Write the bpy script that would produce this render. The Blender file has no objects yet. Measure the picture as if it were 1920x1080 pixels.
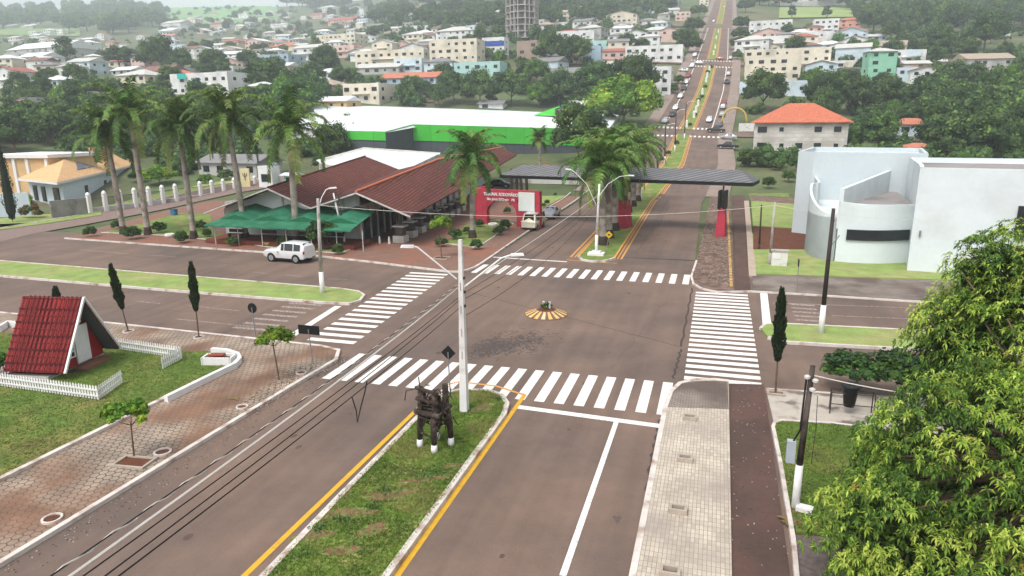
import bpy, math, random
from mathutils import Vector, Matrix
from bisect import bisect_right
random.seed(7)
R = math.radians
S = bpy.context.scene
# ------------------------------------------------------------ camera
F = 1280.0; CH = 12.5
UP = Vector((-60, 5160, 1280)).normalized()
YD = Vector((390, (1280*1280 + 60*390)/5160, -1280)).normalized()
XD = YD.cross(UP)
cam_d = bpy.data.cameras.new('camera'); cam = bpy.data.objects.new('camera', cam_d); S.collection.objects.link(cam)
M3 = Matrix((XD, YD, UP))            # camera axes -> world axes
cam.matrix_world = Matrix.Translation((0, 0, CH)) @ M3.to_4x4()
cam_d.sensor_width = 36; cam_d.lens = 36*F/1920; cam_d.clip_start = .1; cam_d.clip_end = 6000
S.camera = cam
# ------------------------------------------------------------ world, sun, exposure
W = bpy.data.worlds.new('World'); S.world = W; W.use_nodes = True
nt = W.node_tree; nt.nodes.clear()
sky = nt.nodes.new('ShaderNodeTexSky'); sky.sky_type = 'NISHITA'; sky.sun_disc = False
SUN_EL, SUN_AZ = R(58), R(200)
sky.sun_elevation = SUN_EL; sky.sun_rotation = SUN_AZ; sky.air_density = 1.0; sky.dust_density = 4.0; sky.ozone_density = 1.0
hs = nt.nodes.new('ShaderNodeHueSaturation'); hs.inputs['Saturation'].default_value = .22
bg = nt.nodes.new('ShaderNodeBackground'); bg.inputs['Strength'].default_value = .15
wo = nt.nodes.new('ShaderNodeOutputWorld')
nt.links.new(sky.outputs[0], hs.inputs['Color']); nt.links.new(hs.outputs[0], bg.inputs[0]); nt.links.new(bg.outputs[0], wo.inputs[0])
sl = bpy.data.lights.new('sun', 'SUN'); sl.energy = 1.25; sl.angle = R(18); sl.color = (1, .97, .92)
so = bpy.data.objects.new('sun', sl); S.collection.objects.link(so)
sd = Vector((math.sin(SUN_AZ)*math.cos(SUN_EL), math.cos(SUN_AZ)*math.cos(SUN_EL), math.sin(SUN_EL)))
so.rotation_euler = sd.to_track_quat('Z', 'Y').to_euler()
S.view_settings.view_transform = 'Standard'; S.view_settings.look = 'None'
S.view_settings.exposure = 0.8; S.view_settings.gamma = 1; S.view_settings.use_curve_mapping = False
S.cycles.max_bounces = 5; S.cycles.volume_bounces = 1; S.cycles.transparent_max_bounces = 6
# ------------------------------------------------------------ terrain
FWD = Vector((-XD[2], -YD[2])); FWD.normalize()       # horizontal heading of the view
RGT = Vector((FWD[1], -FWD[0]))
STH, CTH = 1280/math.hypot(5160, 1280), 5160/math.hypot(5160, 1280)
STH, CTH = .24075, .97059
def tab(rows):                       # (row in picture, depth) -> (distance, height)
    o = [(0, 0), (60, 0), (112, 0)]
    for py, z in rows:
        v = (py-540)/F
        o.append((z*(CTH - STH*v), CH - z*(STH + CTH*v)))
    return o
TR = tab([(307, 145), (250, 195), (170, 255), (116, 315), (52, 500), (20, 640), (-5, 780), (-22, 1050), (-30, 1500), (-30, 2800)])
TL = tab([(290, 150), (230, 200), (165, 255), (128, 340), (103, 450), (62, 850), (30, 1250), (6, 1600)]) + [(1800, 288), (2900, 250)]
def smooth_tab(t):
    xs = [p[0] for p in t]; hs_ = []
    def li(d):
        if d <= xs[0]: return t[0][1]
        if d >= xs[-1]: return t[-1][1]
        i = bisect_right(xs, d)-1
        a, b = t[i], t[i+1]; return a[1]+(b[1]-a[1])*(d-a[0])/(b[0]-a[0])
    n = 580; raw = [li(i*5) for i in range(n)]
    out = []
    for i in range(n):
        k = min(5, int(i*5/45)) if i*5 > 112 else 0
        k = max(k, 1) if i*5 > 100 else 0
        s = raw[max(0, i-k):i+k+1]; out.append(sum(s)/len(s) if i*5 > 104 else 0.0)
    return out
SR, SL = smooth_tab(TR), smooth_tab(TL)
def lk(s, d):
    if d <= 0: return 0.0
    f = d/5; i = int(f)
    if i >= len(s)-1: return s[-1]
    return s[i] + (s[i+1]-s[i])*(f-i)
def hgt(x, y):
    d = x*FWD[0]+y*FWD[1]
    if d < 100: return 0.0
    l = (x*RGT[0]+y*RGT[1])/d
    t = min(1, max(0, (l+.33)/.36)); t = t*t*(3-2*t)
    return lk(SL, d)*(1-t)+lk(SR, d)*t
def ray(px, py):
    c = Vector((px-960, 540-py, -F)); return Vector((c.dot(XD), c.dot(YD), c.dot(UP)))/F
def at(px, py, dz=0.0):
    """the point of the ground seen at this place of the photo (dz above it)"""
    d = ray(px, py)
    if d[2] < -1e-4:
        t = (dz-CH)/d[2]; x, y = d[0]*t, d[1]*t
        if x*FWD[0]+y*FWD[1] < 100: return Vector((x, y, dz))
    t0 = 90.0; step = 4.0; t = t0
    while t < 2800:
        p = d*t
        if CH+p[2] <= hgt(p[0], p[1])+dz: break
        t += step if t < 400 else 8
    a, b = t-8, t
    for _ in range(12):
        m = (a+b)/2; p = d*m
        if CH+p[2] <= hgt(p[0], p[1])+dz: b = m
        else: a = m
    p = d*b; return Vector((p[0], p[1], hgt(p[0], p[1])+dz))
def depth(p):                       # distance along the view axis
    v = Vector((p[0], p[1], p[2]-CH)); n = Vector((-XD[2], -YD[2], -UP[2])); return v.dot(n)
def mpp(p): return depth(p)/F       # metres per photo pixel at p
def htop(px, py, p):                # height above ground p of something whose top is at row py
    r = ray(px, py); hor = math.hypot(p[0], p[1]); return CH + r[2]*hor/math.hypot(r[0], r[1]) - p[2]
# ------------------------------------------------------------ materials
MATS = {}
def lin(c):
    return tuple(((v/255)/12.92 if v/255 < .04045 else ((v/255+.055)/1.055)**2.4) for v in c)
def mat(name, rgb, rough=.85, var=.12, scale=1.5, bump=0.0, bscale=None, col2=None, mix=None, metal=0, rnd=0, sat=None, spec=.3, coords='obj', detail=5):
    """procedural surface: base colour broken up by noise, optional second colour patches"""
    if name in MATS: return MATS[name]
    m = bpy.data.materials.new(name); m.use_nodes = True; n = m.node_tree.nodes; L = m.node_tree.links
    b = n['Principled BSDF']; b.inputs['Roughness'].default_value = rough; b.inputs['Metallic'].default_value = metal
    b.inputs['Specular IOR Level'].default_value = spec
    a = tuple(.82*x for x in lin(rgb))
    if coords == 'obj':
        tc = n.new('ShaderNodeTexCoord').outputs['Object']
    else:
        tc = n.new('ShaderNodeNewGeometry').outputs['Position']
    def noise(sc, det=detail):
        k = n.new('ShaderNodeTexNoise'); k.inputs['Scale'].default_value = sc; k.inputs['Detail'].default_value = det; L.new(tc, k.inputs['Vector']); return k.outputs['Fac']
    mr = n.new('ShaderNodeMapRange'); mr.inputs['From Min'].default_value = .3; mr.inputs['From Max'].default_value = .7
    mr.inputs['To Min'].default_value = 1-var; mr.inputs['To Max'].default_value = 1+var
    L.new(noise(scale), mr.inputs[0])
    mr2 = n.new('ShaderNodeMapRange'); mr2.inputs['From Min'].default_value = .3; mr2.inputs['From Max'].default_value = .7
    mr2.inputs['To Min'].default_value = 1-var*.7; mr2.inputs['To Max'].default_value = 1+var*.7
    L.new(noise(scale*9), mr2.inputs[0])
    mu = n.new('ShaderNodeMath'); mu.operation = 'MULTIPLY'; L.new(mr.outputs[0], mu.inputs[0]); L.new(mr2.outputs[0], mu.inputs[1])
    last = None
    rgbn = n.new('ShaderNodeRGB'); rgbn.outputs[0].default_value = (*a, 1); last = rgbn.outputs[0]
    if col2:
        c2 = tuple(.82*x for x in lin(col2)); ms, lo, hi = mix
        r2 = n.new('ShaderNodeMapRange'); r2.inputs['From Min'].default_value = lo; r2.inputs['From Max'].default_value = hi; L.new(noise(ms), r2.inputs[0])
        mx = n.new('ShaderNodeMix'); mx.data_type = 'RGBA'; L.new(r2.outputs[0], mx.inputs[0]); L.new(last, mx.inputs[6]); mx.inputs[7].default_value = (*c2, 1); last = mx.outputs[2]
    vm = n.new('ShaderNodeVectorMath'); vm.operation = 'SCALE'; L.new(last, vm.inputs[0]); L.new(mu.outputs[0], vm.inputs['Scale']); last = vm.outputs[0]
    if rnd:
        oi = n.new('ShaderNodeObjectInfo'); h = n.new('ShaderNodeHueSaturation')
        m1 = n.new('ShaderNodeMapRange'); m1.inputs['To Min'].default_value = 1-rnd; m1.inputs['To Max'].default_value = 1+rnd; L.new(oi.outputs['Random'], m1.inputs[0])
        m2 = n.new('ShaderNodeMath'); m2.operation = 'MULTIPLY'; m2.inputs[1].default_value = 7.3; L.new(oi.outputs['Random'], m2.inputs[0])
        m3 = n.new('ShaderNodeMath'); m3.operation = 'FRACT'; L.new(m2.outputs[0], m3.inputs[0])
        m4 = n.new('ShaderNodeMapRange'); m4.inputs['To Min'].default_value = .5-rnd*.07; m4.inputs['To Max'].default_value = .5+rnd*.05; L.new(m3.outputs[0], m4.inputs[0])
        L.new(m1.outputs[0], h.inputs['Value']); L.new(m4.outputs[0], h.inputs['Hue']); L.new(last, h.inputs['Color']); last = h.outputs[0]
    L.new(last, b.inputs['Base Color'])
    if bump:
        bp = n.new('ShaderNodeBump'); bp.inputs['Strength'].default_value = bump; bp.inputs['Distance'].default_value = .05
        L.new(noise(bscale or scale*6), bp.inputs['Height']); L.new(bp.outputs[0], b.inputs['Normal'])
    MATS[name] = m; m['c'] = True
    return m
def tiles(name, rgb, joint, kind, sx, sy, jw=.06, rough=.85, stain=None, st=(.25, .45, .65), var=.12, rot=0.0, coords='obj', bump=.4):
    """paving, roof tiles and bricks: a regular pattern with joints and a stain colour on top"""
    if name in MATS: return MATS[name]
    m = mat(name, rgb, rough, var, .9, coords=coords); n = m.node_tree.nodes; L = m.node_tree.links; b = n['Principled BSDF']
    src = b.inputs['Base Color'].links[0].from_socket
    tcn = [k for k in n if k.bl_idname in ('ShaderNodeTexCoord', 'ShaderNodeNewGeometry')][0]
    tc = tcn.outputs['Object'] if coords == 'obj' else tcn.outputs['Position']
    mp = n.new('ShaderNodeMapping'); L.new(tc, mp.inputs[0]); mp.inputs['Rotation'].default_value = (0, 0, rot)
    def vm(op, a, bb=None):
        k = n.new('ShaderNodeVectorMath'); k.operation = op; L.new(a, k.inputs[0])
        if bb is not None:
            if isinstance(bb, tuple): k.inputs[1].default_value = bb
            else: L.new(bb, k.inputs[1])
        return k
    def mt(op, a, bb=0.0):
        k = n.new('ShaderNodeMath'); k.operation = op
        for i, q in enumerate((a, bb)):
            if isinstance(q, (int, float)): k.inputs[i].default_value = q
            else: L.new(q, k.inputs[i])
        return k.outputs[0]
    if kind == 'hex':
        mp.inputs['Scale'].default_value = (1/sx, 1/sx, 0)
        w = (1.0, 1.7320508, 1.0)
        a_ = vm('ADD', vm('WRAP', mp.outputs[0]).outputs[0], (0, 0, 0))
        def wrap(src_, off):
            q = vm('ADD', src_, off) if off else None
            k = n.new('ShaderNodeVectorMath'); k.operation = 'WRAP'; L.new(q.outputs[0] if q else src_, k.inputs[0])
            k.inputs[1].default_value = (.5, .8660254, .5); k.inputs[2].default_value = (-.5, -.8660254, -.5); return k.outputs[0]
        A = wrap(mp.outputs[0], None); B = wrap(mp.outputs[0], (.5, .8660254, 0))
        def hd(v):
            ab = vm('ABSOLUTE', v).outputs[0]; sp = n.new('ShaderNodeSeparateXYZ'); L.new(ab, sp.inputs[0])
            return mt('MAXIMUM', sp.outputs[0], mt('ADD', mt('MULTIPLY', sp.outputs[0], .5), mt('MULTIPLY', sp.outputs[1], .8660254)))
        dd = mt('MINIMUM', hd(A), hd(B))
        r_ = n.new('ShaderNodeMapRange'); r_.inputs['From Min'].default_value = .5-jw; r_.inputs['From Max'].default_value = .5-jw*.4; L.new(dd, r_.inputs[0]); fac = r_.outputs[0]
    else:
        bt = n.new('ShaderNodeTexBrick'); L.new(mp.outputs[0], bt.inputs['Vector'])
        bt.inputs['Scale'].default_value = 1; bt.inputs['Brick Width'].default_value = sx; bt.inputs['Row Height'].default_value = sy
        bt.inputs['Mortar Size'].default_value = jw*min(sx, sy); bt.inputs['Mortar Smooth'].default_value = .3
        bt.inputs['Color1'].default_value = (.86, .86, .86, 1); bt.inputs['Color2'].default_value = (1.1, 1.1, 1.1, 1); bt.inputs['Mortar'].default_value = (1, 1, 1, 1)
        if kind == 'grid': bt.offset = 0
        fac = bt.outputs['Fac']
        mm = vm('MULTIPLY', src, bt.outputs['Color']); src = mm.outputs[0]
        if kind == 'wallbrick':
            sp = n.new('ShaderNodeSeparateXYZ'); L.new(tc, sp.inputs[0]); cb = n.new('ShaderNodeCombineXYZ')
            L.new(mt('ADD', sp.outputs[0], sp.outputs[1]), cb.inputs[0]); L.new(sp.outputs[2], cb.inputs[1]); L.new(cb.outputs[0], mp.inputs[0])
    mx = n.new('ShaderNodeMix'); mx.data_type = 'RGBA'; L.new(fac, mx.inputs[0]); L.new(src, mx.inputs[6]); mx.inputs[7].default_value = (*[.82*x for x in lin(joint)], 1); last = mx.outputs[2]
    if stain:
        ns = n.new('ShaderNodeTexNoise'); ns.inputs['Scale'].default_value = st[0]; ns.inputs['Detail'].default_value = 6; L.new(tc, ns.inputs['Vector'])
        r2 = n.new('ShaderNodeMapRange'); r2.inputs['From Min'].default_value = st[1]; r2.inputs['From Max'].default_value = st[2]; r2.inputs['To Max'].default_value = .85; L.new(ns.outputs[0], r2.inputs[0])
        m2 = n.new('ShaderNodeMix'); m2.data_type = 'RGBA'; L.new(r2.outputs[0], m2.inputs[0]); L.new(last, m2.inputs[6]); m2.inputs[7].default_value = (*[.82*x for x in lin(stain)], 1); last = m2.outputs[2]
    L.new(last, b.inputs['Base Color'])
    if bump:
        bp = n.new('ShaderNodeBump'); bp.inputs['Strength'].default_value = bump; bp.inputs['Distance'].default_value = .02; bp.invert = True
        L.new(fac, bp.inputs['Height']); L.new(bp.outputs[0], b.inputs['Normal'])
    return m
# ------------------------------------------------------------ mesh helpers
class MB:
    def __init__(s): s.v = []; s.f = []; s.m = []
    def poly(s, pts, m=0):
        i = len(s.v); s.v += [tuple(p) for p in pts]; s.f.append(tuple(range(i, i+len(pts)))); s.m.append(m); return s
    def faces(s, pts, fs, m=0):
        i = len(s.v); s.v += [tuple(p) for p in pts]; s.f += [tuple(i+k for k in f) for f in fs]; s.m += [m]*len(fs); return s
    def box(s, c, d, m=0, rz=0.0, tilt=None):
        x, y, z = d[0]/2, d[1]/2, d[2]/2; P = []
        mt = Matrix.Rotation(rz, 3, 'Z')
        if tilt: mt = mt @ Matrix.Rotation(tilt[1], 3, tilt[0])
        for a in (-x, x):
            for b in (-y, y):
                for e in (-z, z): P.append(Vector(c) + mt @ Vector((a, b, e)))
        return s.faces(P, [(0, 1, 3, 2), (4, 6, 7, 5), (0, 4, 5, 1), (2, 3, 7, 6), (0, 2, 6, 4), (1, 5, 7, 3)], m)
    def prism(s, pts, z0, z1, m=0, ms=None, base=None):
        """plan polygon pulled up; base(x, y) adds the ground height"""
        n = len(pts); b = base or (lambda x, y: 0)
        A = sum(pts[i][0]*pts[(i+1) % n][1]-pts[(i+1) % n][0]*pts[i][1] for i in range(n))
        if A < 0: pts = list(reversed(pts))
        lo = [(p[0], p[1], z0+b(p[0], p[1])) for p in pts]; hi = [(p[0], p[1], z1+b(p[0], p[1])) for p in pts]
        s.poly(hi, m)
        i = len(s.v); s.v += lo+hi
        for k in range(n):
            j = (k+1) % n; s.f.append((i+k, i+j, i+n+j, i+n+k)); s.m.append(m if ms is None else ms)
        return s
    def tube(s, pts, r, m=0, n=8, cap=True):
        pts = [Vector(p) for p in pts]; rs = r if isinstance(r, (list, tuple)) else [r]*len(pts)
        i0 = len(s.v); prev = None
        for k, p in enumerate(pts):
            t = (pts[min(k+1, len(pts)-1)]-pts[max(k-1, 0)])
            t = t.normalized() if t.length > 1e-6 else Vector((0, 0, 1))
            if prev is None:
                u = t.orthogonal().normalized()
            else:
                u = (prev - t*prev.dot(t)); u = u.normalized() if u.length > 1e-5 else t.orthogonal().normalized()
            prev = u; w = t.cross(u)
            for j in range(n):
                a = 2*math.pi*j/n; s.v.append(tuple(p+(u*math.cos(a)+w*math.sin(a))*rs[k]))
        for k in range(len(pts)-1):
            for j in range(n):
                a = i0+k*n+j; b = i0+k*n+(j+1) % n; s.f.append((a, b, b+n, a+n)); s.m.append(m)
        if cap:
            s.f.append(tuple(i0+j for j in reversed(range(n)))); s.m.append(m)
            e = i0+(len(pts)-1)*n; s.f.append(tuple(e+j for j in range(n))); s.m.append(m)
        return s
    def lathe(s, c, prof, m=0, n=16, a0=0.0):
        i0 = len(s.v)
        for r, z in prof:
            for j in range(n):
                a = a0+2*math.pi*j/n; s.v.append((c[0]+r*math.cos(a), c[1]+r*math.sin(a), c[2]+z))
        for k in range(len(prof)-1):
            for j in range(n):
                a = i0+k*n+j; b = i0+k*n+(j+1) % n; s.f.append((a, b, b+n, a+n)); s.m.append(m)
        s.f.append(tuple(i0+j for j in reversed(range(n)))); s.m.append(m)
        e = i0+(len(prof)-1)*n; s.f.append(tuple(e+j for j in range(n))); s.m.append(m)
        return s
    def mesh(s, name, mats, smooth=False):
        me = bpy.data.meshes.new(name); me.from_pydata(s.v, [], s.f)
        for k in (mats if isinstance(mats, (list, tuple)) else [mats]): me.materials.append(k)
        if any(s.m): me.polygons.foreach_set('material_index', s.m)
        if smooth: me.polygons.foreach_set('use_smooth', [True]*len(s.f))
        me.update(); return me
    def build(s, name, mats, parent=None, smooth=False, loc=None, rz=0.0):
        return obj(name, s.mesh(name, mats, smooth), parent, loc, rz)
COL = S.collection
def obj(name, me, parent=None, loc=None, rz=0.0):
    o = bpy.data.objects.new(name, me); COL.objects.link(o)
    if loc is not None: o.location = loc
    if rz: o.rotation_euler = (0, 0, rz)
    if parent: o.parent = parent
    return o
def tag(o, label, cat, group=None):
    o['label'] = label; o['category'] = cat
    if group: o['group'] = group
    return o
def struct(o, kind='structure'): o['kind'] = kind; return o
def thing(name, label, cat, loc=(0, 0, 0), rz=0.0, group=None):
    return tag(obj(name, None, None, loc, rz), label, cat, group)
def dup(root, loc, rz=None, label=None, group=None, sc=None):
    r = root.copy(); COL.objects.link(r); r.location = loc
    if rz is not None: r.rotation_euler = (root.rotation_euler[0], root.rotation_euler[1], rz)
    if label: r['label'] = label
    if group: r['group'] = group
    if sc: r.scale = sc if isinstance(sc, tuple) else (sc, sc, sc)
    for ch in list(root.children):
        c = ch.copy(); COL.objects.link(c); c.parent = r
        for g in list(ch.children):
            d = g.copy(); COL.objects.link(d); d.parent = c
    return r
# ------------------------------------------------------------ ground, roads, paving
def resample(pts, step):
    out = [Vector(pts[0][:2])]
    for a, b in zip(pts, pts[1:]):
        a, b = Vector(a[:2]), Vector(b[:2]); n = max(1, int(math.ceil((b-a).length/step)))
        out += [a+(b-a)*k/n for k in range(1, n+1)]
    return out
def offs(pts, d):
    o = []
    for i, p in enumerate(pts):
        t = pts[min(i+1, len(pts)-1)]-pts[max(i-1, 0)]; t.normalize(); o.append(p+Vector((t[1], -t[0]))*d)
    return o
def strip(mb, pts, dl, dr, lift, m=0, step=4.0, close=False, thick=0.0):
    """band between two offsets of a ground polyline, laid on the terrain (with sides when thick)"""
    P = resample(pts, step); A, B = offs(P, dl), offs(P, dr)
    L = lambda q: lift + .0006*max(0, q.length-110)
    a = [(q[0], q[1], hgt(q[0], q[1])+L(q)) for q in A]; b = [(q[0], q[1], hgt(q[0], q[1])+L(q)) for q in B]
    n = len(P); fs = [(k, k+n, k+n+1, k+1) for k in range(n-1)]
    mb.faces(a+b, fs, m)
    if thick:
        for q, sgn in ((a, 1), (b, -1)):
            lo = [(x, y, z-thick) for x, y, z in q]
            mb.faces(q+lo, [((k, k+1, k+n+1, k+n) if sgn > 0 else (k, k+n, k+n+1, k+1)) for k in range(n-1)], m)
        for k in (0, n-1): mb.faces([a[k], b[k], (b[k][0], b[k][1], b[k][2]-thick), (a[k][0], a[k][1], a[k][2]-thick)], [(0, 1, 2, 3) if k else (3, 2, 1, 0)], m)
    return mb
A = lambda *pp: [at(*p) for p in pp]
# terrain: polar sheet round the viewpoint
m_land = mat('land', (86, 100, 62), .95, .25, .06, coords='w', col2=(112, 106, 78), mix=(.02, .48, .66), bump=.0)
rs = [0]; r = 12.0
while r < 3000: rs.append(r); r += 6 if r < 330 else r*.03
angs = [R(a) for a in [-180, -150, -120, -90, -75, -60] + [-50+1.0*k for k in range(101)] + [60, 75, 90, 120, 150]]
v = [(0, 0, -.06)]; na = len(angs)
for r in rs[1:]:
    for a in angs:
        q = FWD*math.cos(a)*r + RGT*math.sin(a)*r
        z = hgt(q[0], q[1])
        nz = 0 if r < 200 else math.sin(q[0]*.021+1)*math.cos(q[1]*.017)*min(1, (r-200)/500)*0
        v.append((q[0], q[1], z-.06-.0009*max(0, r-105)-(.06 if r > 95 else 0)+nz))
f = [(0, 1+(k+1) % na, 1+k) for k in range(na)]
for i in range(len(rs)-2):
    for k in range(na):
        a, b = 1+i*na+k, 1+i*na+(k+1) % na; f.append((a, b, b+na, a+na))
mb = MB(); mb.faces(v, f); struct(mb.build('ground', m_land, smooth=True))

m_road = mat('asphalt', (123, 102, 90), .78, .07, .25, coords='w', col2=(105, 90, 82), mix=(.11, .42, .62), bump=.3, bscale=35)
def streaks(m, sc, amt, lo=.35, hi=.65):   # long wear marks along the avenue
    n = m.node_tree.nodes; L = m.node_tree.links; b = n['Principled BSDF']; src = b.inputs['Base Color'].links[0].from_socket
    g = n.new('ShaderNodeNewGeometry'); mp = n.new('ShaderNodeMapping'); mp.inputs['Scale'].default_value = sc; L.new(g.outputs['Position'], mp.inputs[0])
    k = n.new('ShaderNodeTexNoise'); k.inputs['Scale'].default_value = 1; k.inputs['Detail'].default_value = 6; L.new(mp.outputs[0], k.inputs['Vector'])
    r_ = n.new('ShaderNodeMapRange'); r_.inputs['From Min'].default_value = lo; r_.inputs['From Max'].default_value = hi; r_.inputs['To Min'].default_value = 1-amt; r_.inputs['To Max'].default_value = 1+amt; L.new(k.outputs[0], r_.inputs[0])
    v = n.new('ShaderNodeVectorMath'); v.operation = 'SCALE'; L.new(src, v.inputs[0]); L.new(r_.outputs[0], v.inputs['Scale']); L.new(v.outputs[0], b.inputs['Base Color'])
streaks(m_road, (1.1, .05, 1), .1); streaks(m_road, (.5, .45, 1), .07); streaks(m_road, (14, 14, 1), .07, .3, .7)
m_road2 = mat('asphalt_far', (124, 114, 112), .8, .05, .4, coords='w')
m_white = mat('road_paint_white', (236, 232, 226), .75, .07, 3, coords='w', col2=(168, 150, 140), mix=(9, .56, .7))
m_oldwhite = mat('worn_paint', (176, 160, 150), .8, .1, 6, coords='w', col2=(130, 115, 108), mix=(7, .45, .55))
m_yellow = mat('road_paint_yellow', (214, 166, 48), .75, .08, 4, coords='w', col2=(170, 120, 70), mix=(3, .58, .8))
m_orange = mat('road_paint_orange', (214, 158, 88), .75, .08, 4, coords='w', col2=(150, 112, 84), mix=(3, .56, .75))
m_kerb = mat('kerb_white', (214, 204, 196), .85, .1, 2, coords='w', col2=(150, 120, 100), mix=(1.3, .52, .72))
m_hex = tiles('hex_paving', (160, 144, 128), (88, 74, 64), 'hex', .3, .3, .085, stain=(122, 88, 68), st=(.3, .42, .62), coords='w', var=.24)
streaks(m_hex, (.7, .5, 1), .2); streaks(m_redpav, (.5, .5, 1), .14) if 'm_redpav' in globals() else None
m_redpav = tiles('red_brown_paving', (140, 108, 94), (104, 78, 66), 'brick', .22, .11, .08, stain=(150, 96, 76), st=(.2, .45, .65), coords='w')
m_lightpav = tiles('light_block_paving', (196, 184, 168), (140, 124, 110), 'grid', .25, .125, .07, stain=(160, 148, 138), st=(.35, .5, .7), coords='w', rot=R(90))
m_greypav = tiles('grey_worn_paving', (150, 138, 128), (92, 84, 78), 'brick', .24, .12, .12, stain=(92, 78, 72), st=(.3, .42, .6), coords='w')
m_path = mat('dark_path', (98, 74, 66), .9, .1, .5, coords='w', col2=(84, 66, 60), mix=(.3, .45, .6), bump=.3, bscale=30)
m_dirt = mat('stony_dirt', (132, 108, 96), .95, .2, 1.2, coords='w', col2=(96, 78, 70), mix=(1.5, .42, .6), bump=.5, bscale=14)
m_gravel = mat('gravel', (112, 100, 96), .95, .25, 6, coords='w', bump=.6, bscale=25)
m_soil = mat('red_soil', (104, 62, 44), .95, .2, 2, coords='w', bump=.5, bscale=12)
m_grass = mat('grass_green', (112, 136, 62), .95, .24, 1.3, coords='w', col2=(150, 144, 88), mix=(.42, .46, .66), bump=.9, bscale=22, detail=9)
m_grass2 = mat('grass_dark', (96, 118, 48), .95, .24, 1.0, coords='w', col2=(126, 120, 66), mix=(.35, .45, .64), bump=.9, bscale=22, detail=9)
m_grass3 = mat('grass_light', (140, 160, 88), .95, .18, .9, coords='w', col2=(158, 158, 102), mix=(.3, .46, .64), bump=.8, bscale=22, detail=9)

mb = MB(); mb.poly([(-140, -30, 0), (70, -30, 0), (70, 61.9, 0), (-140, 61.9, 0)])
struct(mb.build('road', m_road))
CL = [Vector((-10.4, 62)), Vector((-10.9, 105))] + [Vector(at(*p)[:2]) for p in [(1262, 307), (1283, 250), (1320, 170), (1335, 116), (1347, 52), (1354, 20), (1357, 0)]]
t = (CL[-1]-CL[-2]).normalized(); CL.append(CL[-1]+t*60)
mb = MB(); strip(mb, CL, -9.2, 9.0, 0.0); struct(mb.build('avenue_road', m_road2 if False else m_road))
# cross streets crossing the avenue further up
def crossroad(py, half, L=60, w=None):
    c = at(1300 if py > 200 else 1340, py); c = Vector(c[:2])
    mb = MB(); strip(mb, [c+Vector((-L, -L*.02)), c+Vector((L, L*.02))], -half, half, .03, step=3); struct(mb.build('side_street', m_road))
crossroad(250, 4.2); crossroad(119, 4.5, 70); crossroad(50, 5, 90)

def kerb(name, pts, w=.16, h=.15, m=None, closed=False, lift=0.0):
    if closed: pts = pts+[pts[0]]
    mb = MB(); strip(mb, pts, -w/2, w/2, h+lift, thick=h+.04, step=3.0); return struct(mb.build(name, m or m_kerb))
def slab(name, pts, m, h=.12, z0=-.05):
    mb = MB(); mb.prism([(p[0], p[1]) for p in pts], z0, h); return struct(mb.build(name, m))
def rnd(pts, k=3):                   # Chaikin rounding of a closed outline
    pts = [Vector(p[:2]) for p in pts]
    for _ in range(k):
        o = []
        for a, b in zip(pts, pts[1:]+pts[:1]): o += [a*.75+b*.25, a*.25+b*.75]
        pts = o
    return pts
# near left corner: hexagon paving, lawn of the small house
P = A((-60, 1098), (560, 719)) + [Vector((-18.95, 30.4, 0)), Vector((-19.6, 31.8, 0)), Vector((-21, 32.2, 0))] + A((200, 608), (-60, 583)) + [Vector((-80, 34, 0)), Vector((-80, 6, 0))]
corner = P
slab('pavement', P, m_hex)
kerb('kerb', [Vector((-19.25, -4, 0))] + A((0, 1062), (560, 719)) + [Vector((-18.95, 30.4, 0)), Vector((-19.6, 31.8, 0)), Vector((-21, 32.2, 0))] + A((200, 608), (-60, 583)) + [Vector((-80, 34, 0))], .2)
lw = A((-80, 950), (0, 908), (312, 752), (438, 690), (452, 676), (430, 664), (340, 662), (225, 646), (0, 627), (-60, 624))
slab('lawn', lw, m_grass2, .15)
kerb('kerb', A((-80, 950), (0, 908), (312, 752)), .22, .24)
# near median
med = A((478, 1090), (790, 765), (838, 733), (862, 729), (915, 731), (945, 741), (952, 757), (938, 783), (715, 1090))
ma, mb_ = at(488, 1085, .16), at(640, 926, .16); mq = ma+(ma-mb_).normalized()*11; mc_, md_ = at(722, 1080, .16), at(810, 960, .16); mr2 = mc_+(mc_-md_).normalized()*12
med = [Vector((mq[0], mq[1], 0)), ma, mb_] + [Vector(at(*p, .16)) for p in [(787, 777), (812, 752), (832, 738), (862, 730), (915, 731), (940, 739), (951, 755), (945, 775)]] + [md_, mc_, Vector((mr2[0], mr2[1], 0))]
slab('median', med, m_grass, .14)
kerb('kerb', med, .22, .17)
# cross-street medians
ml = A((-150, 478), (0, 491), (400, 524), (640, 544), (672, 549), (683, 556), (675, 566), (655, 572), (600, 569), (300, 545), (0, 519), (-150, 505))
slab('median', ml, m_grass3, .14); kerb('kerb', ml, .18, .16)
mr_ = A((1426, 619), (1434, 611), (1460, 610), (1700, 622), (1950, 632), (1950, 672), (1690, 657), (1480, 645), (1440, 636))
slab('median', mr_, m_grass3, .14); kerb('kerb', mr_, .18, .16)
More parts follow.
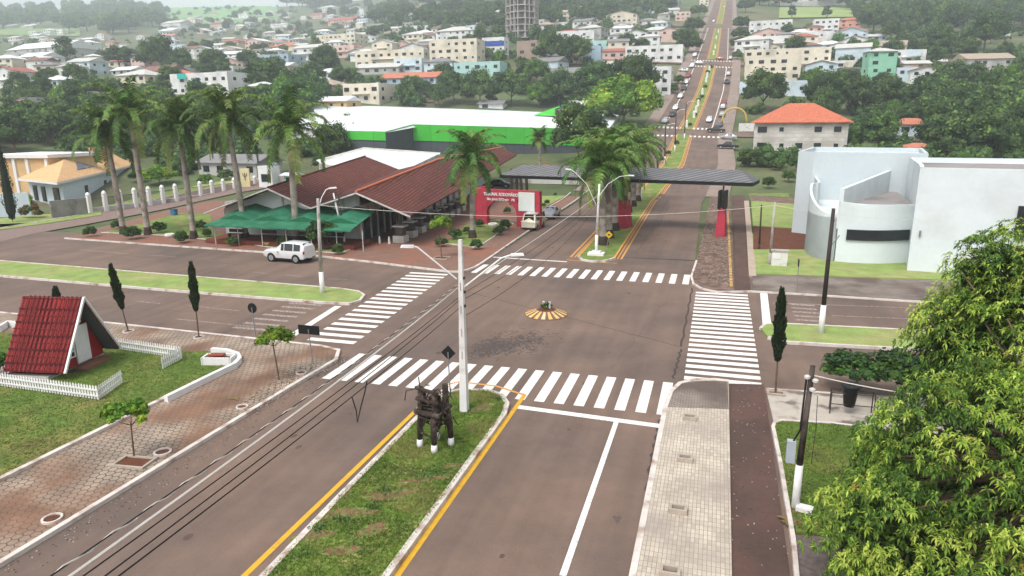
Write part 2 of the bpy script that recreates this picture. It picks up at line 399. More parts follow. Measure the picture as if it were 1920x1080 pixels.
# near right: light paving with planting holes, dark cycle path, lawn, gravel
sw = [Vector((-1.65, -4, 0)), Vector((-1.6, 16, 0))] + A((1247, 768), (1258, 738), (1275, 722), (1300, 716), (1340, 715), (1366, 718)) + [Vector((1.05, 17, 0)), Vector((1.0, -4, 0))]
slab('pavement', sw, m_lightpav); kerb('kerb', sw[:-2], .2, .14)
wornp = A((1250, 768), (1259, 740), (1276, 724), (1300, 719), (1340, 718), (1364, 720), (1366, 772))
slab('pavement', wornp, m_greypav, .124)
pa = [Vector((1.08, -4, 0)), Vector((1.08, 17, 0))] + A((1368, 720), (1432, 722)) + [Vector((2.62, 18, 0)), Vector((2.5, -4, 0))]
slab('cycle_path', pa, m_path, .03)
lr = A((1449, 806), (1452, 798), (1466, 794), (1560, 799), (1660, 812), (1900, 830), (1900, 1040), (1492, 1004))
slab('lawn', lr, m_grass2, .14); kerb('kerb', A((1495, 1110), (1487, 1020), (1462, 870), (1449, 806), (1452, 798), (1466, 794), (1560, 799), (1660, 812), (1900, 830)), .14, .17)
slab('pavement', A((1436, 733), (1640, 747), (1800, 757), (1900, 765), (1900, 827), (1660, 809), (1560, 796), (1450, 793)), mat('pale_paving', (186, 176, 164), .9, .1, 2, coords='w', col2=(120, 110, 104), mix=(.6, .55, .62)), .1)
kerb('kerb', A((1436, 733), (1640, 747), (1800, 757)), .14, .14)
slab('gravel_yard', A((1488, 1006), (1700, 1020), (1700, 1200), (1505, 1200)), m_gravel, .06)
# far right corner
sh = A((1296, 520), (1300, 534), (1316, 543), (1345, 549), (1374, 547)) + A((1374, 470), (1372, 420), (1368, 371), (1362, 300), (1348, 300), (1335, 330), (1331, 371), (1322, 420), (1306, 490))
slab('verge', sh, m_dirt, .07); kerb('kerb', A((1306, 490), (1296, 520), (1300, 534), (1316, 543), (1345, 549), (1410, 548), (1500, 553), (1700, 566), (1950, 578)), .16, .12)
slab('cycle_path', A((1377, 547), (1408, 548), (1400, 470), (1397, 371), (1392, 300), (1368, 300), (1372, 371), (1376, 470)), m_path, .05)
slab('pavement', A((1404, 520), (1418, 520), (1409, 430), (1404, 378), (1395, 378), (1399, 430)), mat('pale_strip', (178, 160, 144), .9, .12, 1, coords='w'), .14)
slab('pavement', A((1411, 547), (1500, 552), (1700, 564), (1950, 577), (1950, 540), (1745, 528), (1411, 517)), m_greypav, .11)
slab('lawn', A((1411, 516), (1745, 526), (1950, 537), (1950, 480), (1600, 465), (1410, 440)), m_grass3, .13)
slab('lawn', A((1412, 430), (1500, 433), (1500, 385), (1408, 378)), m_grass3, .13)
slab('soil_bed', A((1412, 470), (1520, 470), (1520, 433), (1412, 426)), m_soil, .16)
slab('lawn', A((1404, 366), (1480, 370), (1470, 300), (1392, 300)), m_grass, .13)
slab('pavement', A((1408, 379), (1500, 386), (1500, 372), (1404, 366)), m_dirt, .1)
# terminal block
tb = A((122, 448), (590, 481), (700, 493), (842, 511), (868, 511), (890, 503), (905, 494), (1000, 428), (1093, 365), (1130, 336), (1160, 318)) + [Vector((-60, 128, 0))] + A((520, 335), (430, 362), (330, 392), (200, 425))
slab('pavement', tb, m_redpav, .12)
kerb('kerb', A((122, 448), (590, 481), (700, 493), (842, 511), (868, 511), (890, 503), (905, 494), (1000, 428), (1093, 365), (1130, 336)), .18, .15)
g1 = A((190, 438), (300, 443), (430, 455), (520, 468), (640, 478), (665, 462), (400, 440), (395, 404), (330, 402), (270, 420))
slab('lawn', g1, m_grass, .15); kerb('kerb', A((190, 438), (300, 443), (430, 455), (520, 468), (640, 478), (675, 462)), .14, .18)
g2 = A((835, 459), (888, 466), (905, 460), (963, 421), (935, 415), (880, 418))
slab('lawn', g2, m_grass, .15); kerb('kerb', g2, .14, .18)
slab('lawn', A((1014, 400), (1018, 391), (1068, 360), (1040, 356), (1014, 364)), m_grass3, .15)
kerb('kerb', A((1018, 396), (1070, 362)), .14, .18)
# street behind the palms and the strip of grass along the garden wall
mb = MB(); back = [at(*p) for p in [(-80, 460), (20, 437), (120, 420), (240, 398), (340, 376), (430, 357), (500, 345), (560, 330)]]
strip(mb, back, -4.5, 3.2, .015); struct(mb.build('back_street', mat('cobbles', (134, 114, 106), .9, .14, 2.5, coords='w', bump=.5, bscale=9)))
mb = MB(); strip(mb, back, -8.5, -4.5, .1, step=3); struct(mb.build('grass_verge', m_grass3)); kerb('kerb', offs([Vector(p[:2]) for p in back], -4.5), .25, .16)
slab('lawn', A((-120, 445), (0, 432), (100, 418), (190, 404), (190, 395), (60, 405), (-120, 420)), m_grass3, .1)
# beyond: avenue median
cm = [Vector((-11.75, 61, 0)), Vector((-11.2, 59.6, 0)), Vector((-10.2, 59.1, 0)), Vector((-9.1, 59.5, 0)), Vector((-8.4, 61, 0))]
SP = [(0, 0)]
def seg(i0, i1): return CL[i0:i1]
# split median by the crossings
cmL = resample([Vector((-10.1, 61))]+CL[1:], 3.0)
def near_y(y): return min(range(len(cmL)), key=lambda k: abs(cmL[k][1]-y))
yx = [at(1300, 254)[1], at(1300, 243)[1], at(1335, 124)[1], at(1335, 113)[1], at(1345, 53)[1], at(1345, 46)[1]]
mb = MB(); kb = MB(); yb = MB()
segs = [(61, yx[0]), (yx[1], yx[2]), (yx[3], yx[4]), (yx[5], cmL[-1][1])]
for a, b in segs:
    s = cmL[near_y(a):near_y(b)+1]
    hw = 1.65
    strip(mb, s, -hw, hw, .14, thick=.2)
    for q in (-hw, hw): strip(kb, s, q-.1, q+.1, .17, thick=.2)
    for q in (-hw-.75, hw+.6): strip(yb, s, q-.09, q+.09, .012 if a < 100 else .03)
    for q in (-hw-.35, hw+.25): strip(yb, s, q-.07, q+.07, .012 if a < 100 else .03)
mb.prism([(p[0], p[1]) for p in cm], -.05, .14)
struct(mb.build('median', m_grass)); struct(kb.build('kerb', m_orange)); struct(yb.build('road_lines', m_orange))
kerb('kerb', cm, .2, .17)
# avenue edges beyond the crossing
mb = MB(); S2 = [q for q in cmL if q[1] > 112]
strip(mb, S2, -12.6, -9.2, .1, thick=.15); strip(mb, S2, 9.0, 12.5, .1, thick=.15); struct(mb.build('pavement', mat('far_paving', (146, 130, 120), .9, .15, .6, coords='w')))
mb = MB()
for a, b in segs[1:3]:
    s = cmL[near_y(a+2):near_y(b-2)+1]; strip(mb, s, -6.9, -6.65, .035); strip(mb, s, 6.6, 6.85, .035)
struct(mb.build('road_lines', m_white))
# ------------------------------------------------------------ painted markings
def line(mb, pts, w, lift=.0072):
    P = [Vector(at(*p)[:2]) if len(p) == 2 and p[0] > 100 else Vector(p[:2]) for p in pts]
    return strip(mb, P, -w/2, w/2, lift)
mb = MB()
N = 18                                # near crossing, nineteen bars
for k in range(N+1):
    x = -18.35+(16.45)*k/N; yo = 28.15 + .35*(1-k/N)*0
    mb.poly([(x, 28.0, .006), (x+.47, 28.0, .006), (x+.47, 31.85, .006), (x, 31.85, .006)])
for k in range(18):                   # far crossing
    x = -19.3+(17.25)*k/17.; mb.poly([(x, 52.6, .006), (x+.48, 52.6, .006), (x+.48, 56.0, .006), (x, 56.0, .006)])
for k in range(18):                   # left crossing
    t = k/17; y = 51.35-17.9*t; xl = -24.2+1.6*t; xr = -20.9+1.4*t
    xl = -24.3+1.75*t; mb.poly([(xl, y-.25, .006), (xr, y-.25, .006), (xr, y+.25, .006), (xl, y+.25, .006)])
for k in range(21):                   # right crossing
    y = 50.2-17.5*k/20; mb.poly([(-.95, y-.24, .006), (2.65, y-.24, .006), (2.65, y+.24, .006), (-.95, y+.24, .006)])
line(mb, [(972, 763), (1238, 799)], .38, .0064); line(mb, [(1157, 787), (1055, 1080)], .2); line(mb, [tuple(at(1054, 1084)[:2]), (-3.9, 3)], .2)
line(mb, [(922, 482), (1063, 491)], .3); line(mb, [(634, 574), (537, 636)], .5); line(mb, [(1432, 550), (1438, 609)], .5)
struct(mb.build('road_markings', m_white))
mb = MB()
line(mb, [(790, 760), (455, 1083)], .2); line(mb, [tuple(at(449, 1089)[:2]), (-12.4, 2)], .2)
line(mb, [(984, 740), (742, 1083)], .2); line(mb, [tuple(at(737, 1090)[:2]), (-8.1, 2)], .2)
struct(mb.build('road_lines', m_yellow))
mb = MB(); line(mb, [(835, 722), (862, 716), (930, 724), (984, 741)], .16, .009)
line(mb, [(1063, 487), (1080, 489), (1157, 494)], .16, .009)
struct(mb.build('road_lines', m_orange))
mb = MB()                             # worn lines on the side street
for pp in [[(255, 565), (300, 569)], [(353, 573), (450, 583)], [(330, 598), (478, 613)], [(20, 544), (38, 546)], [(0, 569), (24, 571)], [(473, 510), (500, 513)], [(537, 516), (570, 519)], [(612, 523), (650, 524)], [(150, 468), (240, 476)], [(280, 478), (330, 482)], [(1450, 568), (1700, 577)], [(1560, 592), (1710, 598)]]:
    line(mb, pp, .12)
for k in range(7):
    a = Vector((-25.9, 34.3+k*1.0)); mb.poly([(a[0]-2.6, a[1]-.18, .006), (a[0], a[1]-.18, .006), (a[0], a[1]+.18, .006), (a[0]-2.6, a[1]+.18, .006)])
for k in range(6): mb.poly([(5.3, 43.5+k*.95, .006), (6.9, 43.5+k*.95, .006), (6.9, 43.85+k*.95, .006), (5.3, 43.85+k*.95, .006)])
struct(mb.build('worn_markings', m_oldwhite))
# far crossings of the avenue
def zebra(py, x0, x1, n, ln):
    mb = MB(); c = at(1340 if py < 200 else 1300, py); cy = c[1]; cx = cmL[near_y(cy)][0]
    for k in range(n):
        x = cx+x0+(x1-x0)*k/(n-1); P = [(x-.3, cy-ln/2), (x+.3, cy-ln/2), (x+.3, cy+ln/2), (x-.3, cy+ln/2)]
        mb.poly([(a, b, hgt(a, b)+.16) for a, b in P])
    struct(mb.build('crossing_bars', m_white))
zebra(257, -9, 9, 16, 2.8); zebra(242, -9, 9, 16, 2.8); zebra(126, -9, 9, 15, 2.6); zebra(115, -9, 9, 15, 2.6)
zebra(55, -8.5, 8.5, 14, 3); zebra(45, -8.5, 8.5, 14, 3); zebra(22, -8.5, 8.5, 14, 3)
# yellow and white kerb bars beside the dirt verge
mb = MB()
for k in range(46):
    y = 52.6+k*.95; x = 1.55+.004*(y-52); mb.box((x, y, .1), (.22, .5, .14), 0)
struct(mb.build('kerb_bars', mat('kerb_bar', (196, 160, 104), .85, .15, 3, coords='w', col2=(110, 90, 76), mix=(2, .5, .7))))
# sooty scrape, tar seams and oil patch of the asphalt
# ------------------------------------------------------------ vegetation
rg = random.Random(11)
def leafmat(name, rgb, v=.25, rnd_=.18, sc=.9):
    m = mat(name, rgb, .62, v, sc, rnd=rnd_, spec=.25)
    if 'tr' not in m:
        n = m.node_tree.nodes; L = m.node_tree.links; b = n['Principled BSDF']; src = b.inputs['Base Color'].links[0].from_socket
        t = n.new('ShaderNodeBsdfTranslucent'); L.new(src, t.inputs[0]); ms = n.new('ShaderNodeMixShader'); ms.inputs[0].default_value = .22
        L.new(b.outputs[0], ms.inputs[1]); L.new(t.outputs[0], ms.inputs[2]); L.new(ms.outputs[0], n['Material Output'].inputs[0]); m['tr'] = 1
    return m
m_bark = mat('bark', (110, 92, 76), .95, .25, 3, bump=.5)
m_lf = [leafmat('foliage_deep', (54, 80, 44)), leafmat('foliage_mid', (74, 102, 50)), leafmat('foliage_bright', (108, 138, 62))]
m_lfb = [leafmat('foliage_lush', (84, 124, 38)), leafmat('foliage_lime', (120, 158, 46)), leafmat('foliage_yellowish', (160, 182, 62))]
def rdir(r): 
    z = r.uniform(-1, 1); a = r.uniform(0, 2*math.pi); s = math.sqrt(1-z*z); return Vector((s*math.cos(a), s*math.sin(a), z))
def leafq(mb, p, d, ln, w, m, droop=.3, r=rg):
    """one bent leaf: two quads"""
    side = d.cross(Vector((r.uniform(-.4, .4), r.uniform(-.4, .4), 1)))
    side = side.normalized()*w*.5 if side.length > .01 else Vector((w*.5, 0, 0))
    q = p+d*ln*.5; e = q+(d-Vector((0, 0, droop))).normalized()*ln*.5
    mb.faces([p-side*.3, p+side*.3, q+side, q-side, e], [(0, 1, 2, 3), (3, 2, 4)], m)
def crown(seed, rad, ncl, nl, ls, clr=(.3, .42), bottom=-.35, flat=1.0):
    """clumped crown: many leaf sprays over irregular clumps, with gaps"""
    r = random.Random(seed); mb = MB(); cl = []
    for k in range(ncl*6):
        if len(cl) >= ncl: break
        d = rdir(r)
        if d[2] < bottom: continue
        q = Vector((d[0]*rad[0], d[1]*rad[1], d[2]*rad[2]))*r.uniform(.48, .8)
        cr = r.uniform(*clr)*min(rad)
        if all((q-c).length > .52*(cr+e) for c, e, _ in cl): cl.append((q, cr, r.choice((0, 0, 1, 1, 1, 2))))
    for q, cr, cm_ in cl:
        for k in range(nl):
            d = rdir(r)
            if d[2] < -.55: d[2] *= -1
            p = q+Vector((d[0], d[1], d[2]*.85*flat))*cr*(r.uniform(.72, 1.06) if r.random() < .85 else r.uniform(1.05, 1.3))
            t = (d+rdir(r)*.8).normalized(); s = ls*r.uniform(.6, 1.35)
            u = t.orthogonal().normalized(); w = t.cross(u)
            a = r.uniform(0, 6.28); u, w = u*math.cos(a)+w*math.sin(a), w*math.cos(a)-u*math.sin(a)
            mm = min(2, max(0, cm_+(r.choice((-1, 0, 0, 1)))))
            mb.faces([p-u*s*.6, p+w*s*.45+t*s*.1, p+u*s*.6, p-w*s*.45+t*s*.1], [(0, 1, 2, 3)], mm)
        # solid heart of the clump
        n0 = 6
        for k in range(4):
            pass
        mb.lathe(q-Vector((0, 0, cr*.62)), [(.02, 0), (cr*.5, cr*.18), (cr*.66, cr*.6), (cr*.5, cr*1.05), (.02, cr*1.24)], cm_ and 1 or 0, 7, r.random())
    return mb
def trunk_mesh(h, r0, rad, zc, seed, nb=4, m=0):
    r = random.Random(seed); mb = MB(); lean = Vector((r.uniform(-.1, .1), r.uniform(-.1, .1), 0))*h
    P = [Vector((0, 0, -.3)), Vector((0, 0, .1)), lean*.4+Vector((0, 0, h*.5)), lean+Vector((0, 0, h))]
    mb.tube(P, [r0*1.4, r0*1.05, r0*.85, r0*.7], m, 7)
    for k in range(nb):
        a = 6.28*k/nb+r.random(); e = Vector((math.cos(a)*rad[0]*.55, math.sin(a)*rad[1]*.55, zc+rad[2]*r.uniform(-.1, .45)))
        s = P[3]*.92; mid = (s+e)*.5+Vector((0, 0, -.05*h)); mb.tube([s, mid, e], [r0*.6, r0*.36, r0*.12], m, 5)
    return mb
CROWNS = {}
def tree_proto(key, rad, h, seed, ncl=16, nl=70, ls=.3, r0=.16, mats=None, **kw):
    zc = h+rad[2]*.5
    cm_ = crown(seed, rad, ncl, nl, ls, **kw).mesh('crown', mats or m_lf)
    tm = trunk_mesh(h, r0, rad, zc, seed).mesh('trunk', m_bark, True)
    CROWNS[key] = (cm_, tm, zc)
def tree(key, loc, sc, label, group=None, name='tree', cat='tree', rz=None, sz=None):
    c, t, zc = CROWNS[key]
    o = thing(name, label, cat, loc, rg.uniform(0, 6.28) if rz is None else rz, group)
    o.scale = (sc, sc, sz or sc*rg.uniform(.9, 1.1))
    a = obj('crown', c, o); a.location = (0, 0, zc); obj('trunk', t, o); return o
tree_proto('round', (4, 4, 3.2), 1.6, 1, 26, 75, .42)
tree_proto('round2', (4, 4, 3.6), 1.7, 2, 24, 80, .42)
tree_proto('wide', (5, 5, 2.8), 1.8, 3, 34, 70, .42)
tree_proto('tall', (3, 3, 4.4), 2.0, 4, 24, 70, .4)
tree_proto('lush', (4.4, 4.4, 3.2), 1.7, 5, 40, 120, .3, mats=m_lfb)
tree_proto('lush2', (4, 4, 3.4), 1.6, 6, 34, 110, .32, mats=[m_lf[1], m_lfb[0], m_lfb[1]])
tree_proto('fine', (4, 4, 3.4), 1.8, 9, 34, 130, .3)
tree_proto('conif', (2.0, 2.0, 4.2), 1.2, 8, 22, 60, .34)
# small street trees
tree_proto('sapling', (.85, .7, .5), 1.9, 21, 16, 46, .13, .035, mats=m_lfb, clr=(.3, .5))
tree_proto('sapling2', (1.15, .8, .55), 1.5, 22, 22, 44, .14, .035, mats=m_lfb, clr=(.26, .42))
tree_proto('bushy', (1.5, 1.4, 1.1), 1.0, 23, 24, 90, .16, .07, mats=[m_lf[0], m_lf[1], m_lfb[0]])
def bush_mesh(seed, rad=(.6, .6, .55), ls=.1):
    mb = crown(seed, rad, 16, 60, ls, clr=(.3, .5), bottom=-.3); return mb.mesh('foliage', [m_lf[0], m_lf[1], m_lfb[0]])
BUSH = [bush_mesh(s) for s in (31, 32, 33)]
def shrub(px, py, wpx, label, group=None, k=None, hs_=1.0, dz=.12):
    p = at(px, py, dz); s = wpx*mpp(p)/1.25
    o = obj('shrub', BUSH[rg.randrange(3) if k is None else k], None, (p[0], p[1], p[2]+.38*s*hs_), rg.uniform(0, 6)); o.scale = (s, s, s*hs_)
    return tag(o, label, 'shrub', group)
# palms
m_ptrunk = mat('palm_trunk', (168, 158, 148), .9, .14, 2, col2=(126, 116, 104), mix=(1.2, .45, .62), bump=.4, bscale=12)
m_pbase = mat('palm_foot', (66, 56, 48), .95, .2, 3, bump=.5)
m_pshaft = mat('palm_shaft', (116, 138, 54), .55, .12, 2)
m_fr = [leafmat('frond_dark', (66, 98, 44), .2), leafmat('frond_green', (100, 134, 56), .2), leafmat('frond_pale', (136, 142, 82), .2)]
def palm_crown(seed, L=4.0, nf=27, droop=.95, hw=.9):
    r = random.Random(seed); mb = MB()
    for k in range(nf):
        a = k*2.399+r.uniform(-.25, .25); el = R(84-128*(k/nf)**1.15)+r.uniform(-.14, .14); d = Vector((math.cos(a), math.sin(a), 0))
        ln = L*r.uniform(.85, 1.1); p = Vector((0, 0, .1)); pts = [p]; e = el; n = 14
        for i in range(n):
            e -= R(9.6)*droop*(.15+1.25*i/n); e = max(e, R(-86))
            p = p+(d*math.cos(e)+Vector((0, 0, math.sin(e))))*ln/n; pts.append(p)
        mb.tube(pts, [.045*(1-i/(n+1))+.008 for i in range(n+1)], 1, 3, False)
        cm_ = 2 if k > nf-4 and r.random() < .7 else r.choice((0, 1, 1))
        side0 = d.cross(Vector((0, 0, 1)))
        for i in range(1, n+1):
            for sub in (0, .33, .66):
                q = pts[i-1].lerp(pts[i], sub); tdir = (pts[i]-pts[i-1]).normalized(); f = (i+sub)/n
                ll = hw*(math.sin(min(1, f*1.15+.12)*math.pi*.9)**.6 if f < .9 else .45)*r.uniform(.85, 1.15)
                for sg in (-1, 1):
                    up = r.uniform(-.1, .45); dv = (side0*sg+tdir*.65+Vector((0, 0, up))).normalized()
                    q1 = q+dv*ll*.5; q2 = q1+(dv*.8-Vector((0, 0, .75))).normalized()*ll*.6; w = tdir*.05
                    mb.faces([q-w*.7, q+w*.7, q1+w, q1-w, q2], [(0, 1, 2, 3), (3, 2, 4)], min(2, max(0, cm_+r.choice((0, 0, 0, 1, -1)))))
    return mb.mesh('fronds', m_fr)
PC = [palm_crown(41), palm_crown(42, 4.1, 23), palm_crown(43, 3.8, 25), palm_crown(44, 2.7, 15, .8)]
def palm(px, py, tx, ty, r0, k, label, group=None, cs=1.0, name='palm_tree', shaft=True, foot=True):
    """px,py = foot; tx,ty = where the fronds spring from"""
    p = at(px, py, .12); h = htop(tx, ty, p)
    rr = ray(tx, ty); hor = math.hypot(p[0], p[1])/math.hypot(rr[0], rr[1]); dx, dy = rr[0]*hor-p[0], rr[1]*hor-p[1]
    o = thing(name, label, 'palm tree', p, 0, group)
    top = Vector((dx, dy, h)); st = top*((h-1.3)/h)
    mb = MB(); P = [Vector((0, 0, -.3)), Vector((0, 0, .05)), Vector((0, 0, .5))]+[st*f+Vector((math.sin(f*3)*.05, 0, 0)) for f in (.2, .4, .6, .8, 1)]
    P[3:] = [Vector((q[0], q[1], q[2])) for q in P[3:]]
    mb.tube(P, [r0*1.5, r0*1.35, r0*1.1, r0*1.02, r0*1.05, r0*1.05, r0*.9, r0*.72], 0, 12); mb.build('trunk', m_ptrunk, o, True)
    if foot:
        mb = MB(); mb.lathe((0, 0, -.1), [(r0*1.75, 0), (r0*1.6, .25), (r0*1.32, .75), (r0*1.16, 1.0)], 0, 12); mb.build('root_flare', m_pbase, o, True)
    if shaft: MB().tube([st*.995, st.lerp(top, .5), top], [r0*.78, r0*.7, r0*.34], 0, 10).build('crownshaft', m_pshaft, o, True)
    c = obj('fronds', PC[k], o); c.location = top; c.scale = (cs*1.13, cs*1.13, cs*1.16); c.rotation_euler = (0, 0, rg.uniform(0, 6.28)); return o
GP = 'tall royal palms in front of the terminal'
palm(232, 438, 199, 250, .29, 0, 'leftmost royal palm of the row, leaning left over the pale roofed house', GP, 1.12)
palm(278, 440, 242, 212, .30, 1, 'tallest royal palm of the row with a yellow green shaft, second from the left', GP, 1.16)
palm(364, 447, 335, 240, .29, 2, 'third royal palm from the left, standing on the lawn before the awning', GP, 1.12)
palm(462, 452, 426, 222, .29, 0, 'royal palm in front of the left end of the green awning', GP, 1.16)
palm(556, 458, 542, 244, .32, 1, 'royal palm behind the white four wheel drive, rightmost of the row of five', GP, 1.25)
palm(886, 446, 884, 300, .29, 2, 'lone royal palm on the small lawn beside the red arch', None, 1.12)
palm(1012, 330, 1012, 262, .2, 3, 'thin young palm rising behind the dark gateway roof', None, 1.0, foot=False)
GM = 'royal palms clustered in the avenue median by the gateway'
palm(1131, 459, 1125, 312, .36, 0, 'front royal palm of the median cluster, next to the yellow diamond sign', GM, 1.1)
palm(1141, 446, 1138, 300, .38, 1, 'second royal palm of the median cluster, its crown merging with the front one', GM, 1.1)
palm(1152, 432, 1152, 292, .38, 2, 'third royal palm of the median cluster, beside the red pillar', GM, 1.1)
palm(1178, 398, 1180, 286, .36, 0, 'royal palm of the median directly behind the red pillar', GM, 1.15)
palm(1187, 387, 1190, 280, .34, 1, 'fifth royal palm along the median, behind the gateway roof', GM, 1.15)
palm(1196, 377, 1203, 272, .34, 2, 'rearmost royal palm along the median, just left of the white pole', GM, 1.1)
# cypresses
m_cyp = [leafmat('cypress_dark', (40, 54, 34), .3), leafmat('cypress', (56, 72, 42), .3), m_lf[0]]
def cypress(px, py, tx, ty, wpx, clear, label, group=None):
    p = at(px, py, .12); h = htop(tx, ty, p); rr = ray(tx, ty); hor = math.hypot(p[0], p[1])/math.hypot(rr[0], rr[1]); lx, ly = (rr[0]*hor-p[0])/h, (rr[1]*hor-p[1])/h
    rad = wpx*mpp(p)/2; r = random.Random(px); mb = MB()
    for k in range(1500):
        f = r.random(); z = clear+(h-clear)*f; w = rad*(math.sin(min(1, f*2.6+.18)*math.pi/2))*(1-f**2.2)**.6*r.uniform(.7, 1.12)*(1+.18*math.sin(f*23+2))
        a = r.uniform(0, 6.28); q = Vector((lx*z+w*math.cos(a), ly*z+w*math.sin(a), z))
        leafq(mb, q, Vector((math.cos(a)*.4, math.sin(a)*.4, 1)).normalized(), r.uniform(.12, .26), .09, r.choice((0, 0, 1, 1, 2)), 0, r)
    n = 9; mb.tube([Vector((lx*z, ly*z, z)) for z in [clear+(h-clear)*i/n for i in range(n+1)]], [rad*.1]+[rad*.72*(1-(i/n)**2.2)**.6 for i in range(1, n)]+[.01], 0, 8)
    o = thing('cypress', label, 'cypress tree', p, 0, group); mb.build('foliage', m_cyp, o)
    MB().tube([(0, 0, -.1), (lx*clear, ly*clear, clear), (lx*h*.5, ly*h*.5, h*.5)], [.05, .04, .03], 0, 6).build('trunk', m_bark, o); return o
cypress(241, 622, 207, 499, 13, 1.45, 'thin leaning cypress on the left of the pair behind the white picket fence', 'slim cypresses on the near pavement')
cypress(373, 633, 358, 495, 13, 1.6, 'upright thin cypress on the right of the pair behind the white picket fence', 'slim cypresses on the near pavement')
cypress(112, 612, 104, 541, 10, 1.3, 'cypress hidden behind the red chalet with only its tip showing', 'slim cypresses on the near pavement')
cypress(1454, 736, 1466, 545, 19, 1.5, 'tall dark cypress in a square pit at the right hand crossing')
cypress(24, 416, 0, 282, 22, .3, 'tall dark cypress at the left edge beside the grey garden wall')
# tree pits and rings
m_pit = mat('pit_frame', (176, 164, 150), .9, .12, 3)
def pit(px, py, w, d, label, rz=0.0, cat='tree pit', name='tree_pit', depth_=.08):
    p = at(px, py, .12); o = thing(name, label, cat, p, rz); mb = MB(); t = .09; g = depth_
    for c, s in (((0, d/2, g/2), (w+t, t, g)), ((0, -d/2, g/2), (w+t, t, g)), ((w/2, 0, g/2), (t, d-t, g)), ((-w/2, 0, g/2), (t, d-t, g))): mb.box(c, s)
    mb.build('frame', m_pit, o); MB().box((0, 0, .006), (w-t, d-t, .02)).build('soil', m_soil, o); return o
pit(252, 868, 1.25, .75, 'square soil pit of the spreading sapling on the hexagon paving', R(6))
pit(1455, 738, .7, .35, 'small pit at the foot of the tall cypress')
pit(706, 882-0, 1.3, 1.1, 'square pit of the small tree on the terminal corner') if False else None
o = pit(828, 484, 1.3, 1.1, 'square pit of the small tree on the terminal corner')
for (px, py), lb in zip([(1293, 786), (1284, 863), (1271, 959), (1256, 1076)], ['empty planting box nearest the crossing on the light block pavement', 'second empty planting box from the crossing', 'third empty planting box, opposite the utility pole', 'planting box at the bottom edge of the picture']):
    pit(px, py, .48, .32, lb, 0, 'planting box', 'planting_box', .16)['group'] = 'planting boxes along the light block pavement'
def ring(px, py, w, label):
    p = at(px, py, .12); r = w*mpp(p)/2; mb = MB(); mb.lathe(p, [(r*.8, 0), (r, 0), (r*.98, .07), (r*.82, .07), (r*.8, 0)], 0, 20)
    o = thing('tree_ring', label, 'tree ring', p, 0, 'round tree rings in the hexagon paving'); mb = MB(); n = 20
    for k in range(n):
        a, b = 6.283*k/n, 6.283*(k+1)/n; ca, sa, cb, sb = math.cos(a), math.sin(a), math.cos(b), math.sin(b)
        for (q, z, q2, z2) in ((r, 0, r, .07), (r, .07, r*.78, .07), (r*.78, .07, r*.78, 0)):
            mb.poly([(q*ca, q*sa, z), (q*cb, q*sb, z), (q2*cb, q2*sb, z2), (q2*ca, q2*sa, z2)])
    mb.build('rim', m_kerb, o); MB().lathe((0, 0, 0), [(r*.77, .0), (r*.77, .02)], 0, 16).build('soil', m_soil, o)
ring(98, 974, 36, 'round tree ring nearest the camera at the lower left'); ring(305, 849, 32, 'round tree ring touching the square sapling pit')
ring(454, 764, 22, 'small round tree ring between the sapling pit and the corner'); ring(241, 622, 20, 'white ring round the foot of the leaning cypress'); ring(373, 633, 20, 'white ring round the foot of the upright cypress'); ring(565, 700, 20, 'empty round tree ring close to the corner kerb')
# saplings
def stree(key, px, py, ty, label, name='young_tree', sx=1.0):
    p = at(px, py, .12); h = htop(px, ty, p); c, t, zc = CROWNS[key]; full = {'sapling': 2.75, 'sapling2': 2.45, 'bushy': 3.0}[key]
    s = h/full; o = tree(key, p, s*sx, label, None, name, 'tree', .3, s); return o
stree('sapling2', 252, 858, 742, 'spreading sapling with a flat bright crown in the square soil pit')
stree('sapling', 523, 712, 612, 'small tree with a broken feathery crown near the street corner', sx=1.25)
stree('sapling', 828, 484, 402, 'small bright green tree on the terminal corner pavement', sx=.95)
stree('bushy', 606, 468, 405, 'bushy green tree behind the lamp pole at the end of the awning')
p = at(1600, 735, .1); tree('bushy', p, 1.05, 'dense small tree overhanging the pavement beside the black bin', None, 'small_tree', sz=.72)
p = at(1690, 752, .1); tree('bushy', p, 1.15, 'dense small tree between the bin and the large foreground tree', None, 'small_tree', sz=.85)
# shrubs on the terminal lawns
for a in [(170, 443, 26, 'clipped round shrub at the left tip of the terminal lawn'), (220, 429, 24, 'round shrub half hidden behind the leftmost palm trunk'), (248, 448, 34, 'round shrub in front of the gap between the two left palms'), (300, 436, 28, 'round shrub between the second and third palm'), (341, 455, 30, 'shrub just left of the third palm foot'), (377, 431, 24, 'shrub behind the third palm at the lawn edge'), (389, 444, 20, 'small shrub beside the awning post'), (436, 461, 24, 'shrub between third and fourth palm, near the kerb'), (532, 462, 30, 'shrub in front of the awning left of the white car'), (634, 476, 26, 'shrub behind the rear of the white car'),
          (893, 467, 26, 'shrub at the near corner of the small lawn'), (828, 462, 26, 'shrub at the left corner of the small lawn by the pillars'), (854, 448, 28, 'dark shrub beside the small corner tree'), (876, 438, 18, 'little shrub at the foot of the lone palm'), (899, 425, 20, 'shrub left of the white trough'), (909, 417, 20, 'shrub close to the arch foot'), (936, 440, 26, 'shrub on the kerb side of the small lawn'), (947, 430, 26, 'shrub on the kerb side nearest the van'), (951, 400, 16, 'shrub seen through the red arch'), (1026, 383, 12, 'small shrub on the lawn beyond the arch'), (1019, 388, 11, 'shrub beside the silver car'), (1041, 367, 8, 'tiny shrub at the far end of the lawn')]:
    shrub(a[0], a[1], a[2], a[3], 'shrubs on the terminal lawns', dz=.15)
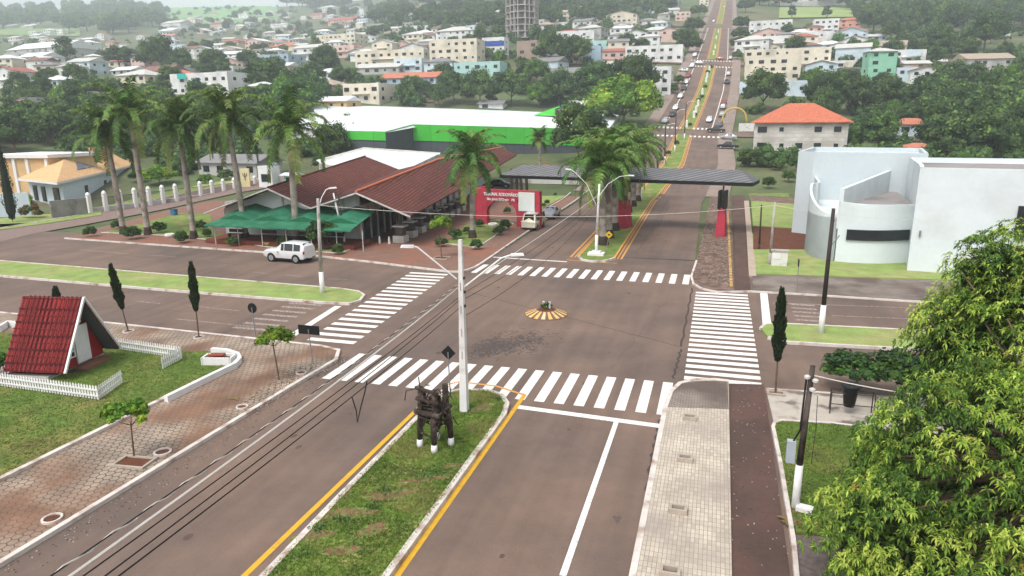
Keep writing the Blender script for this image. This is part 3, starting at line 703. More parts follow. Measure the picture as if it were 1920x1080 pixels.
# shrub with red leaves and pale hedge at the house wall
p = at(60, 408, .1); o = tag(obj('shrub', crown(61, (2.0, 1.2, 1.1), 16, 90, .2).mesh('foliage', [leafmat('rust_leaf', (112, 66, 46)), leafmat('rust_leaf_light', (136, 84, 56)), m_lf[1]]), None, p+Vector((0, 0, .8))), 'rust coloured bushes at the foot of the house wall', 'shrub')
p = at(48, 398, .1); o = tag(obj('shrub', crown(62, (1.2, 1.0, 1.3), 12, 80, .2).mesh('foliage', m_lfb), None, p+Vector((0, .5, 1.2))), 'bright green shrub behind the rust coloured bushes', 'shrub')
# ---- the large tree at the lower right
def behind(px, py, dep): return Vector((0, 0, CH))+ray(px, py)*dep
def big_tree():
    r = random.Random(77); o = thing('large_tree', 'large tree with drooping yellow green leaves filling the lower right corner', 'tree', (9.5, 19.5, 0))
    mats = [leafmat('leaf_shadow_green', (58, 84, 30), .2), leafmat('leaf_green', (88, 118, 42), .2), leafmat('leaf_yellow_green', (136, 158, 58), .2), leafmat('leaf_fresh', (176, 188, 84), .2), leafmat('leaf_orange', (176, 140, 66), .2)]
    mb = MB(); cl = []; O_ = Vector((9.5, 19.5, 0)); C0 = Vector((0, 0, 4.2)); LB = [(behind(1965, 650, 20)-O_, 3.1), (behind(1835, 900, 17.8)-O_, 2.85), (behind(2060, 860, 18)-O_, 3.3), (behind(1670, 1010, 17.3)-O_, 1.55), (behind(1815, 640, 20.3)-O_, 1.35), (behind(1880, 530, 20.3)-O_, 1.3), (behind(1770, 1120, 16.5)-O_, 1.8)]
    for k in range(12000):
        if len(cl) >= 300: break
        d = rdir(r)
        if d[2] < -.75: continue
        lb = LB[r.choice((0, 0, 0, 1, 1, 2, 3, 4, 5, 6))]; q = lb[0]+d*lb[1]*r.uniform(.78, .98)
        if any((q-b[0]).length < b[1]*.72 for b in LB): continue
        if q[2] < .9: continue
        # slimmer and broken towards the top
        cr = r.uniform(.42, .8)
        if all((q-c).length > .6*(cr+e) for c, e in cl): cl.append((q, cr))
    for q, cr in cl:
        n = int(95*cr*cr)+12; tone = r.choice((0, 1, 1, 1, 2))
        for k in range(n):
            d = rdir(r)
            if d[2] < -.3: d[2] *= -.6
            out = (d+(q-C0).normalized()*.5).normalized(); p = q+d*cr*r.uniform(.72, 1.12)
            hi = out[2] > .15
            nl = r.randint(7, 10); t0 = tone+(1 if hi and r.random() < .55 else 0); a0 = r.uniform(0, 6.28)  # up-facing sprays often a tone lighter, top light put into leaf colour
            if r.random() < .003: t0 = 4
            u = out.orthogonal().normalized(); w = out.cross(u)
            for j in range(nl):
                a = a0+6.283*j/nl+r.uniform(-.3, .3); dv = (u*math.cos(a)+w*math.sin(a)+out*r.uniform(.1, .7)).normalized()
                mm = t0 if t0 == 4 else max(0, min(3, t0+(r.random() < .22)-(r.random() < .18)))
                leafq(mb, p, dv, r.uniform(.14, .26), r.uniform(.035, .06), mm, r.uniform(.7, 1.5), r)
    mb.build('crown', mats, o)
    mb = MB(); core = random.Random(5)
    P = [Vector((0, 0, -.3)), Vector((0, 0, .6)), Vector((.1, .05, 1.8)), Vector((0, .1, 2.8))]; mb.tube(P, [.42, .34, .28, .24], 0, 10)
    for k, (q, cr) in enumerate(cl):
        if k % 2: continue
        s = Vector((0, .1, 2.6))+Vector((r.uniform(-.2, .2), r.uniform(-.2, .2), r.uniform(0, .8))); mid = s.lerp(q, .5)+Vector((0, 0, .35)); mb.tube([s, mid, q], [.1, .055, .02], 0, 5)
    mb.build('trunk', m_bark, o, True)
    mb = MB()                          # inner foliage seen through the gaps, crown shade put into its dark green
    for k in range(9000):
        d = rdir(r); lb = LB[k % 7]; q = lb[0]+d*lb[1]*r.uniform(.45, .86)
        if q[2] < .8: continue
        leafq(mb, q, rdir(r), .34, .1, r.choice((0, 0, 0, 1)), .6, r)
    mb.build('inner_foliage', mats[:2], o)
big_tree()
# ------------------------------------------------------------ street furniture
m_conc = mat('concrete', (178, 172, 166), .9, .12, 2, bump=.3, col2=(140, 130, 122), mix=(1.5, .5, .7))
m_conc2 = mat('concrete_white', (224, 220, 216), .85, .07, 1.5, col2=(176, 170, 164), mix=(1.2, .55, .75))
m_darkc = mat('dark_post', (64, 56, 52), .85, .2, 3, bump=.3)
m_wood = mat('weathered_wood', (62, 50, 44), .9, .35, 4, bump=.8, col2=(96, 84, 76), mix=(5, .5, .65))
m_wpaint = mat('white_paint', (232, 230, 228), .7, .05, 2)
m_metal = mat('galvanised', (150, 152, 154), .5, .08, 4, metal=.5)
m_black = mat('black_paint', (26, 26, 28), .5, .1, 4)
m_cable = mat('cable', (34, 32, 32), .7, .05, 3); m_cablew = mat('pale_cable', (214, 206, 198), .6, .05, 3)
m_insul = mat('insulator', (210, 206, 200), .35, .05, 4)
m_glass = mat('glass_dark', (30, 34, 38), .12, .1, 2, spec=.6)
def up_of(px, py, tx, ty, dz=0.0):
    p = at(px, py, dz); h = htop(tx, ty, p); rr = ray(tx, ty); hor = math.hypot(p[0], p[1])/math.hypot(rr[0], rr[1]); return p, h, Vector((rr[0]*hor-p[0], rr[1]*hor-p[1], h))
def above(p, px, py):               # point above ground p, on the upright plane at p's distance, seen at px,py
    rr = ray(px, py); hor = math.hypot(p[0], p[1])/math.hypot(rr[0], rr[1]); return Vector((rr[0]*hor, rr[1]*hor, CH+rr[2]*hor))
def arm(o, pts, head=True, r=.035, m=None):
    MB().tube(pts, r, 0, 8).build('lamp_arm', m or m_wpaint, o)
    if head:
        a, b = Vector(pts[-2]), Vector(pts[-1]); d = (b-a); d[2] *= .2; d.normalize(); mb = MB(); w = Vector((-d[1], d[0], 0))*.11; u = Vector((0, 0, .06))
        P = [b-w*.6-u, b+w*.6-u, b+d*.55+w-u, b+d*.55-w-u, b-w*.6+u, b+w*.6+u, b+d*.5+w*.8+u*.6, b+d*.5-w*.8+u*.6]
        mb.faces(P, [(3, 2, 1, 0), (4, 5, 6, 7), (0, 1, 5, 4), (1, 2, 6, 5), (2, 3, 7, 6), (3, 0, 4, 7)]); mb.build('lamp_head', m_wpaint, o)
# white concrete pole with two lamp arms on the near median
p, h, t = up_of(871, 770, 863, 449, .14)
o = thing('street_lamp', 'tall white square concrete pole with two lamp arms on the near median', 'street lamp', p)
mb = MB(); n = 4
for z0, z1, m in ((-.3, 1.75, 0), (1.753, h, 1)):
    w0, w1 = .165-.012*z0, .165-.012*z1; 
    P = [(sx*w+t[0]*z/h, sy*w+t[1]*z/h, z) for z, w in ((z0, w0), (z1, w1)) for sx, sy in ((-1, -1), (1, -1), (1, 1), (-1, 1))]
    mb.faces(P, [(0, 1, 5, 4), (1, 2, 6, 5), (2, 3, 7, 6), (3, 0, 4, 7), (4, 5, 6, 7)], m)
mb.build('pole', [m_wpaint, m_conc2], o)
for z in (2.6, 3.6, 4.6, 5.6): MB().box((.02, -.155+.012*z, z), (.05, .02, .35)).build('pole_groove', m_conc, o)
L0 = above(p, 856, 523)-p; L1 = above(p, 783, 464)-p; L2 = above(p, 776, 462)-p
arm(o, [L0, L1, L2]); R0 = above(p, 868, 540)-p; R1 = above(p, 940, 484)-p; R2 = above(p, 958, 478)-p; arm(o, [R0, R1, R2])
for z in (h*.62, h*.70, h*.78): MB().lathe((.17, 0, z), [(.03, 0), (.05, .03), (.03, .06), (.05, .09), (.03, .12)], 0, 8).box((.1, 0, z+.03), (.1, .05, .05)).build('insulator', m_darkc, o)
WP = {'mid': p+t*.72, 'mid2': p+t*.62, 'mid3': p+t*.66, 'mid4': p+t*.8}
# dark pole with white foot
def pole(px, py, tx, ty, r, label, m, foot=1.6, name='utility_pole', mf=None, sq=False):
    p, h, t = up_of(px, py, tx, ty, .12); o = thing(name, label, 'utility pole', p)
    n = 4 if sq else 10
    MB().tube([(0, 0, foot), t], [r*.92, r*.68], 0, n).build('pole', m, o, not sq)
    MB().tube([(0, 0, -.3), (0, 0, foot+.001)], [r*1.18, r*1.05], 0, n).build('painted_foot', mf or m_wpaint, o, not sq); return o, p, t
o, p, t = pole(1539, 624, 1563, 391, .15, 'tall black utility pole with a white foot on the right median', m_darkc, 1.7)
mb = MB(); mb.tube([t*.72+Vector((.1, 0, 0)), t*.74+Vector((.35, 0, .2)), t*.76+Vector((.45, 0, .25))], .03, 0, 6); mb.lathe(t*.9+Vector((.1, 0, 0)), [(.04, 0), (.06, .05), (.04, .1)], 0, 8); mb.build('bracket', m_metal, o); WP['r1'] = p+t*.9
o, p, t = pole(1491, 952, 1524, 686, .115, 'leaning dark utility pole with a grey meter box on the near lawn', mat('grey_brown_post', (104, 92, 86), .9, .25, 3, col2=(60, 52, 50), mix=(2, .45, .6)), 1.55)
mb = MB(); mb.box((-.3, -.05, 2.0), (.26, .2, .75)); mb.build('meter_box', mat('box_grey', (176, 184, 192), .6, .06, 3), o)
MB().tube([(-.27, -.05, 2.3), (-.1, -.14, 2.8), t*.93+Vector((-.15, -.1, 0))], .03, 0, 6).build('conduit', m_black, o)
for dx, dz in ((-.14, 0), (.1, -.1), (.04, -.4)): MB().lathe(t+Vector((dx, -.12, dz-.4)), [(.04, 0), (.09, .03), (.09, .1), (.04, .13)], 0, 8).build('insulator', m_insul, o); WP['r2'] = p+t*.94
p2 = at(1508, 958, .14); tag(MB().box((0, 0, .08), (.5, .3, .14)).box((-.02, 0, .165), (.42, .24, .03)).build('utility_cover', m_wpaint, None, False, p2, R(-12)), 'white concrete cover slab lying at the foot of the meter pole', 'cover slab')
o, p, t = pole(605, 549, 596, 372, .16, 'grey lamp pole with a white foot on the left median behind the white car', m_conc, 1.6, 'street_lamp'); o['category'] = 'street lamp'
a0 = above(p, 597, 392)-p; arm(o, [a0, above(p, 603, 370)-p, above(p, 611, 356)-p, above(p, 617, 353)-p]); WP['l1'] = p+t*.93
o, p, t = pole(643, 459, 625, 362, .12, 'thin white pole close to the terminal corner', m_wpaint, 1.5)
o, p, t = pole(646, 461, 634, 364, .12, 'dark post with white foot standing against the green awning', m_darkc, 1.2); WP['l2'] = p+t
o, p, t = pole(1443, 495, 1453, 379, .13, 'pale concrete pole beside the grey meter cabinet', m_conc, 1.0, mf=m_conc); WP['r3'] = p+t*.95
pc = at(1460, 497, .13); o = thing('meter_cabinet', 'grey concrete meter cabinet on the lawn by the white building', 'cabinet', pc); MB().box((0, 0, .62), (1.25, .7, 1.24)).build('body', m_conc2, o); MB().box((0, 0, 1.275), (1.4, .85, .07)).build('slab', m_conc, o); MB().box((-.25, -.36, .85), (.6, .04, .5)).build('door', m_wpaint, o)
o, p, t = pole(1423, 467, 1428, 384, .1, 'thin black post near the pale concrete pole', m_darkc, .5, mf=m_darkc)
o, p, t = pole(1118, 478, 1124, 345, .13, 'white footed lamp pole in front of the median palms with two curved arms', m_conc2, 1.9, 'street_lamp'); o['category'] = 'street lamp'
for q in ([(1118, 385), (1100, 345), (1080, 325), (1071, 318)], [(1120, 372), (1140, 345), (1162, 331), (1178, 329)]): arm(o, [above(p, *k)-p for k in q], r=.03)
mb = MB(); mb.box((0, 0, .1), (1.5, 1.1, .25)); mb.box((0, 0, .3), (.8, .7, .2)); mb.build('plinth', m_wpaint, o)
WP['m1'] = p+t*.85
o, p, t = pole(1202, 374, 1205, 335, .1, 'short pole with white foot under the gateway roof at the median end', m_darkc, 2.0)
for (bx, by, tx, ty, lb) in [(1246, 308, 1248, 235, 'left dark pole with a white foot in the far median'), (1265, 285, 1268, 208, 'middle dark pole of the far median'), (1283, 262, 1287, 192, 'far dark pole of the median near the zebra crossing')]:
    o, p, t = pole(bx, by, tx, ty, .14, lb, m_darkc, 1.6); o['group'] = 'poles along the far median'; arm(o, [t*.95, t*.99+Vector((.5, 0, .2)), t+Vector((1.3, 0, .3))], r=.04)
    WP['m%d' % bx] = p+t*.97
# signs
def sign(px, py, tx, ty, kind, label, rpost=.03, mface=None):
    p, h, t = up_of(px, py, tx, ty, .12); o = thing('road_sign', label, 'road sign', p)
    MB().tube([(0, 0, -.1), t*1.02], rpost, 0, 8).build('post', m_metal, o); q = t
    mb = MB(); n = 24; R_ = {'round': .3, 'diamond': .36, 'yellow': .36}.get(kind, .3)
    if kind == 'round': pts = [(R_*math.cos(6.283*k/n), R_*math.sin(6.283*k/n)) for k in range(n)]
    elif kind in ('diamond', 'yellow'): pts = [(0, -R_), (R_, 0), (0, R_), (-R_, 0)]
    else: pts = [(-.62, -.24), (.62, -.24), (.62, .24), (-.62, .24)]
    y = .045
    if kind == 'yellow': y = -.045
    P = [(q[0]+a, q[1]+y-.012, q[2]+b) for a, b in pts]+[(q[0]+a, q[1]+y+.012, q[2]+b) for a, b in pts]; k = len(pts)
    mb.faces(P, [tuple(range(k)), tuple(reversed(range(k, 2*k)))]+[(i, k+i, k+(i+1) % k, (i+1) % k) for i in range(k)]); mb.build('panel', mface or m_black, o)
    if kind == 'yellow':
        MB().box((q[0], q[1]-.065, q[2]+.02), (.24, .012, .09)).box((q[0], q[1]-.065, q[2]-.06), (.1, .012, .08)).build('symbol', m_black, o)
    return o
sign(480, 634, 472, 578, 'round', 'round road sign seen from behind at the end of the side street')
sign(588, 684, 578, 619, 'rect', 'black backed rectangular sign beside the left crossing')
sign(844, 732, 840, 662, 'diamond', 'black backed diamond sign at the tip of the near median')
sign(1136, 471, 1142, 440, 'yellow', 'yellow diamond warning sign facing the crossing on the far median', mface=mat('sign_yellow', (226, 180, 30), .6, .04, 3))
p, h, t = up_of(1494, 549, 1498, 486, .11); o = thing('road_sign', 'thin edge on sign on a pole beside the right side street', 'road sign', p); MB().tube([(0, 0, -.1), t], .025, 0, 8).build('post', m_metal, o); MB().box(t-Vector((0, 0, .25)), (.05, .5, .5)).build('panel', m_black, o)
# cables
def cable(name, a, b, sag, r, m, label, n=22):
    a, b = Vector(a), Vector(b); P = [a.lerp(b, k/n)-Vector((0, 0, sag*4*(k/n)*(1-k/n))) for k in range(n+1)]
    return tag(MB().tube(P, r, 0, 5).build(name, m, None), label, 'cable', 'overhead cables')
def behind(px, py, dep):            # point of the air at a known distance
    r = ray(px, py); return Vector((0, 0, CH))+r*dep
wl = [((858, 540), (104, 1100), 9.2, .026, m_cablew, 'thick pale cable running from the white pole to the lower left'), ((858, 534), (66, 1100), 9.2, .013, m_cable, 'thin wavy cable left of the thick pale one'),
      ((862, 556), (128, 1100), 9.2, .013, m_cable, 'first thin dark cable right of the thick pale one'), ((862, 562), (170, 1100), 9.2, .013, m_cable, 'second thin dark cable from the white pole to the lower left'), ((864, 575), (196, 1100), 9.2, .014, m_cable, 'rightmost dark cable from the white pole to the lower left')]
pp = at(871, 770); D0 = depth(Vector((pp[0], pp[1], 5)))
for a, b, dp, r, m, lb in wl: cable('cable', behind(a[0], a[1], D0), behind(b[0], b[1], dp), .12, r, m, lb)
mb = MB(); A0 = behind(858, 534, D0); B0 = behind(66, 1100, 9.2); P = []
for k in range(90): 
    f = k/89; P.append(A0.lerp(B0, f)+Vector((math.cos(f*150)*.02, 0, math.sin(f*150)*.03-.48*f*(1-f)-.01)))
tag(MB().tube(P, .014, 0, 4).build('cable', m_cablew, None), 'pale cable twisted loosely round the thin wavy one', 'cable', 'overhead cables')
D1 = depth(WP['m1']); e1 = WP['m1']
for k, (x, y, r, m) in enumerate([(872, 535, .02, m_cablew), (872, 548, .013, m_cable), (872, 560, .013, m_cable), (872, 592, .013, m_cable)]):
    cable('cable', behind(x, y, D0), e1-Vector((0, 0, .25*k)), .1+.25*k, r, m, ['upper pale', 'second', 'third', 'lowest'][k]+' cable from the white pole to the lamp by the median palms')
cable('cable', behind(870, 545, D0), WP['r1']-Vector((0, 0, 4.5)), 1.6, .012, m_cable, 'lone dark cable sagging across the crossing to the right') if False else None
cable('cable', WP['l1'], WP['r3'], .9, .02, m_cablew, 'pale cable spanning the avenue in front of the gateway')
cable('cable', WP['r2'], Vector((7.5, 22, 4.2)), .1, .02, m_cablew, 'pale cable from the meter pole into the large tree')
cable('cable', WP['r3'], Vector((17, 60.5, 4.4)), .3, .015, m_cablew, 'thin pale cable from the concrete pole to the white building')
q0 = behind(688, 715, 20); tag(MB().tube([q0, behind(684, 735, 20), behind(676, 765, 20), behind(670, 792, 20), behind(668, 770, 20), behind(660, 745, 20)], .02, 0, 5).build('cable', m_cable, None), 'loose end of cable hanging from the bundle in front of the median', 'cable', 'overhead cables')
q0 = behind(1533, 742, 24.5); tag(MB().tube([q0, behind(1530, 800, 24.5), behind(1521, 870, 24.5)], .012, 0, 5).build('cable', m_cable, None), 'thin cord dangling beside the meter pole over the lawn', 'cable', 'overhead cables')
# seam across the crossing
mb = MB(); a, b = at(880, 548), at(1275, 650); P = [a.lerp(b, k/40)+Vector((math.sin(k*1.7)*.03, math.sin(k*1.1)*.04, .005)) for k in range(41)]
mb2 = MB()
for u, v_ in zip(P, P[1:]): mb2.poly([(u[0], u[1]-.035, .005), (v_[0], v_[1]-.035, .005), (v_[0], v_[1]+.035, .005), (u[0], u[1]+.035, .005)])
for px0, px1 in (((1277, 655), (1262, 710)), ((1277, 650), (1298, 540)), ((1240, 780), (1222, 860)), ((1222, 860), (1195, 1050))):
    a, b = at(*px0), at(*px1); d = (b-a).normalized(); w = Vector((-d[1], d[0], 0))
    Q = [a.lerp(b, k/14)+w*math.sin(k*2.3)*.06 for k in range(15)]
    for u, v_ in zip(Q, Q[1:]): mb2.poly([u-w*.06+Vector((0, 0, .005)), v_-w*.06+Vector((0, 0, .005)), v_+w*.06+Vector((0, 0, .005)), u+w*.06+Vector((0, 0, .005))])
struct(mb2.build('road_seam', mat('tar_seam', (74, 64, 60), .9, .1, 3, coords='w')))
# black rubber scuffs
m_sc = mat('scuff', (84, 74, 70), .9, .15, 2.5, coords='w'); n_ = m_sc.node_tree.nodes; L_ = m_sc.node_tree.links; bs = n_['Principled BSDF']
def scuff(px, py, rx, ry, seed, dens=240):
    r = random.Random(seed); c = at(px, py); mb = MB()
    for k in range(dens):
        x = r.gauss(0, rx*.42); y = r.gauss(0, ry*.42); a = r.uniform(0, 3.14); l = r.uniform(.05, .22); w = r.uniform(.015, .045)
        u = Vector((math.cos(a)*l, math.sin(a)*l, 0)); v_ = Vector((-math.sin(a)*w, math.cos(a)*w, 0)); q = Vector((c[0]+x, c[1]+y, .005+k*.000004))
        mb.poly([q-u-v_, q+u-v_, q+u+v_, q-u+v_])
    struct(mb.build('road_scuffs', m_sc))
scuff(925, 650, 1.3, 2.2, 5, 420); scuff(985, 640, 1.5, 2.4, 6, 260); scuff(560, 705, 1.0, .8, 8, 120)
# little traffic island with yellow rays
p = at(1024, 590); o = thing('traffic_island', 'low round traffic island with yellow rays and plants in the middle of the crossing', 'traffic island', p)
MB().lathe((0, 0, 0), [(1.42, 0), (1.36, .07), (.62, .36), (.55, .36)], 0, 40).build('base', mat('island_base', (118, 92, 78), .9, .15, 3), o)
mb = MB(); n = 17
for k in range(n):
    a = 6.283*k/n; w = 6.283/n*.27
    f = lambda r_, z, aa: (r_*math.cos(aa), r_*math.sin(aa), z)
    P = [f(1.375, .072, a-w), f(1.375, .072, a+w), f(.66, .352, a+w), f(.66, .352, a-w)]; mb.poly([(x*1.002, y*1.002, z+.008) for x, y, z in P])
mb.build('painted_rays', mat('ray_yellow', (226, 180, 104), .8, .12, 4, col2=(214, 196, 160), mix=(3, .5, .65)), o)
MB().lathe((0, 0, .3), [(.56, .0), (.5, .1), (.1, .14)], 0, 16).build('soil', m_soil, o)
mb = crown(91, (.5, .4, .22), 9, 34, .1); mb.build('plants', m_lf, o, loc=(.05, 0, .5))
mb = MB(); rr_ = random.Random(4)
for k in range(26):
    a = rr_.uniform(0, 6.28); leafq(mb, Vector((0, 0, .4)), Vector((math.cos(a)*.5, math.sin(a)*.5, 1)).normalized(), .6, .05, 0, .2, rr_)
mb.build('spiky_plant', m_lf[0], o)
mb = MB()
for dx in (-.2, .2): mb.box((dx, .12, .62), (.13, .1, .5)); 
mb.build('white_marker', m_wpaint, o)
# rustic wooden contraption on the near median
def contraption():
    p = at(818, 835, .14); o = thing('wooden_press', 'rustic dark timber press with white painted feet on the near median', 'monument', p, R(-14))
    r = random.Random(9); mb = MB(); H = htop(815, 722, p)
    legs = [(-.48, -.4), (.3, -.52), (.5, .3), (-.3, .45)]
    for k, (x, y) in enumerate(legs):
        f = MB(); f.lathe((x, y, -.05), [(.12, 0), (.13, .2), (.11, .38)], 0, 8); f.build('painted_foot', m_wpaint, o, True)
        MB().tube([(x, y, .3), (x*.95, y*.9, 1.0), (x*.8, y*.8, 1.6)], [.1, .13, .12], 0, 8).build('leg', m_wood, o, True)
    for x, y in ((-.4, -.36), (.34, -.38), (.34, .3)):
        mb.tube([(x, y, .9), (x*.9, y, 1.9), (x*.92, y, H-.02)], [.13, .13, .12], 0, 7)
    mb.build('upright', m_wood, o, True)
    for A_, B_, q in (((-.55, -.42, H-.05), (.5, -.44, H-.1), .07), ((-.5, -.45, 2.05), (.5, -.45, 2.0), .08), ((-.6, -.45, 1.5), (.6, -.5, 1.52), .11), ((.44, -.5, 1.5), (.44, .45, 1.6), .08), ((-.45, -.5, 1.45), (-.45, .5, 1.5), .08), ((-.5, -.4, .62), (.35, -.52, .6), .045)): MB().tube([A_, B_], q, 0, 7).build('crossbeam', m_wood, o, True)
    mb = MB()
    for k in range(9): x = -.42+.105*k; mb.tube([(x, -.32+.1*math.sin(k*2), 1.05+.1*math.sin(k)), (x*.95, -.2, 2.0+.25*math.sin(k*1.7))], .05, 0, 6)
    mb.tube([(0, 0, .75), (0, 0, 1.6)], .2, 0, 12)
    for k in range(8): x = -.36+.1*k; mb.tube([(x, .1+.1*math.sin(k*3), .9), (x*.9, .15, 1.9+.2*math.sin(k*2.7))], .06, 0, 6); mb.build('barrel', m_wood, o, True)
    for k in range(7):
        z = 1.25+.15*k+r.uniform(-.03, .03); sx = r.uniform(.36, .56); MB().tube([(-sx, r.uniform(-.5, -.3), z+r.uniform(-.08, .08)), (sx, r.uniform(-.5, -.3), z+r.uniform(-.08, .08))], r.uniform(.02, .04), 0, 5).build('slat', m_wood, o)
    for k in range(5):
        y = r.uniform(-.4, .4); MB().tube([(.46+r.uniform(-.05, .08), -.45, 1.0+.13*k), (.44, .4, 1.05+.12*k+r.uniform(-.2, .2))], r.uniform(.025, .05), 0, 5).build('slat', m_wood, o)
    mb = MB()
    for k in range(30):
        a = Vector((r.uniform(-.55, .55), r.uniform(-.6, .4), r.uniform(1.0, 2.6))); b = a+Vector((r.uniform(-.35, .35), r.uniform(-.3, .3), r.uniform(-.6, .3))); c = a.lerp(b, .5)+Vector((r.uniform(-.2, .2), 0, r.uniform(-.2, .2)))
        mb.tube([a, c, b], .022, 0, 5)
    for s in (-1, 1):
        P = [Vector((s*.46+.12*math.cos(t), -.3, 1.7+.25*math.sin(t))) for t in [k*.5 for k in range(13)]]; mb.tube(P, .02, 0, 5)
    mb.build('iron_fittings', mat('rusty_iron', (52, 46, 44), .7, .3, 5), o); return o
contraption()
# bin on its stand
p = at(1590, 775, .1); o = thing('litter_bin', 'black litter bin hung in a dark frame beside the right hand lawn', 'bin', p)
MB().lathe((0, 0, .35), [(.22, 0), (.26, .3), (.3, .75), (.42, .95), (.36, .97), (.05, .9)], 0, 16).build('bucket', m_black, o, True)
for x, y in ((-.75, -.2), (-.7, .3), (.95, -.15), (.95, .3)): MB().tube([(x, y, 0), (x, y, .95)], .025, 0, 6).build('leg', m_darkc, o)
MB().tube([(-.75, -.2, .95), (.95, -.15, .95), (.95, .3, .95), (-.7, .3, .95), (-.75, -.2, .95)], .025, 0, 6).tube([(-.75, -.2, .45), (.95, -.15, .45)], .02, 0, 6).build('rail', m_darkc, o)
# ------------------------------------------------------------ vehicles
m_tyre = mat('tyre', (34, 32, 32), .9, .1, 6); m_rim = mat('rim', (176, 178, 182), .35, .05, 5, metal=.4)
m_red = mat('tail_red', (150, 30, 28), .3, .05, 5); m_lamp = mat('lamp_clear', (220, 222, 224), .15, .03, 5)
def paint(name, rgb, met=.15): 
    m = mat('paint_'+name, rgb, .28, .03, 2, metal=met, spec=.5); m.node_tree.nodes['Principled BSDF'].inputs['Coat Weight'].default_value = .5; return m
# stations: x, sill z, belt half width, belt z, roof half width, roof z   (x runs to the front)
KINDS = {
 'suv': dict(L=4.7, W=.92, st=[(-2.35, .55, .80, .95, .62, 1.02), (-2.28, .42, .88, 1.08, .70, 1.55), (-2.0, .38, .92, 1.12, .74, 1.80), (-1.2, .38, .92, 1.10, .76, 1.85), (-.15, .38, .92, 1.08, .76, 1.85), (.22, .38, .92, 1.08, .74, 1.79), (.88, .38, .92, 1.1, .80, 1.2), (1.6, .40, .92, 1.06, .80, 1.15), (2.12, .42, .88, 1.0, .76, 1.08), (2.3, .48, .8, .86, .7, .92), (2.36, .5, .74, .66, .6, .70)], wx=(-1.42, 1.36), wr=.39, rear=(1, 2), ws=(5, 6), side=[(2, 3), (3, 4), (4, 5)]),
 'sedan': dict(L=4.3, W=.85, st=[(-2.15, .5, .74, .85, .62, .92), (-2.05, .34, .82, .92, .70, .99), (-1.45, .3, .85, .93, .72, 1.04), (-.85, .3, .85, .93, .60, 1.40), (-.2, .3, .85, .92, .62, 1.46), (.3, .3, .85, .91, .62, 1.42), (1.0, .3, .85, .90, .74, .97), (1.55, .32, .83, .84, .72, .90), (1.95, .36, .78, .72, .66, .78), (2.13, .42, .68, .58, .56, .62)], wx=(-1.25, 1.3), wr=.31, rear=(2, 3), ws=(5, 6), side=[(3, 4), (4, 5)]),
 'hatch': dict(L=3.8, W=.82, st=[(-1.9, .5, .72, .85, .60, .95), (-1.84, .34, .80, .94, .62, 1.2), (-1.5, .3, .82, .94, .62, 1.45), (-.5, .3, .82, .93, .64, 1.5), (.2, .3, .82, .92, .63, 1.46), (.9, .3, .82, .91, .72, .98), (1.4, .32, .8, .85, .7, .92), (1.75, .36, .75, .72, .64, .78), (1.9, .42, .66, .58, .54, .62)], wx=(-1.15, 1.2), wr=.3, rear=(1, 2), ws=(4, 5), side=[(2, 3), (3, 4)]),
 'van': dict(L=4.4, W=.86, st=[(-2.2, .5, .78, 1.1, .68, 1.15), (-2.15, .38, .84, 1.12, .70, 1.6), (-1.95, .34, .86, 1.12, .72, 1.88), (-.9, .34, .86, 1.12, .74, 1.93), (.3, .34, .86, 1.12, .74, 1.93), (1.2, .34, .86, 1.12, .74, 1.93), (1.75, .34, .86, 1.12, .72, 1.86), (2.05, .36, .84, 1.12, .68, 1.2), (2.2, .4, .80, .95, .7, 1.0)], wx=(-1.25, 1.25), wr=.32, rear=(1, 2), ws=(6, 7), side=[(2, 3), (3, 4), (4, 5), (5, 6)]),
 'pickup': dict(L=5.0, W=.9, st=[(-2.5, .55, .84, 1.0, .8, 1.02), (-2.4, .42, .88, 1.02, .82, 1.05), (-1.0, .4, .9, 1.03, .82, 1.07), (-.85, .4, .9, 1.03, .70, 1.68), (-.1, .4, .9, 1.03, .7, 1.76), (.5, .4, .9, 1.03, .7, 1.7), (1.15, .4, .9, 1.02, .8, 1.12), (1.9, .42, .88, .98, .76, 1.04), (2.3, .45, .84, .88, .7, .94), (2.48, .52, .74, .7, .6, .76)], wx=(-1.5, 1.5), wr=.38, rear=(2, 3), ws=(5, 6), side=[(3, 4), (4, 5)]),
}
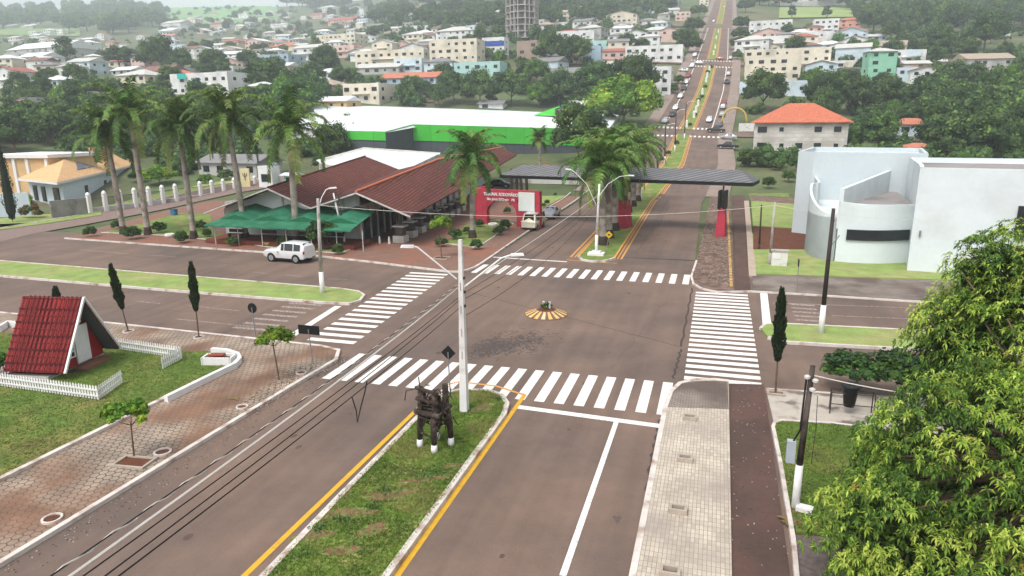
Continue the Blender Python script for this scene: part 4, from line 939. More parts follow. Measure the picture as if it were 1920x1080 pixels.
def make_car(kind, pm, loc, rz, label, group=None, name='parked_car', cat='car', lod=0):
    K = KINDS[kind]; st = K['st']; o = thing(name, label, cat, loc, rz, group); mb = MB(); rings = []
    for x, zs, wb, zb, wr, zr in st:
        rings.append([(x, wb*.93, zs), (x, wb, zs+(zb-zs)*.45), (x, wb*.985, zb), (x, wr, zr-.05), (x, wr*.82, zr), (x, 0, zr+.02), (x, -wr*.82, zr), (x, -wr, zr-.05), (x, -wb*.985, zb), (x, -wb, zs+(zb-zs)*.45), (x, -wb*.93, zs)])
    n = len(rings[0]); i0 = 0
    for rg_ in rings: mb.v += rg_
    for a in range(len(rings)-1):
        for k in range(n-1): mb.f.append((a*n+k, a*n+k+1, (a+1)*n+k+1, (a+1)*n+k)); mb.m.append(0)
        mb.f.append((a*n+n-1, a*n, (a+1)*n, (a+1)*n+n-1)); mb.m.append(1)
    mb.f.append(tuple(range(n))); mb.m.append(0); e = (len(rings)-1)*n; mb.f.append(tuple(reversed(range(e, e+n)))); mb.m.append(0)
    me = mb.mesh('body', [pm, m_black]); b = obj('body', me, o)
    if lod == 0:
        bv = b.modifiers.new('b', 'BEVEL'); bv.width = .035; bv.segments = 2; bv.limit_method = 'ANGLE'; bv.angle_limit = R(22)
        me.polygons.foreach_set('use_smooth', [True]*len(me.polygons)); me.set_sharp_from_angle(angle=R(35)) if hasattr(me, 'set_sharp_from_angle') else None
    def V(q): return Vector(q)
    def pane(A_, B_, C_, D_, nm, ins=.06, off=.02):
        c = (V(A_)+V(B_)+V(C_)+V(D_))/4; nn = (V(B_)-V(A_)).cross(V(D_)-V(A_)).normalized(); ce = Vector((0, 0, .9))
        if nn.dot(c-ce) < 0: nn = -nn
        P = [V(q).lerp(c, ins)+nn*off for q in (A_, B_, C_, D_)]; MB().poly(P).build(nm, m_glass, o)
    for a, b2 in K['side']:
        for k in (2, 7):
            A_, B_ = rings[a][k], rings[b2][k]; D_, C_ = rings[a][k+1], rings[b2][k+1]; pane(A_, B_, C_, D_, 'side_window', .11)
    # end quarter panes
    a, b2 = K['ws']; pane(rings[a][4], rings[a][6], rings[b2][7], rings[b2][3], 'windshield', .08)
    a, b2 = K['rear']; pane(rings[a][3], rings[a][7], rings[b2][6], rings[b2][4], 'rear_window', .1)
    for x in K['wx']:
        for s in (-1, 1):
            wr = K['wr']; w = obj('wheel', None, o); w.location = (x, s*(K['W']-.1), wr); w.rotation_euler = (R(90), 0, 0)
            MB().lathe((0, 0, -.12), [(wr*.7, 0), (wr*.96, .0), (wr, .04), (wr, .2), (wr*.96, .245), (wr*.7, .245)], 0, 20).build('tyre', m_tyre, w, True)
            mb = MB(); mb.lathe((0, 0, -.128), [(wr*.66, 0), (wr*.68, .26), (wr*.1, .262)], 0, 14)
            for k in range(6):
                aa = k*1.047; mb.box((math.cos(aa)*wr*.35, math.sin(aa)*wr*.35, s*-.133), (wr*.55, .05, .02), 1, aa)
            mb.build('rim', [m_rim, m_metal], w)
            if lod == 0: MB().lathe((0, 0, -s*.07-.03), [(wr*1.17, 0), (wr*1.17, .08)], 0, 22).build('wheel_arch', m_black, w)
    f = st[-2]; r_ = st[0]
    for s in (-1, 1):
        MB().box((f[0]+.06, s*f[2]*.72, f[3]-.1), (.2, .26, .14)).build('headlight', m_lamp, o)
        MB().box((st[1][0]-.02, s*st[1][2]*.93, st[1][3]-.06), (.1, .14, .26)).build('tail_light', m_red, o)
    if lod == 0:
        for s in (-1, 1): MB().box((st[K['ws'][1]][0]-.35, s*(K['W']+.09), 1.02), (.16, .16, .12)).build('mirror', pm, o)
        MB().box((r_[0]-.0, 0, .5), (.06, .5, .12)).build('number_plate', m_lamp, o); MB().box((0, 0, st[3][1]-.06), (K['L']*.72, K['W']*1.8, .14)).build('underbody', m_black, o)
    return o
pw = paint('white', (232, 232, 232)); psil = paint('silver', (190, 196, 200), .3); pblk = paint('black', (28, 28, 32)); pred = paint('red', (150, 50, 46)); pgr = paint('grey', (110, 112, 118), .3); pcream = paint('cream', (226, 218, 186), 0)
def car_at(kind, pm, px, py, ang, label, group=None, dz=0.0, **kw):
    p = at(px, py, dz); o = make_car(kind, pm, p, R(ang), label, group, **kw)
    if p[1] > 112:                  # stand on the slope
        d = 2.0; g = (hgt(p[0]+math.cos(R(ang))*d, p[1]+math.sin(R(ang))*d)-hgt(p[0]-math.cos(R(ang))*d, p[1]-math.sin(R(ang))*d))/(2*d)
        o.rotation_mode = 'XYZ'; o.rotation_euler = (0, -math.atan(g), R(ang)); o.location[2] += .05+.0006*max(0, p.length-110)
    return o
car_at('suv', pw, 544, 489, 174, 'white four wheel drive car parked by the terminal pavement', name='parked_car')
o = car_at('van', pcream, 1001, 428, -92, 'cream minibus parked in front of the silver car beside the red arch', cat='van', name='parked_van')
car_at('sedan', psil, 1033, 408, -91, 'silver saloon parked behind the cream minibus')
car_at('sedan', pblk, 937, 352, 3, 'black saloon seen through the timber posts under the gateway roof', dz=.12)
# the cream van carries a white roof, a dark band and a bumper
MB().box((0, 0, 1.945), (3.6, 1.3, .03)).build('roof_panel', pw, o); MB().box((2.2, 0, .5), (.12, 1.62, .16)).build('bumper', pw, o); MB().box((2.165, 0, .98), (.03, 1.3, .05)).build('front_trim', m_black, o)
GC = 'cars along the avenue beyond the gateway'
for k, (kind, pm, px, py, an, lb) in enumerate([
 ('pickup', pblk, 1364, 280, 176, 'black pickup parked across the right kerb nearest the gateway'), ('sedan', psil, 1366, 262, 178, 'silver car crossing just behind the black pickup'), ('pickup', pblk, 1342, 249, 176, 'dark pickup driving over the zebra crossing'),
 ('hatch', pw, 1330, 229, -96, 'white car driving towards the zebra crossing in the right lane'), ('sedan', pgr, 1349, 238, 84, 'grey car parked right of the lane, nearest the zebra crossing'), ('hatch', psil, 1354, 219, 84, 'silver hatchback parked beside the yellow arch'), ('hatch', pw, 1356, 204, 84, 'white car parked past the yellow arch'), ('sedan', pred, 1357, 196, 84, 'maroon car parked behind the white one past the yellow arch'),
 ('pickup', pgr, 1363, 157, 84, 'dark truck like pickup parked on the right lane edge'), ('hatch', pw, 1366, 142, 84, 'white car parked in front of the dark pickup'), ('hatch', pw, 1370, 112, 84, 'white car just past the second zebra on the right'), ('sedan', pred, 1351, 114, -4, 'red car turning at the second zebra'),
 ('hatch', pw, 1247, 231, -98, 'white car at the left kerb beside the first zebra'), ('sedan', pblk, 1261, 218, -98, 'black car parked on the left under the round tree'), ('hatch', pw, 1267, 206, -97, 'white car, second on the left kerb'), ('hatch', pw, 1276, 184, -97, 'white car halfway up the left parking row'), ('sedan', pblk, 1282, 169, -96, 'black car below the corner trees on the left'), ('hatch', pw, 1287, 157, -96, 'white car beside the corner trees on the left'), ('sedan', pred, 1291, 145, -96, 'dull red car near the top of the left parking row'), ('hatch', pw, 1281, 135, 170, 'white car in the side parking on the left'), ('suv', pw, 1298, 127, -96, 'tall white car below the second zebra on the left'), ('sedan', pw, 1309, 121, 176, 'white car turning left at the second zebra'), ('suv', pw, 1303, 107, -96, 'white van like car above the second zebra'), ('hatch', pw, 1338, 42, -94, 'white car coming down far up the avenue'), ('hatch', pw, 1358, 16, 88, 'tiny white car near the top of the avenue')]):
    car_at(kind, pm, px, py, an, lb, GC, lod=1)
for k, (px, py, an) in enumerate([(1767, 118, 160), (1780, 128, 160), (813, 162, 20), (834, 158, 100)]):
    car_at('hatch', pw, px, py, an, ['white car on the dirt street of the right hillside', 'second white car on the dirt street of the right hillside', 'white car between the trees below the turquoise building', 'white car on the street near the turquoise building'][k], lod=1)
# ------------------------------------------------------------ buildings near the crossing
def fz(px, py, z):
    d = ray(px, py); t = (z-CH)/d[2]; return Vector((d[0]*t, d[1]*t, z))
m_tile = tiles('clay_roof', (128, 70, 58), (58, 32, 28), 'grid', .34, .6, .2, stain=(92, 52, 46), st=(.5, .45, .65), var=.2, rot=R(-8), coords='w', bump=1.0)
m_tileo = mat('orange_tiles', (212, 124, 88), .85, .1, 1.2, coords='w'); m_tiler = tiles('orange_roof', (202, 120, 92), (176, 92, 66), 'grid', .3, .4, .12, stain=(190, 110, 84), st=(.2, .5, .7), coords='w', bump=.5)
m_grey = tiles('grey_tiles', (122, 122, 124), (82, 82, 86), 'grid', 300.0, .42, .2, rot=R(-12.5), coords='w', bump=1.0)
m_wall = mat('white_wall', (222, 226, 226), .9, .05, .6, col2=(196, 196, 192), mix=(.35, .5, .75)); m_stain = mat('pale_wall', (200, 198, 192), .9, .1, .7, col2=(160, 150, 140), mix=(.5, .5, .7))
m_redw = mat('crimson_wall', (184, 58, 76), .8, .08, 1.5, col2=(150, 44, 54), mix=(.8, .5, .7)); m_darkw = mat('dark_brown', (60, 44, 38), .9, .2, 1); m_stone = mat('dark_stone', (84, 76, 72), .9, .25, 3, bump=.5)  # dark brown is the timber of the benches and the chalet beam
m_awn = mat('awning_green', (42, 112, 82), .7, .08, 1, col2=(58, 126, 96), mix=(1, .45, .6)); m_awnd = mat('awning_dark', (28, 104, 72), .7, .08, 1); m_lead = mat('window_dark', (38, 42, 46), .2, .2, 1.5, spec=.5)
# ---- bus terminal
T = thing('bus_terminal', 'long brick coloured tiled bus terminal with two gables and pillars', 'building', (0, 0, 0))
Y0 = 61.0
e_l0, p1_0, va0, p2_0, e_r0 = Vector((-52.8, Y0, 3.1)), Vector((-44.5, Y0, 5.85)), Vector((-39.6, Y0, 3.95)), Vector((-34.3, Y0, 5.6)), Vector((-28.5, Y0, 3.4))
p1_1, va1 = Vector((-47.1, 87, 7.65)), Vector((-42.3, 87.5, 5.85)); e_l1 = Vector((-55.6, 87, 5.0))
p2_1, p2_2 = Vector((-35.9, 86, 7.25)), Vector((-38.2, 122, 7.4)); e_r1, e_r2 = Vector((-31.2, 85.5, 4.3)), Vector((-35.2, 122, 6.1)); l2_2 = Vector((-43.5, 122, 5.8))
mb = MB(); th = Vector((0, 0, -.16))
def slope(a, b, c, d, m=0):
    P = [a, b, c, d]; mb.faces(P+[q+th for q in P], [(0, 1, 2, 3), (7, 6, 5, 4), (0, 4, 5, 1), (1, 5, 6, 2), (2, 6, 7, 3), (3, 7, 4, 0)], m)
slope(e_l0, p1_0, p1_1, e_l1); slope(p1_0, va0, va1, p1_1); slope(va0, p2_0, p2_1, va1); slope(p2_0, e_r0, e_r1, p2_1); slope(p2_1, e_r1, e_r2, p2_2); slope(va1, p2_1, p2_2, l2_2)
rf = mb.build('roof', m_tile, T)
mb = MB(); mb.tube([p2_0+Vector((0, 0, .04)), p2_1+Vector((0, 0, .04)), p2_2+Vector((0, 0, .04))], .13, 0, 6); mb.build('ridge_tiles', m_tileo, rf); MB().tube([p1_0+Vector((0, 0, .03)), p1_1+Vector((0, 0, .03))], .1, 0, 6).build('ridge_tiles', m_tile, rf)
mb = MB(); r = random.Random(3)
for k in range(16):
    f, g = r.random(), r.random(); q = p1_0.lerp(p1_1, f).lerp(va0.lerp(va1, f), g) if k % 3 else p2_0.lerp(p2_1, f).lerp(e_r0.lerp(e_r1, f), g); mb.box(q+Vector((0, 0, .06)), (.22, .3, .05), 0, r.random())
mb.build('loose_tile', m_tileo, rf) if False else None
for a, b in ((p2_0, e_r0), (va0, p2_0), (p1_0, va0), (e_l0, p1_0)):
    q = Vector((0, -.03, -.12)); MB().tube([a+q, b+q], .1, 0, 4).build('barge_board', m_stain, T)
yw = 63.4; ups = .07*(yw-Y0)
def gable(nm, x0, x1, pts): 
    P = [(x, yw, z) for x, z in pts]; Q = [(x, yw+.25, z) for x, z in pts]; n = len(P)
    mb = MB(); mb.faces(P+Q, [tuple(range(n)), tuple(reversed(range(n, 2*n)))]+[(i, n+i, n+(i+1) % n, (i+1) % n) for i in range(n)]); mb.build(nm, m_wall, T)
gable('gable_wall', 0, 0, [(-52.2, .1), (-35.4, .1), (-35.4, 5.15), (-39.6, 3.75+ups), (-44.5, 5.6+ups), (-52.2, 3.0+ups)])
for c_, d_ in (((-44.5, yw-.06, 2.9), (.22, .1, 5.2)), ((-37.2, yw-.05, 2.5), (.2, .08, 4.6)), ((-35.5, yw-.07, 2.5), (.3, .12, 4.9))): MB().box(c_, d_).build('column', m_stain, T)
MB().prism([(-35.4, 63.66), (-52.2, 63.66), (-54.5, 86), (-43.5, 88), (-43.5, 120), (-40.5, 120), (-37.8, 86)], .1, 3.9).build('wall', m_wall, T)
a, b = Vector((-35.28, 63.9, 0)), Vector((-37.7, 86, 0)); d = (b-a).normalized(); nrm_ = Vector((d[1], -d[0], 0))
for k in range(11):
    q = a+d*(.9+2.0*k)+nrm_*.04; MB().box((q[0], q[1], 1.55), (.06, 1.5, 2.7), 0, math.atan2(-d[0], d[1])).build('window', m_lead, T)
    if k < 9: MB().box((q[0]+nrm_[0]*.05+d[0]*.95, q[1]+d[1]*.95, 1.9), (.12, .24, 3.6), 0, math.atan2(-d[0], d[1])).build('column', m_stain, T)
for (x, w, z, h_) in ((-36.1, .35, 1.75, .4), (-51.0, 1.9, 1.2, 2.1)): MB().box((x, yw-.05, z), (w, .08, h_)).build('window' if w < 1 else 'door', m_lead if w < 1 else m_wpaint, T)
for k in range(9):                      # stone pillars under the side eave
    y = 64.3+3.1*k; x = -30.9-.11*(y-61); top = 3.1+.05*(y-61); s = 1.0
    o = obj('pillar', None, T); o.location = (x, y, .12)
    MB().box((0, 0, .35), (1.25, 1.25, .7)).build('plinth', m_stain, o); MB().box((0, 0, 1.15), (.85, .85, .92)).build('shaft', m_stone, o); MB().box((0, 0, 1.68), (1.3, 1.2, .14)).build('cap', m_stain, o); MB().box((0, 0, 1.75+(top-1.5)/2), (.3, .3, top-1.6)).build('post', m_stain if k % 2 else m_stone, o)
# green awning
Aw = thing('awning', 'green zigzag canvas awning along the front of the terminal', 'awning', (0, 0, 0)); mb = MB(); md = MB(); ms = MB(); n = 4; x0, x1 = -49.9, -33.5; w = (x1-x0)/n; yf, yb, ye = 59.7, 63.3, 57.7
for k in range(n):
    a, c, b = x0+w*k, x0+w*(k+.5), x0+w*(k+1); zv, zp = 2.6, 3.15
    mb.poly([(a, yf, zv), (c, yf, zp), (c, yb, zp+.75), (a, yb, zv+.75)]); mb.poly([(c, yf, zp), (b, yf, zv), (b, yb, zv+.75), (c, yb, zp+.75)]); md.poly([(a, yf+.02, zv), (b, yf+.02, zv), (c, yf+.02, zp-.02)])
ms.poly([(x0-.3, ye, 2.25), (x1+.2, ye, 2.25), (x1, yf, 2.6), (x0, yf, 2.6)]); ms.poly([(x0-.3, ye, 2.25), (x1+.2, ye, 2.25), (x1+.2, ye, 2.12), (x0-.3, ye, 2.12)])
mb.build('canopy', m_awn, Aw); md.build('gable_panel', m_awnd, Aw); ms.build('front_skirt', m_awn, Aw)
for k in range(7): MB().tube([(x0+.3+2.85*k, 58.5, .12), (x0+.3+2.85*k, 58.5, 2.2)], .05, 0, 6).build('post', m_stain, Aw)
tag(MB().box((-42.5, 60.8, .5), (17.5, 3.6, .12)).box((-42.5, 60.8, .3), (17.6, 3.7, .3)).build('terrace', mat('red_terrace', (120, 66, 50), .9, .15, 1)), 'raised red brown terrace under the green awning', 'terrace')
for k, x in enumerate((-48.5, -44.5, -40.2, -36.6)):
    o = thing('bench', 'dark timber bench under the green awning', 'bench', (x, 60.3, .56), 0, 'benches under the awning'); MB().box((0, 0, .42), (1.8, .4, .08)).build('seat', m_darkw, o); MB().box((0, .22, .75), (1.8, .07, .35)).build('backrest', m_darkw, o)
    for s in (-.75, .75): MB().box((s, 0, .19), (.1, .36, .38)).build('leg', m_darkw, o)
def trough(px, py, w, m, label): 
    p = at(px, py, .14); r = w*mpp(p)/2; mb = MB(); mb.lathe((0, 0, 0), [(r*.9, 0), (r, .32), (r*.88, .36), (r*.8, .28)], 0, 18); o = thing('planter', label, 'planter', p); mb.build('pot', m, o, True); MB().lathe((0, 0, .27), [(r*.8, 0), (r*.3, .04)], 0, 14).build('soil', m_soil, o)
trough(506, 459, 24, mat('ochre_pot', (206, 160, 96), .85, .1, 3), 'ochre round planter on the lawn before the awning'); trough(318, 444, 17, m_wpaint, 'white low planter between the palms on the left'); trough(414, 451, 22, m_stone, 'dark round planter by the fourth palm'); trough(924, 424, 18, m_wpaint, 'white trough planter on the small lawn by the arch'); trough(612, 466, 20, m_stone, 'dark planter under the bushy tree')
for px, py in ((712, 456), (730, 457)): tag(MB().lathe(at(px, py, .12), [(.14, 0), (.1, .5), (.05, .75)], 0, 10).build('bollard', m_conc2), 'small white bollard at the terminal entrance', 'bollard', 'bollards at the terminal entrance')
p = at(327, 404, .1); o = thing('litter_bin', 'blue bin standing on the edge of the lawn before the back street', 'bin', p); MB().box((0, 0, .45), (.7, .6, .7)).build('body', mat('bin_blue', (60, 110, 150), .6, .08, 3), o); MB().box((0, 0, .84), (.78, .66, .08)).build('lid', mat('bin_lid', (40, 80, 120), .6, .08, 3), o)
# ---- crimson arch wall with lettering
ang = R(-12.5); Ar = thing('arch_wall', 'crimson wall with a low arch and white lettering at the terminal gate', 'gate wall', Vector((-19.3, 76.2, .1)), ang)
Wd, Ht = 8.75, htop(1012, 359, Vector((-19.3, 76.2, .1))); cx, rw = -5.1, 2.05; nA = 20
out = [(-Wd, 0), (cx-rw, 0)]+[(cx-rw*math.cos(math.pi*k/nA), 1.3+1.75*math.sin(math.pi*k/nA)) for k in range(nA+1)]+[(cx+rw, 0), (0, 0), (0, Ht), (-Wd, Ht)]
P = [(x, 0, z) for x, z in out]; Q = [(x, .55, z) for x, z in out]; n = len(P); mb = MB()
arc = out[2:2+nA+1]
for yy, fl in ((0, 1), (.55, 0)):
    F_ = [[(-Wd, 0), (cx-rw, 0), (cx-rw, 1.3), (-Wd, 1.3)], [(cx+rw, 0), (0, 0), (0, 1.3), (cx+rw, 1.3)], [(-Wd, 1.3), (cx-rw, 1.3), (cx-rw, Ht), (-Wd, Ht)], [(cx+rw, 1.3), (0, 1.3), (0, Ht), (cx+rw, Ht)]]+[[arc[k], arc[k+1], (arc[k+1][0], Ht), (arc[k][0], Ht)] for k in range(nA)]
    for q in F_: mb.poly([(x, yy, z) for x, z in (q if fl else reversed(q))])
mb.faces(P+Q, [(i, (i+1) % n, n+(i+1) % n, n+i) for i in range(n)]); mb.build('wall', m_redw, Ar)
MB().box((-Wd-.3, 1.6, Ht/2), (.5, 3.6, Ht)).build('side_wall', m_redw, Ar); MB().box((-1.7, -.05, 3.0), (2.1, .06, 2.2)).build('white_panel', mat('panel_white', (226, 232, 228), .6, .04, 2), Ar); MB().box((-2.9, -.1, Ht-1.0), (.3, .2, .3)).build('lamp', m_redw, Ar); MB().box((-1.2, -.6, .35), (1.5, 1.0, .7)).build('plinth', m_redw, Ar)
def text(s, size, loc, parent, m, name='lettering', rot=(R(90), 0, 0), ext=.02):
    c = bpy.data.curves.new(name, 'FONT'); c.body = s; c.size = size; c.extrude = ext; c.align_x = 'CENTER'; c.offset = size*.03
    t = bpy.data.objects.new('tmp', c); COL.objects.link(t); dg = bpy.context.evaluated_depsgraph_get(); me = bpy.data.meshes.new_from_object(t.evaluated_get(dg)); bpy.data.objects.remove(t)
    me.materials.clear(); me.materials.append(m); o = obj(name, me, parent); o.location = loc; o.rotation_euler = rot; return o
text('TERMINAL RODOVIÁRIO', .43, (-5.15, -.04, Ht-.72), Ar, m_wpaint).scale = (.98, 1.15, 1); text("São Jorge D'Oeste   PR", .4, (-5.15, -.04, Ht-1.28), Ar, m_wpaint)
# ---- gateway roof over the avenue
G = thing('gateway_roof', 'long grey tiled gateway roof spanning the avenue on red and black pillars', 'gateway', (0, 0, 0))
A0, A1 = fz(938, 328, 5.7), fz(1412, 343, 5.7); d = (A1-A0).normalized(); q = Vector((-d[1], d[0], 0))*4.4; rz = Vector((0, 0, 1.15))
r0, r1 = A0+q*.5+d*2.0+rz, A1+q*.5-d*1.6+rz; B0, B1 = A0+q, A1+q
MB().faces([A0, A1, B1, B0, r0, r1], [(0, 1, 5, 4), (1, 2, 5), (2, 3, 4, 5), (3, 0, 4)]).build('roof', m_grey, G)
mb = MB(); f_ = Vector((0, 0, -.38)); P = [A0, A1, B1, B0]; mb.faces([x+Vector((0, 0, -.02)) for x in P]+[x+f_ for x in P], [(7, 6, 5, 4), (0, 4, 5, 1), (1, 5, 6, 2), (2, 6, 7, 3), (3, 7, 4, 0)]); mb.build('fascia', m_black, G)
def redp(px, py, w, dp, h, lab=None):
    p = at(px, py); o = obj('pillar', None, G); o.location = p; o.rotation_euler = (0, 0, ang); MB().faces([(-w*.62, -dp/2, 0), (w*.62, -dp/2, 0), (w*.62, dp/2, 0), (-w*.62, dp/2, 0), (-w*.42, -dp*.35, h), (w*.42, -dp*.35, h), (w*.42, dp*.35, h), (-w*.42, dp*.35, h)], [(3, 2, 1, 0), (4, 5, 6, 7), (0, 1, 5, 4), (1, 2, 6, 5), (2, 3, 7, 6), (3, 0, 4, 7)]).build('red_base', m_redw, o)
    MB().box((-.28, 0, h+.9), (.22, 1.3, 1.9)).box((.28, 0, h+.9), (.22, 1.3, 1.9)).build('dark_bracket', m_black, o)
    MB().tube([(0, 0, h), (0, 0, 5.6)], .1, 0, 6).build('post', m_darkc, o)
redp(1351, 444, .85, .9, 3.1); redp(1166, 428, 1.5, 2.2, 3.3)
for (px, py) in ((958, 384), (968, 386), (980, 387), (990, 384)):
    p = at(px, py, .1); MB().tube([p, Vector((p[0]+(.25 if px < 970 else -.25), p[1]-.3, 5.4))], .22, 0, 8).build('timber_post', m_wood, G)
tag(MB().box((-10.5, 92, 1.0), (.02, .02, .02)).build('x', m_black), 'x', 'x') if False else None
# wall and roof beyond the gateway
p = at(1040, 345); o = thing('boundary_wall', 'low brown wall with wire mesh behind the gateway', 'wall', p, R(-6)); MB().box((-2, 0, .45), (13, .25, .9)).build('wall', m_stain, o); MB().box((-2, 0, 1.4), (13, .05, 1.1)).build('mesh', mat('rust_mesh', (132, 92, 76), .9, .2, 2), o)
# ---- red chalet
CA = R(9); Cc = Vector((-30.8, 25.95, .15)); Hc = htop(157, 556, Cc); Ch = thing('chalet', 'small red A frame chalet with a white door inside the picket fence', 'chalet', Cc, CA); hw = 2.0; Lc = 3.2; hb = .42
m_ctile = tiles('red_chalet_tiles', (142, 44, 44), (88, 22, 24), 'grid', .23, .36, .2, coords='obj', var=.14, bump=1.2, stain=(112, 38, 38), st=(.8, .45, .65)); m_cred = mat('chalet_red', (150, 26, 28), .6, .08, 2)
for s in (-1, 1):
    a = Vector((.28, s*hw, hb)); b = Vector((.28, 0, Hc)); cc = b+Vector((-Lc-.2, 0, 0)); dd = a+Vector((-Lc-.2, 0, 0)); nn = Vector((0, s*Hc, hw)).normalized()*.12
    ro = obj('roof', MB().faces([Vector((0, 0, 0))]*0+[a, b, cc, dd, a-nn, b-nn, cc-nn, dd-nn], [(0, 1, 2, 3), (7, 6, 5, 4), (0, 4, 5, 1), (1, 5, 6, 2), (2, 6, 7, 3), (3, 7, 4, 0)]).mesh('roof', m_ctile), Ch)
    # rows and columns of tiles as relief
    mb = MB(); sl = (b-a).length; u = (b-a)/sl
    for k in range(int((Lc+.1)/.26)):
        x = a+Vector((-.12-.26*k, 0, 0))+nn*.12; mb.tube([x, x+u*sl], .05, 0, 5, False)
    for j in range(10): q = a+u*(.35*j+.1)+nn*.22; mb.tube([q, q+Vector((-Lc-.2, 0, 0))], .035, 0, 4, False)
    mb.build('tile_ribs', m_ctile, ro)
    MB().tube([a+Vector((.04, 0, 0)), b+Vector((.04, 0, 0))], .075, 0, 4).build('white_trim', m_wpaint, Ch); MB().poly([a-nn*1.15, b-nn*1.15, b-nn*1.15+Vector((-.8, 0, 0)), a-nn*1.15+Vector((-.8, 0, 0))]).build('soffit', mat('soffit_grey', (92, 96, 96), .8, .05, 2), Ch)
P = [(-.45, -hw+.35, .2), (-.45, hw-.35, .2), (-.45, hw-.45, .7), (-.45, 0, Hc-.25), (-.45, -hw+.45, .7)]; Q = [(-Lc, y, z) for x, y, z in P]
MB().faces(P+Q, [(0, 1, 2, 3, 4), (9, 8, 7, 6, 5), (0, 5, 6, 1)]).build('wall', m_cred, Ch); MB().box((-2.1, 0, .08), (Lc-.4, 3.9, .22)).build('base', m_stain, Ch); MB().box((-.1, .35, .06), (.7, 1.9, .16)).build('step', mat('step_wood', (132, 92, 72), .9, .15, 3), Ch)
MB().box((-.4, .2, 1.25), (.08, .95, 1.95)).build('door', m_wpaint, Ch)
for (y, z, w, h_, nx, nz) in ((-.72, 1.35, .6, 1.2, 2, 4), (-.05, 2.72, .62, .66, 2, 2)):
    wn = obj('window', None, Ch); wn.location = (-.4, y, z); MB().box((0, 0, 0), (.05, w*.9, h_*.94)).build('pane', m_glass, wn); mb = MB()
    for i in range(nx+1): mb.box((.035, -w/2+w*i/nx, 0), (.05, .07, h_))
    for i in range(nz+1): mb.box((.04, 0, -h_/2+h_*i/nz), (.05, w+.07, .06))
    mb.build('frame', m_wpaint, wn)
MB().box((-.38, 0, 2.3), (.05, 1.2, .08)).build('beam', m_darkw, Ch)
# ---- picket fences
def picket(pts, label, h=.62, gap=.17):
    P = [at(*q, .15) for q in pts]; o = thing('picket_fence', label, 'fence', P[0]); mb = MB(); b = P[0]; rl = MB()
    for u, v_ in zip(P, P[1:]):
        L_ = (v_-u).length; n = int(L_/gap); d = (v_-u)/L_; a = math.atan2(d[1], d[0])
        for k in range(n+1): q = u+d*gap*k-b; mb.box((q[0], q[1], h/2+.03), (.095, .025, h), 0, a); mb.faces([(q[0]-d[0]*.047, q[1]-d[1]*.047, h+.03), (q[0]+d[0]*.047, q[1]+d[1]*.047, h+.03), (q[0], q[1], h+.1)], [(0, 1, 2)])
        for z in (.2, .48): q = (u+v_)/2-b; rl.box((q[0]+d[1]*.03, q[1]-d[0]*.03, z), (L_, .03, .07), 0, a)
    pk = mb.build('pickets', m_wpaint, o); rl.build('rail', m_wpaint, o); pk['kind'] = 'stuff' if False else ''
    del pk['kind']; return o
picket([(-60, 712), (0, 724), (186, 750), (230, 718)], 'white picket fence in front of the red chalet'); picket([(222, 655), (341, 673), (306, 692)], 'white picket fence running behind the chalet to the right with an open end'); picket([(-30, 728), (40, 697)], 'short white picket fence at the left edge beside the chalet corner')
# white garden wall with the built in planter
def wallstrip(pts, w, h, m, name, label, cat, z=.12):
    P = [Vector(at(*q, z)[:2]) for q in pts]; mb = MB(); strip(mb, P, -w/2, w/2, h, thick=h+.02, step=.6); return tag(mb.build(name, m), label, cat)
wallstrip([(312, 754), (400, 710), (441, 690), (450, 680), (446, 671), (425, 664), (398, 662)], .22, .42, m_wpaint, 'garden_wall', 'white low garden wall curving round the lawn corner', 'wall')
wallstrip([(-60, 632), (0, 622), (16, 612), (36, 615)], .2, .5, m_wpaint, 'garden_wall', 'white low wall behind the chalet at the left edge', 'wall')
p = at(412, 680, .15); o = thing('planter', 'white walled planter with red soil at the lawn corner', 'planter', p, R(14)); mb = MB()
for c, s in (((0, .35, .2), (1.5, .1, .4)), ((0, -.35, .2), (1.5, .1, .4)), ((.75, 0, .2), (.1, .8, .4)), ((-.75, 0, .2), (.1, .8, .4))): mb.box(c, s)
mb.build('wall', m_wpaint, o); MB().box((0, 0, .15), (1.4, .6, .2)).build('soil', m_soil, o); MB().box((-.15, .1, .42), (.75, .4, .06)).build('red_slab', mat('brick_slab', (150, 74, 60), .9, .12, 3), o)
shrub(5, 690, 40, 'bright green bush beside the chalet at the left edge', None)
# ---- white modern building at the right
def prismthing(o, nm, pts, z0, z1, m): return MB().prism(pts, z0, z1).build(nm, m, o)
m_wm = mat('cool_white_wall', (222, 230, 232), .85, .035, .35, col2=(206, 212, 212), mix=(.25, .48, .75)); m_roofg = mat('flat_roof_grey', (150, 144, 142), .9, .1, .5, col2=(128, 122, 120), mix=(.3, .5, .65)); m_wb = mat('bluish_wall', (200, 209, 212), .85, .035, .35)
Bd = thing('civic_building', 'large white modern building with plain blank walls and a curved front', 'building', (0, 0, 0))
hA = htop(1497, 285, Vector((8.2, 79.2, 0))); A_ = [(8.2, 79.2), (9.6, 78.2), (19.6, 76.0), (22, 88), (11, 91)]
def parapet(o, pts, z, m, h=.45, t=.3):
    mb = MB(); n = len(pts)
    for i in range(n):
        a, b = Vector(pts[i]), Vector(pts[(i+1) % n]); d = (b-a).normalized(); q = Vector((-d[1], d[0]))*t; L_ = (b-a).length; c = (a+b)/2+q/2*1.0; mb.box((c[0], c[1], z+h/2), (L_-.004*i-.01, t, h), 0, math.atan2(d[1], d[0]))
    mb.build('parapet', m, o)
prismthing(Bd, 'back_block', A_, -.1, hA-.4, m_wb); parapet(Bd, A_, hA-.4, m_wb)
hB, hR, hF = 6.4, 4.95, 5.15
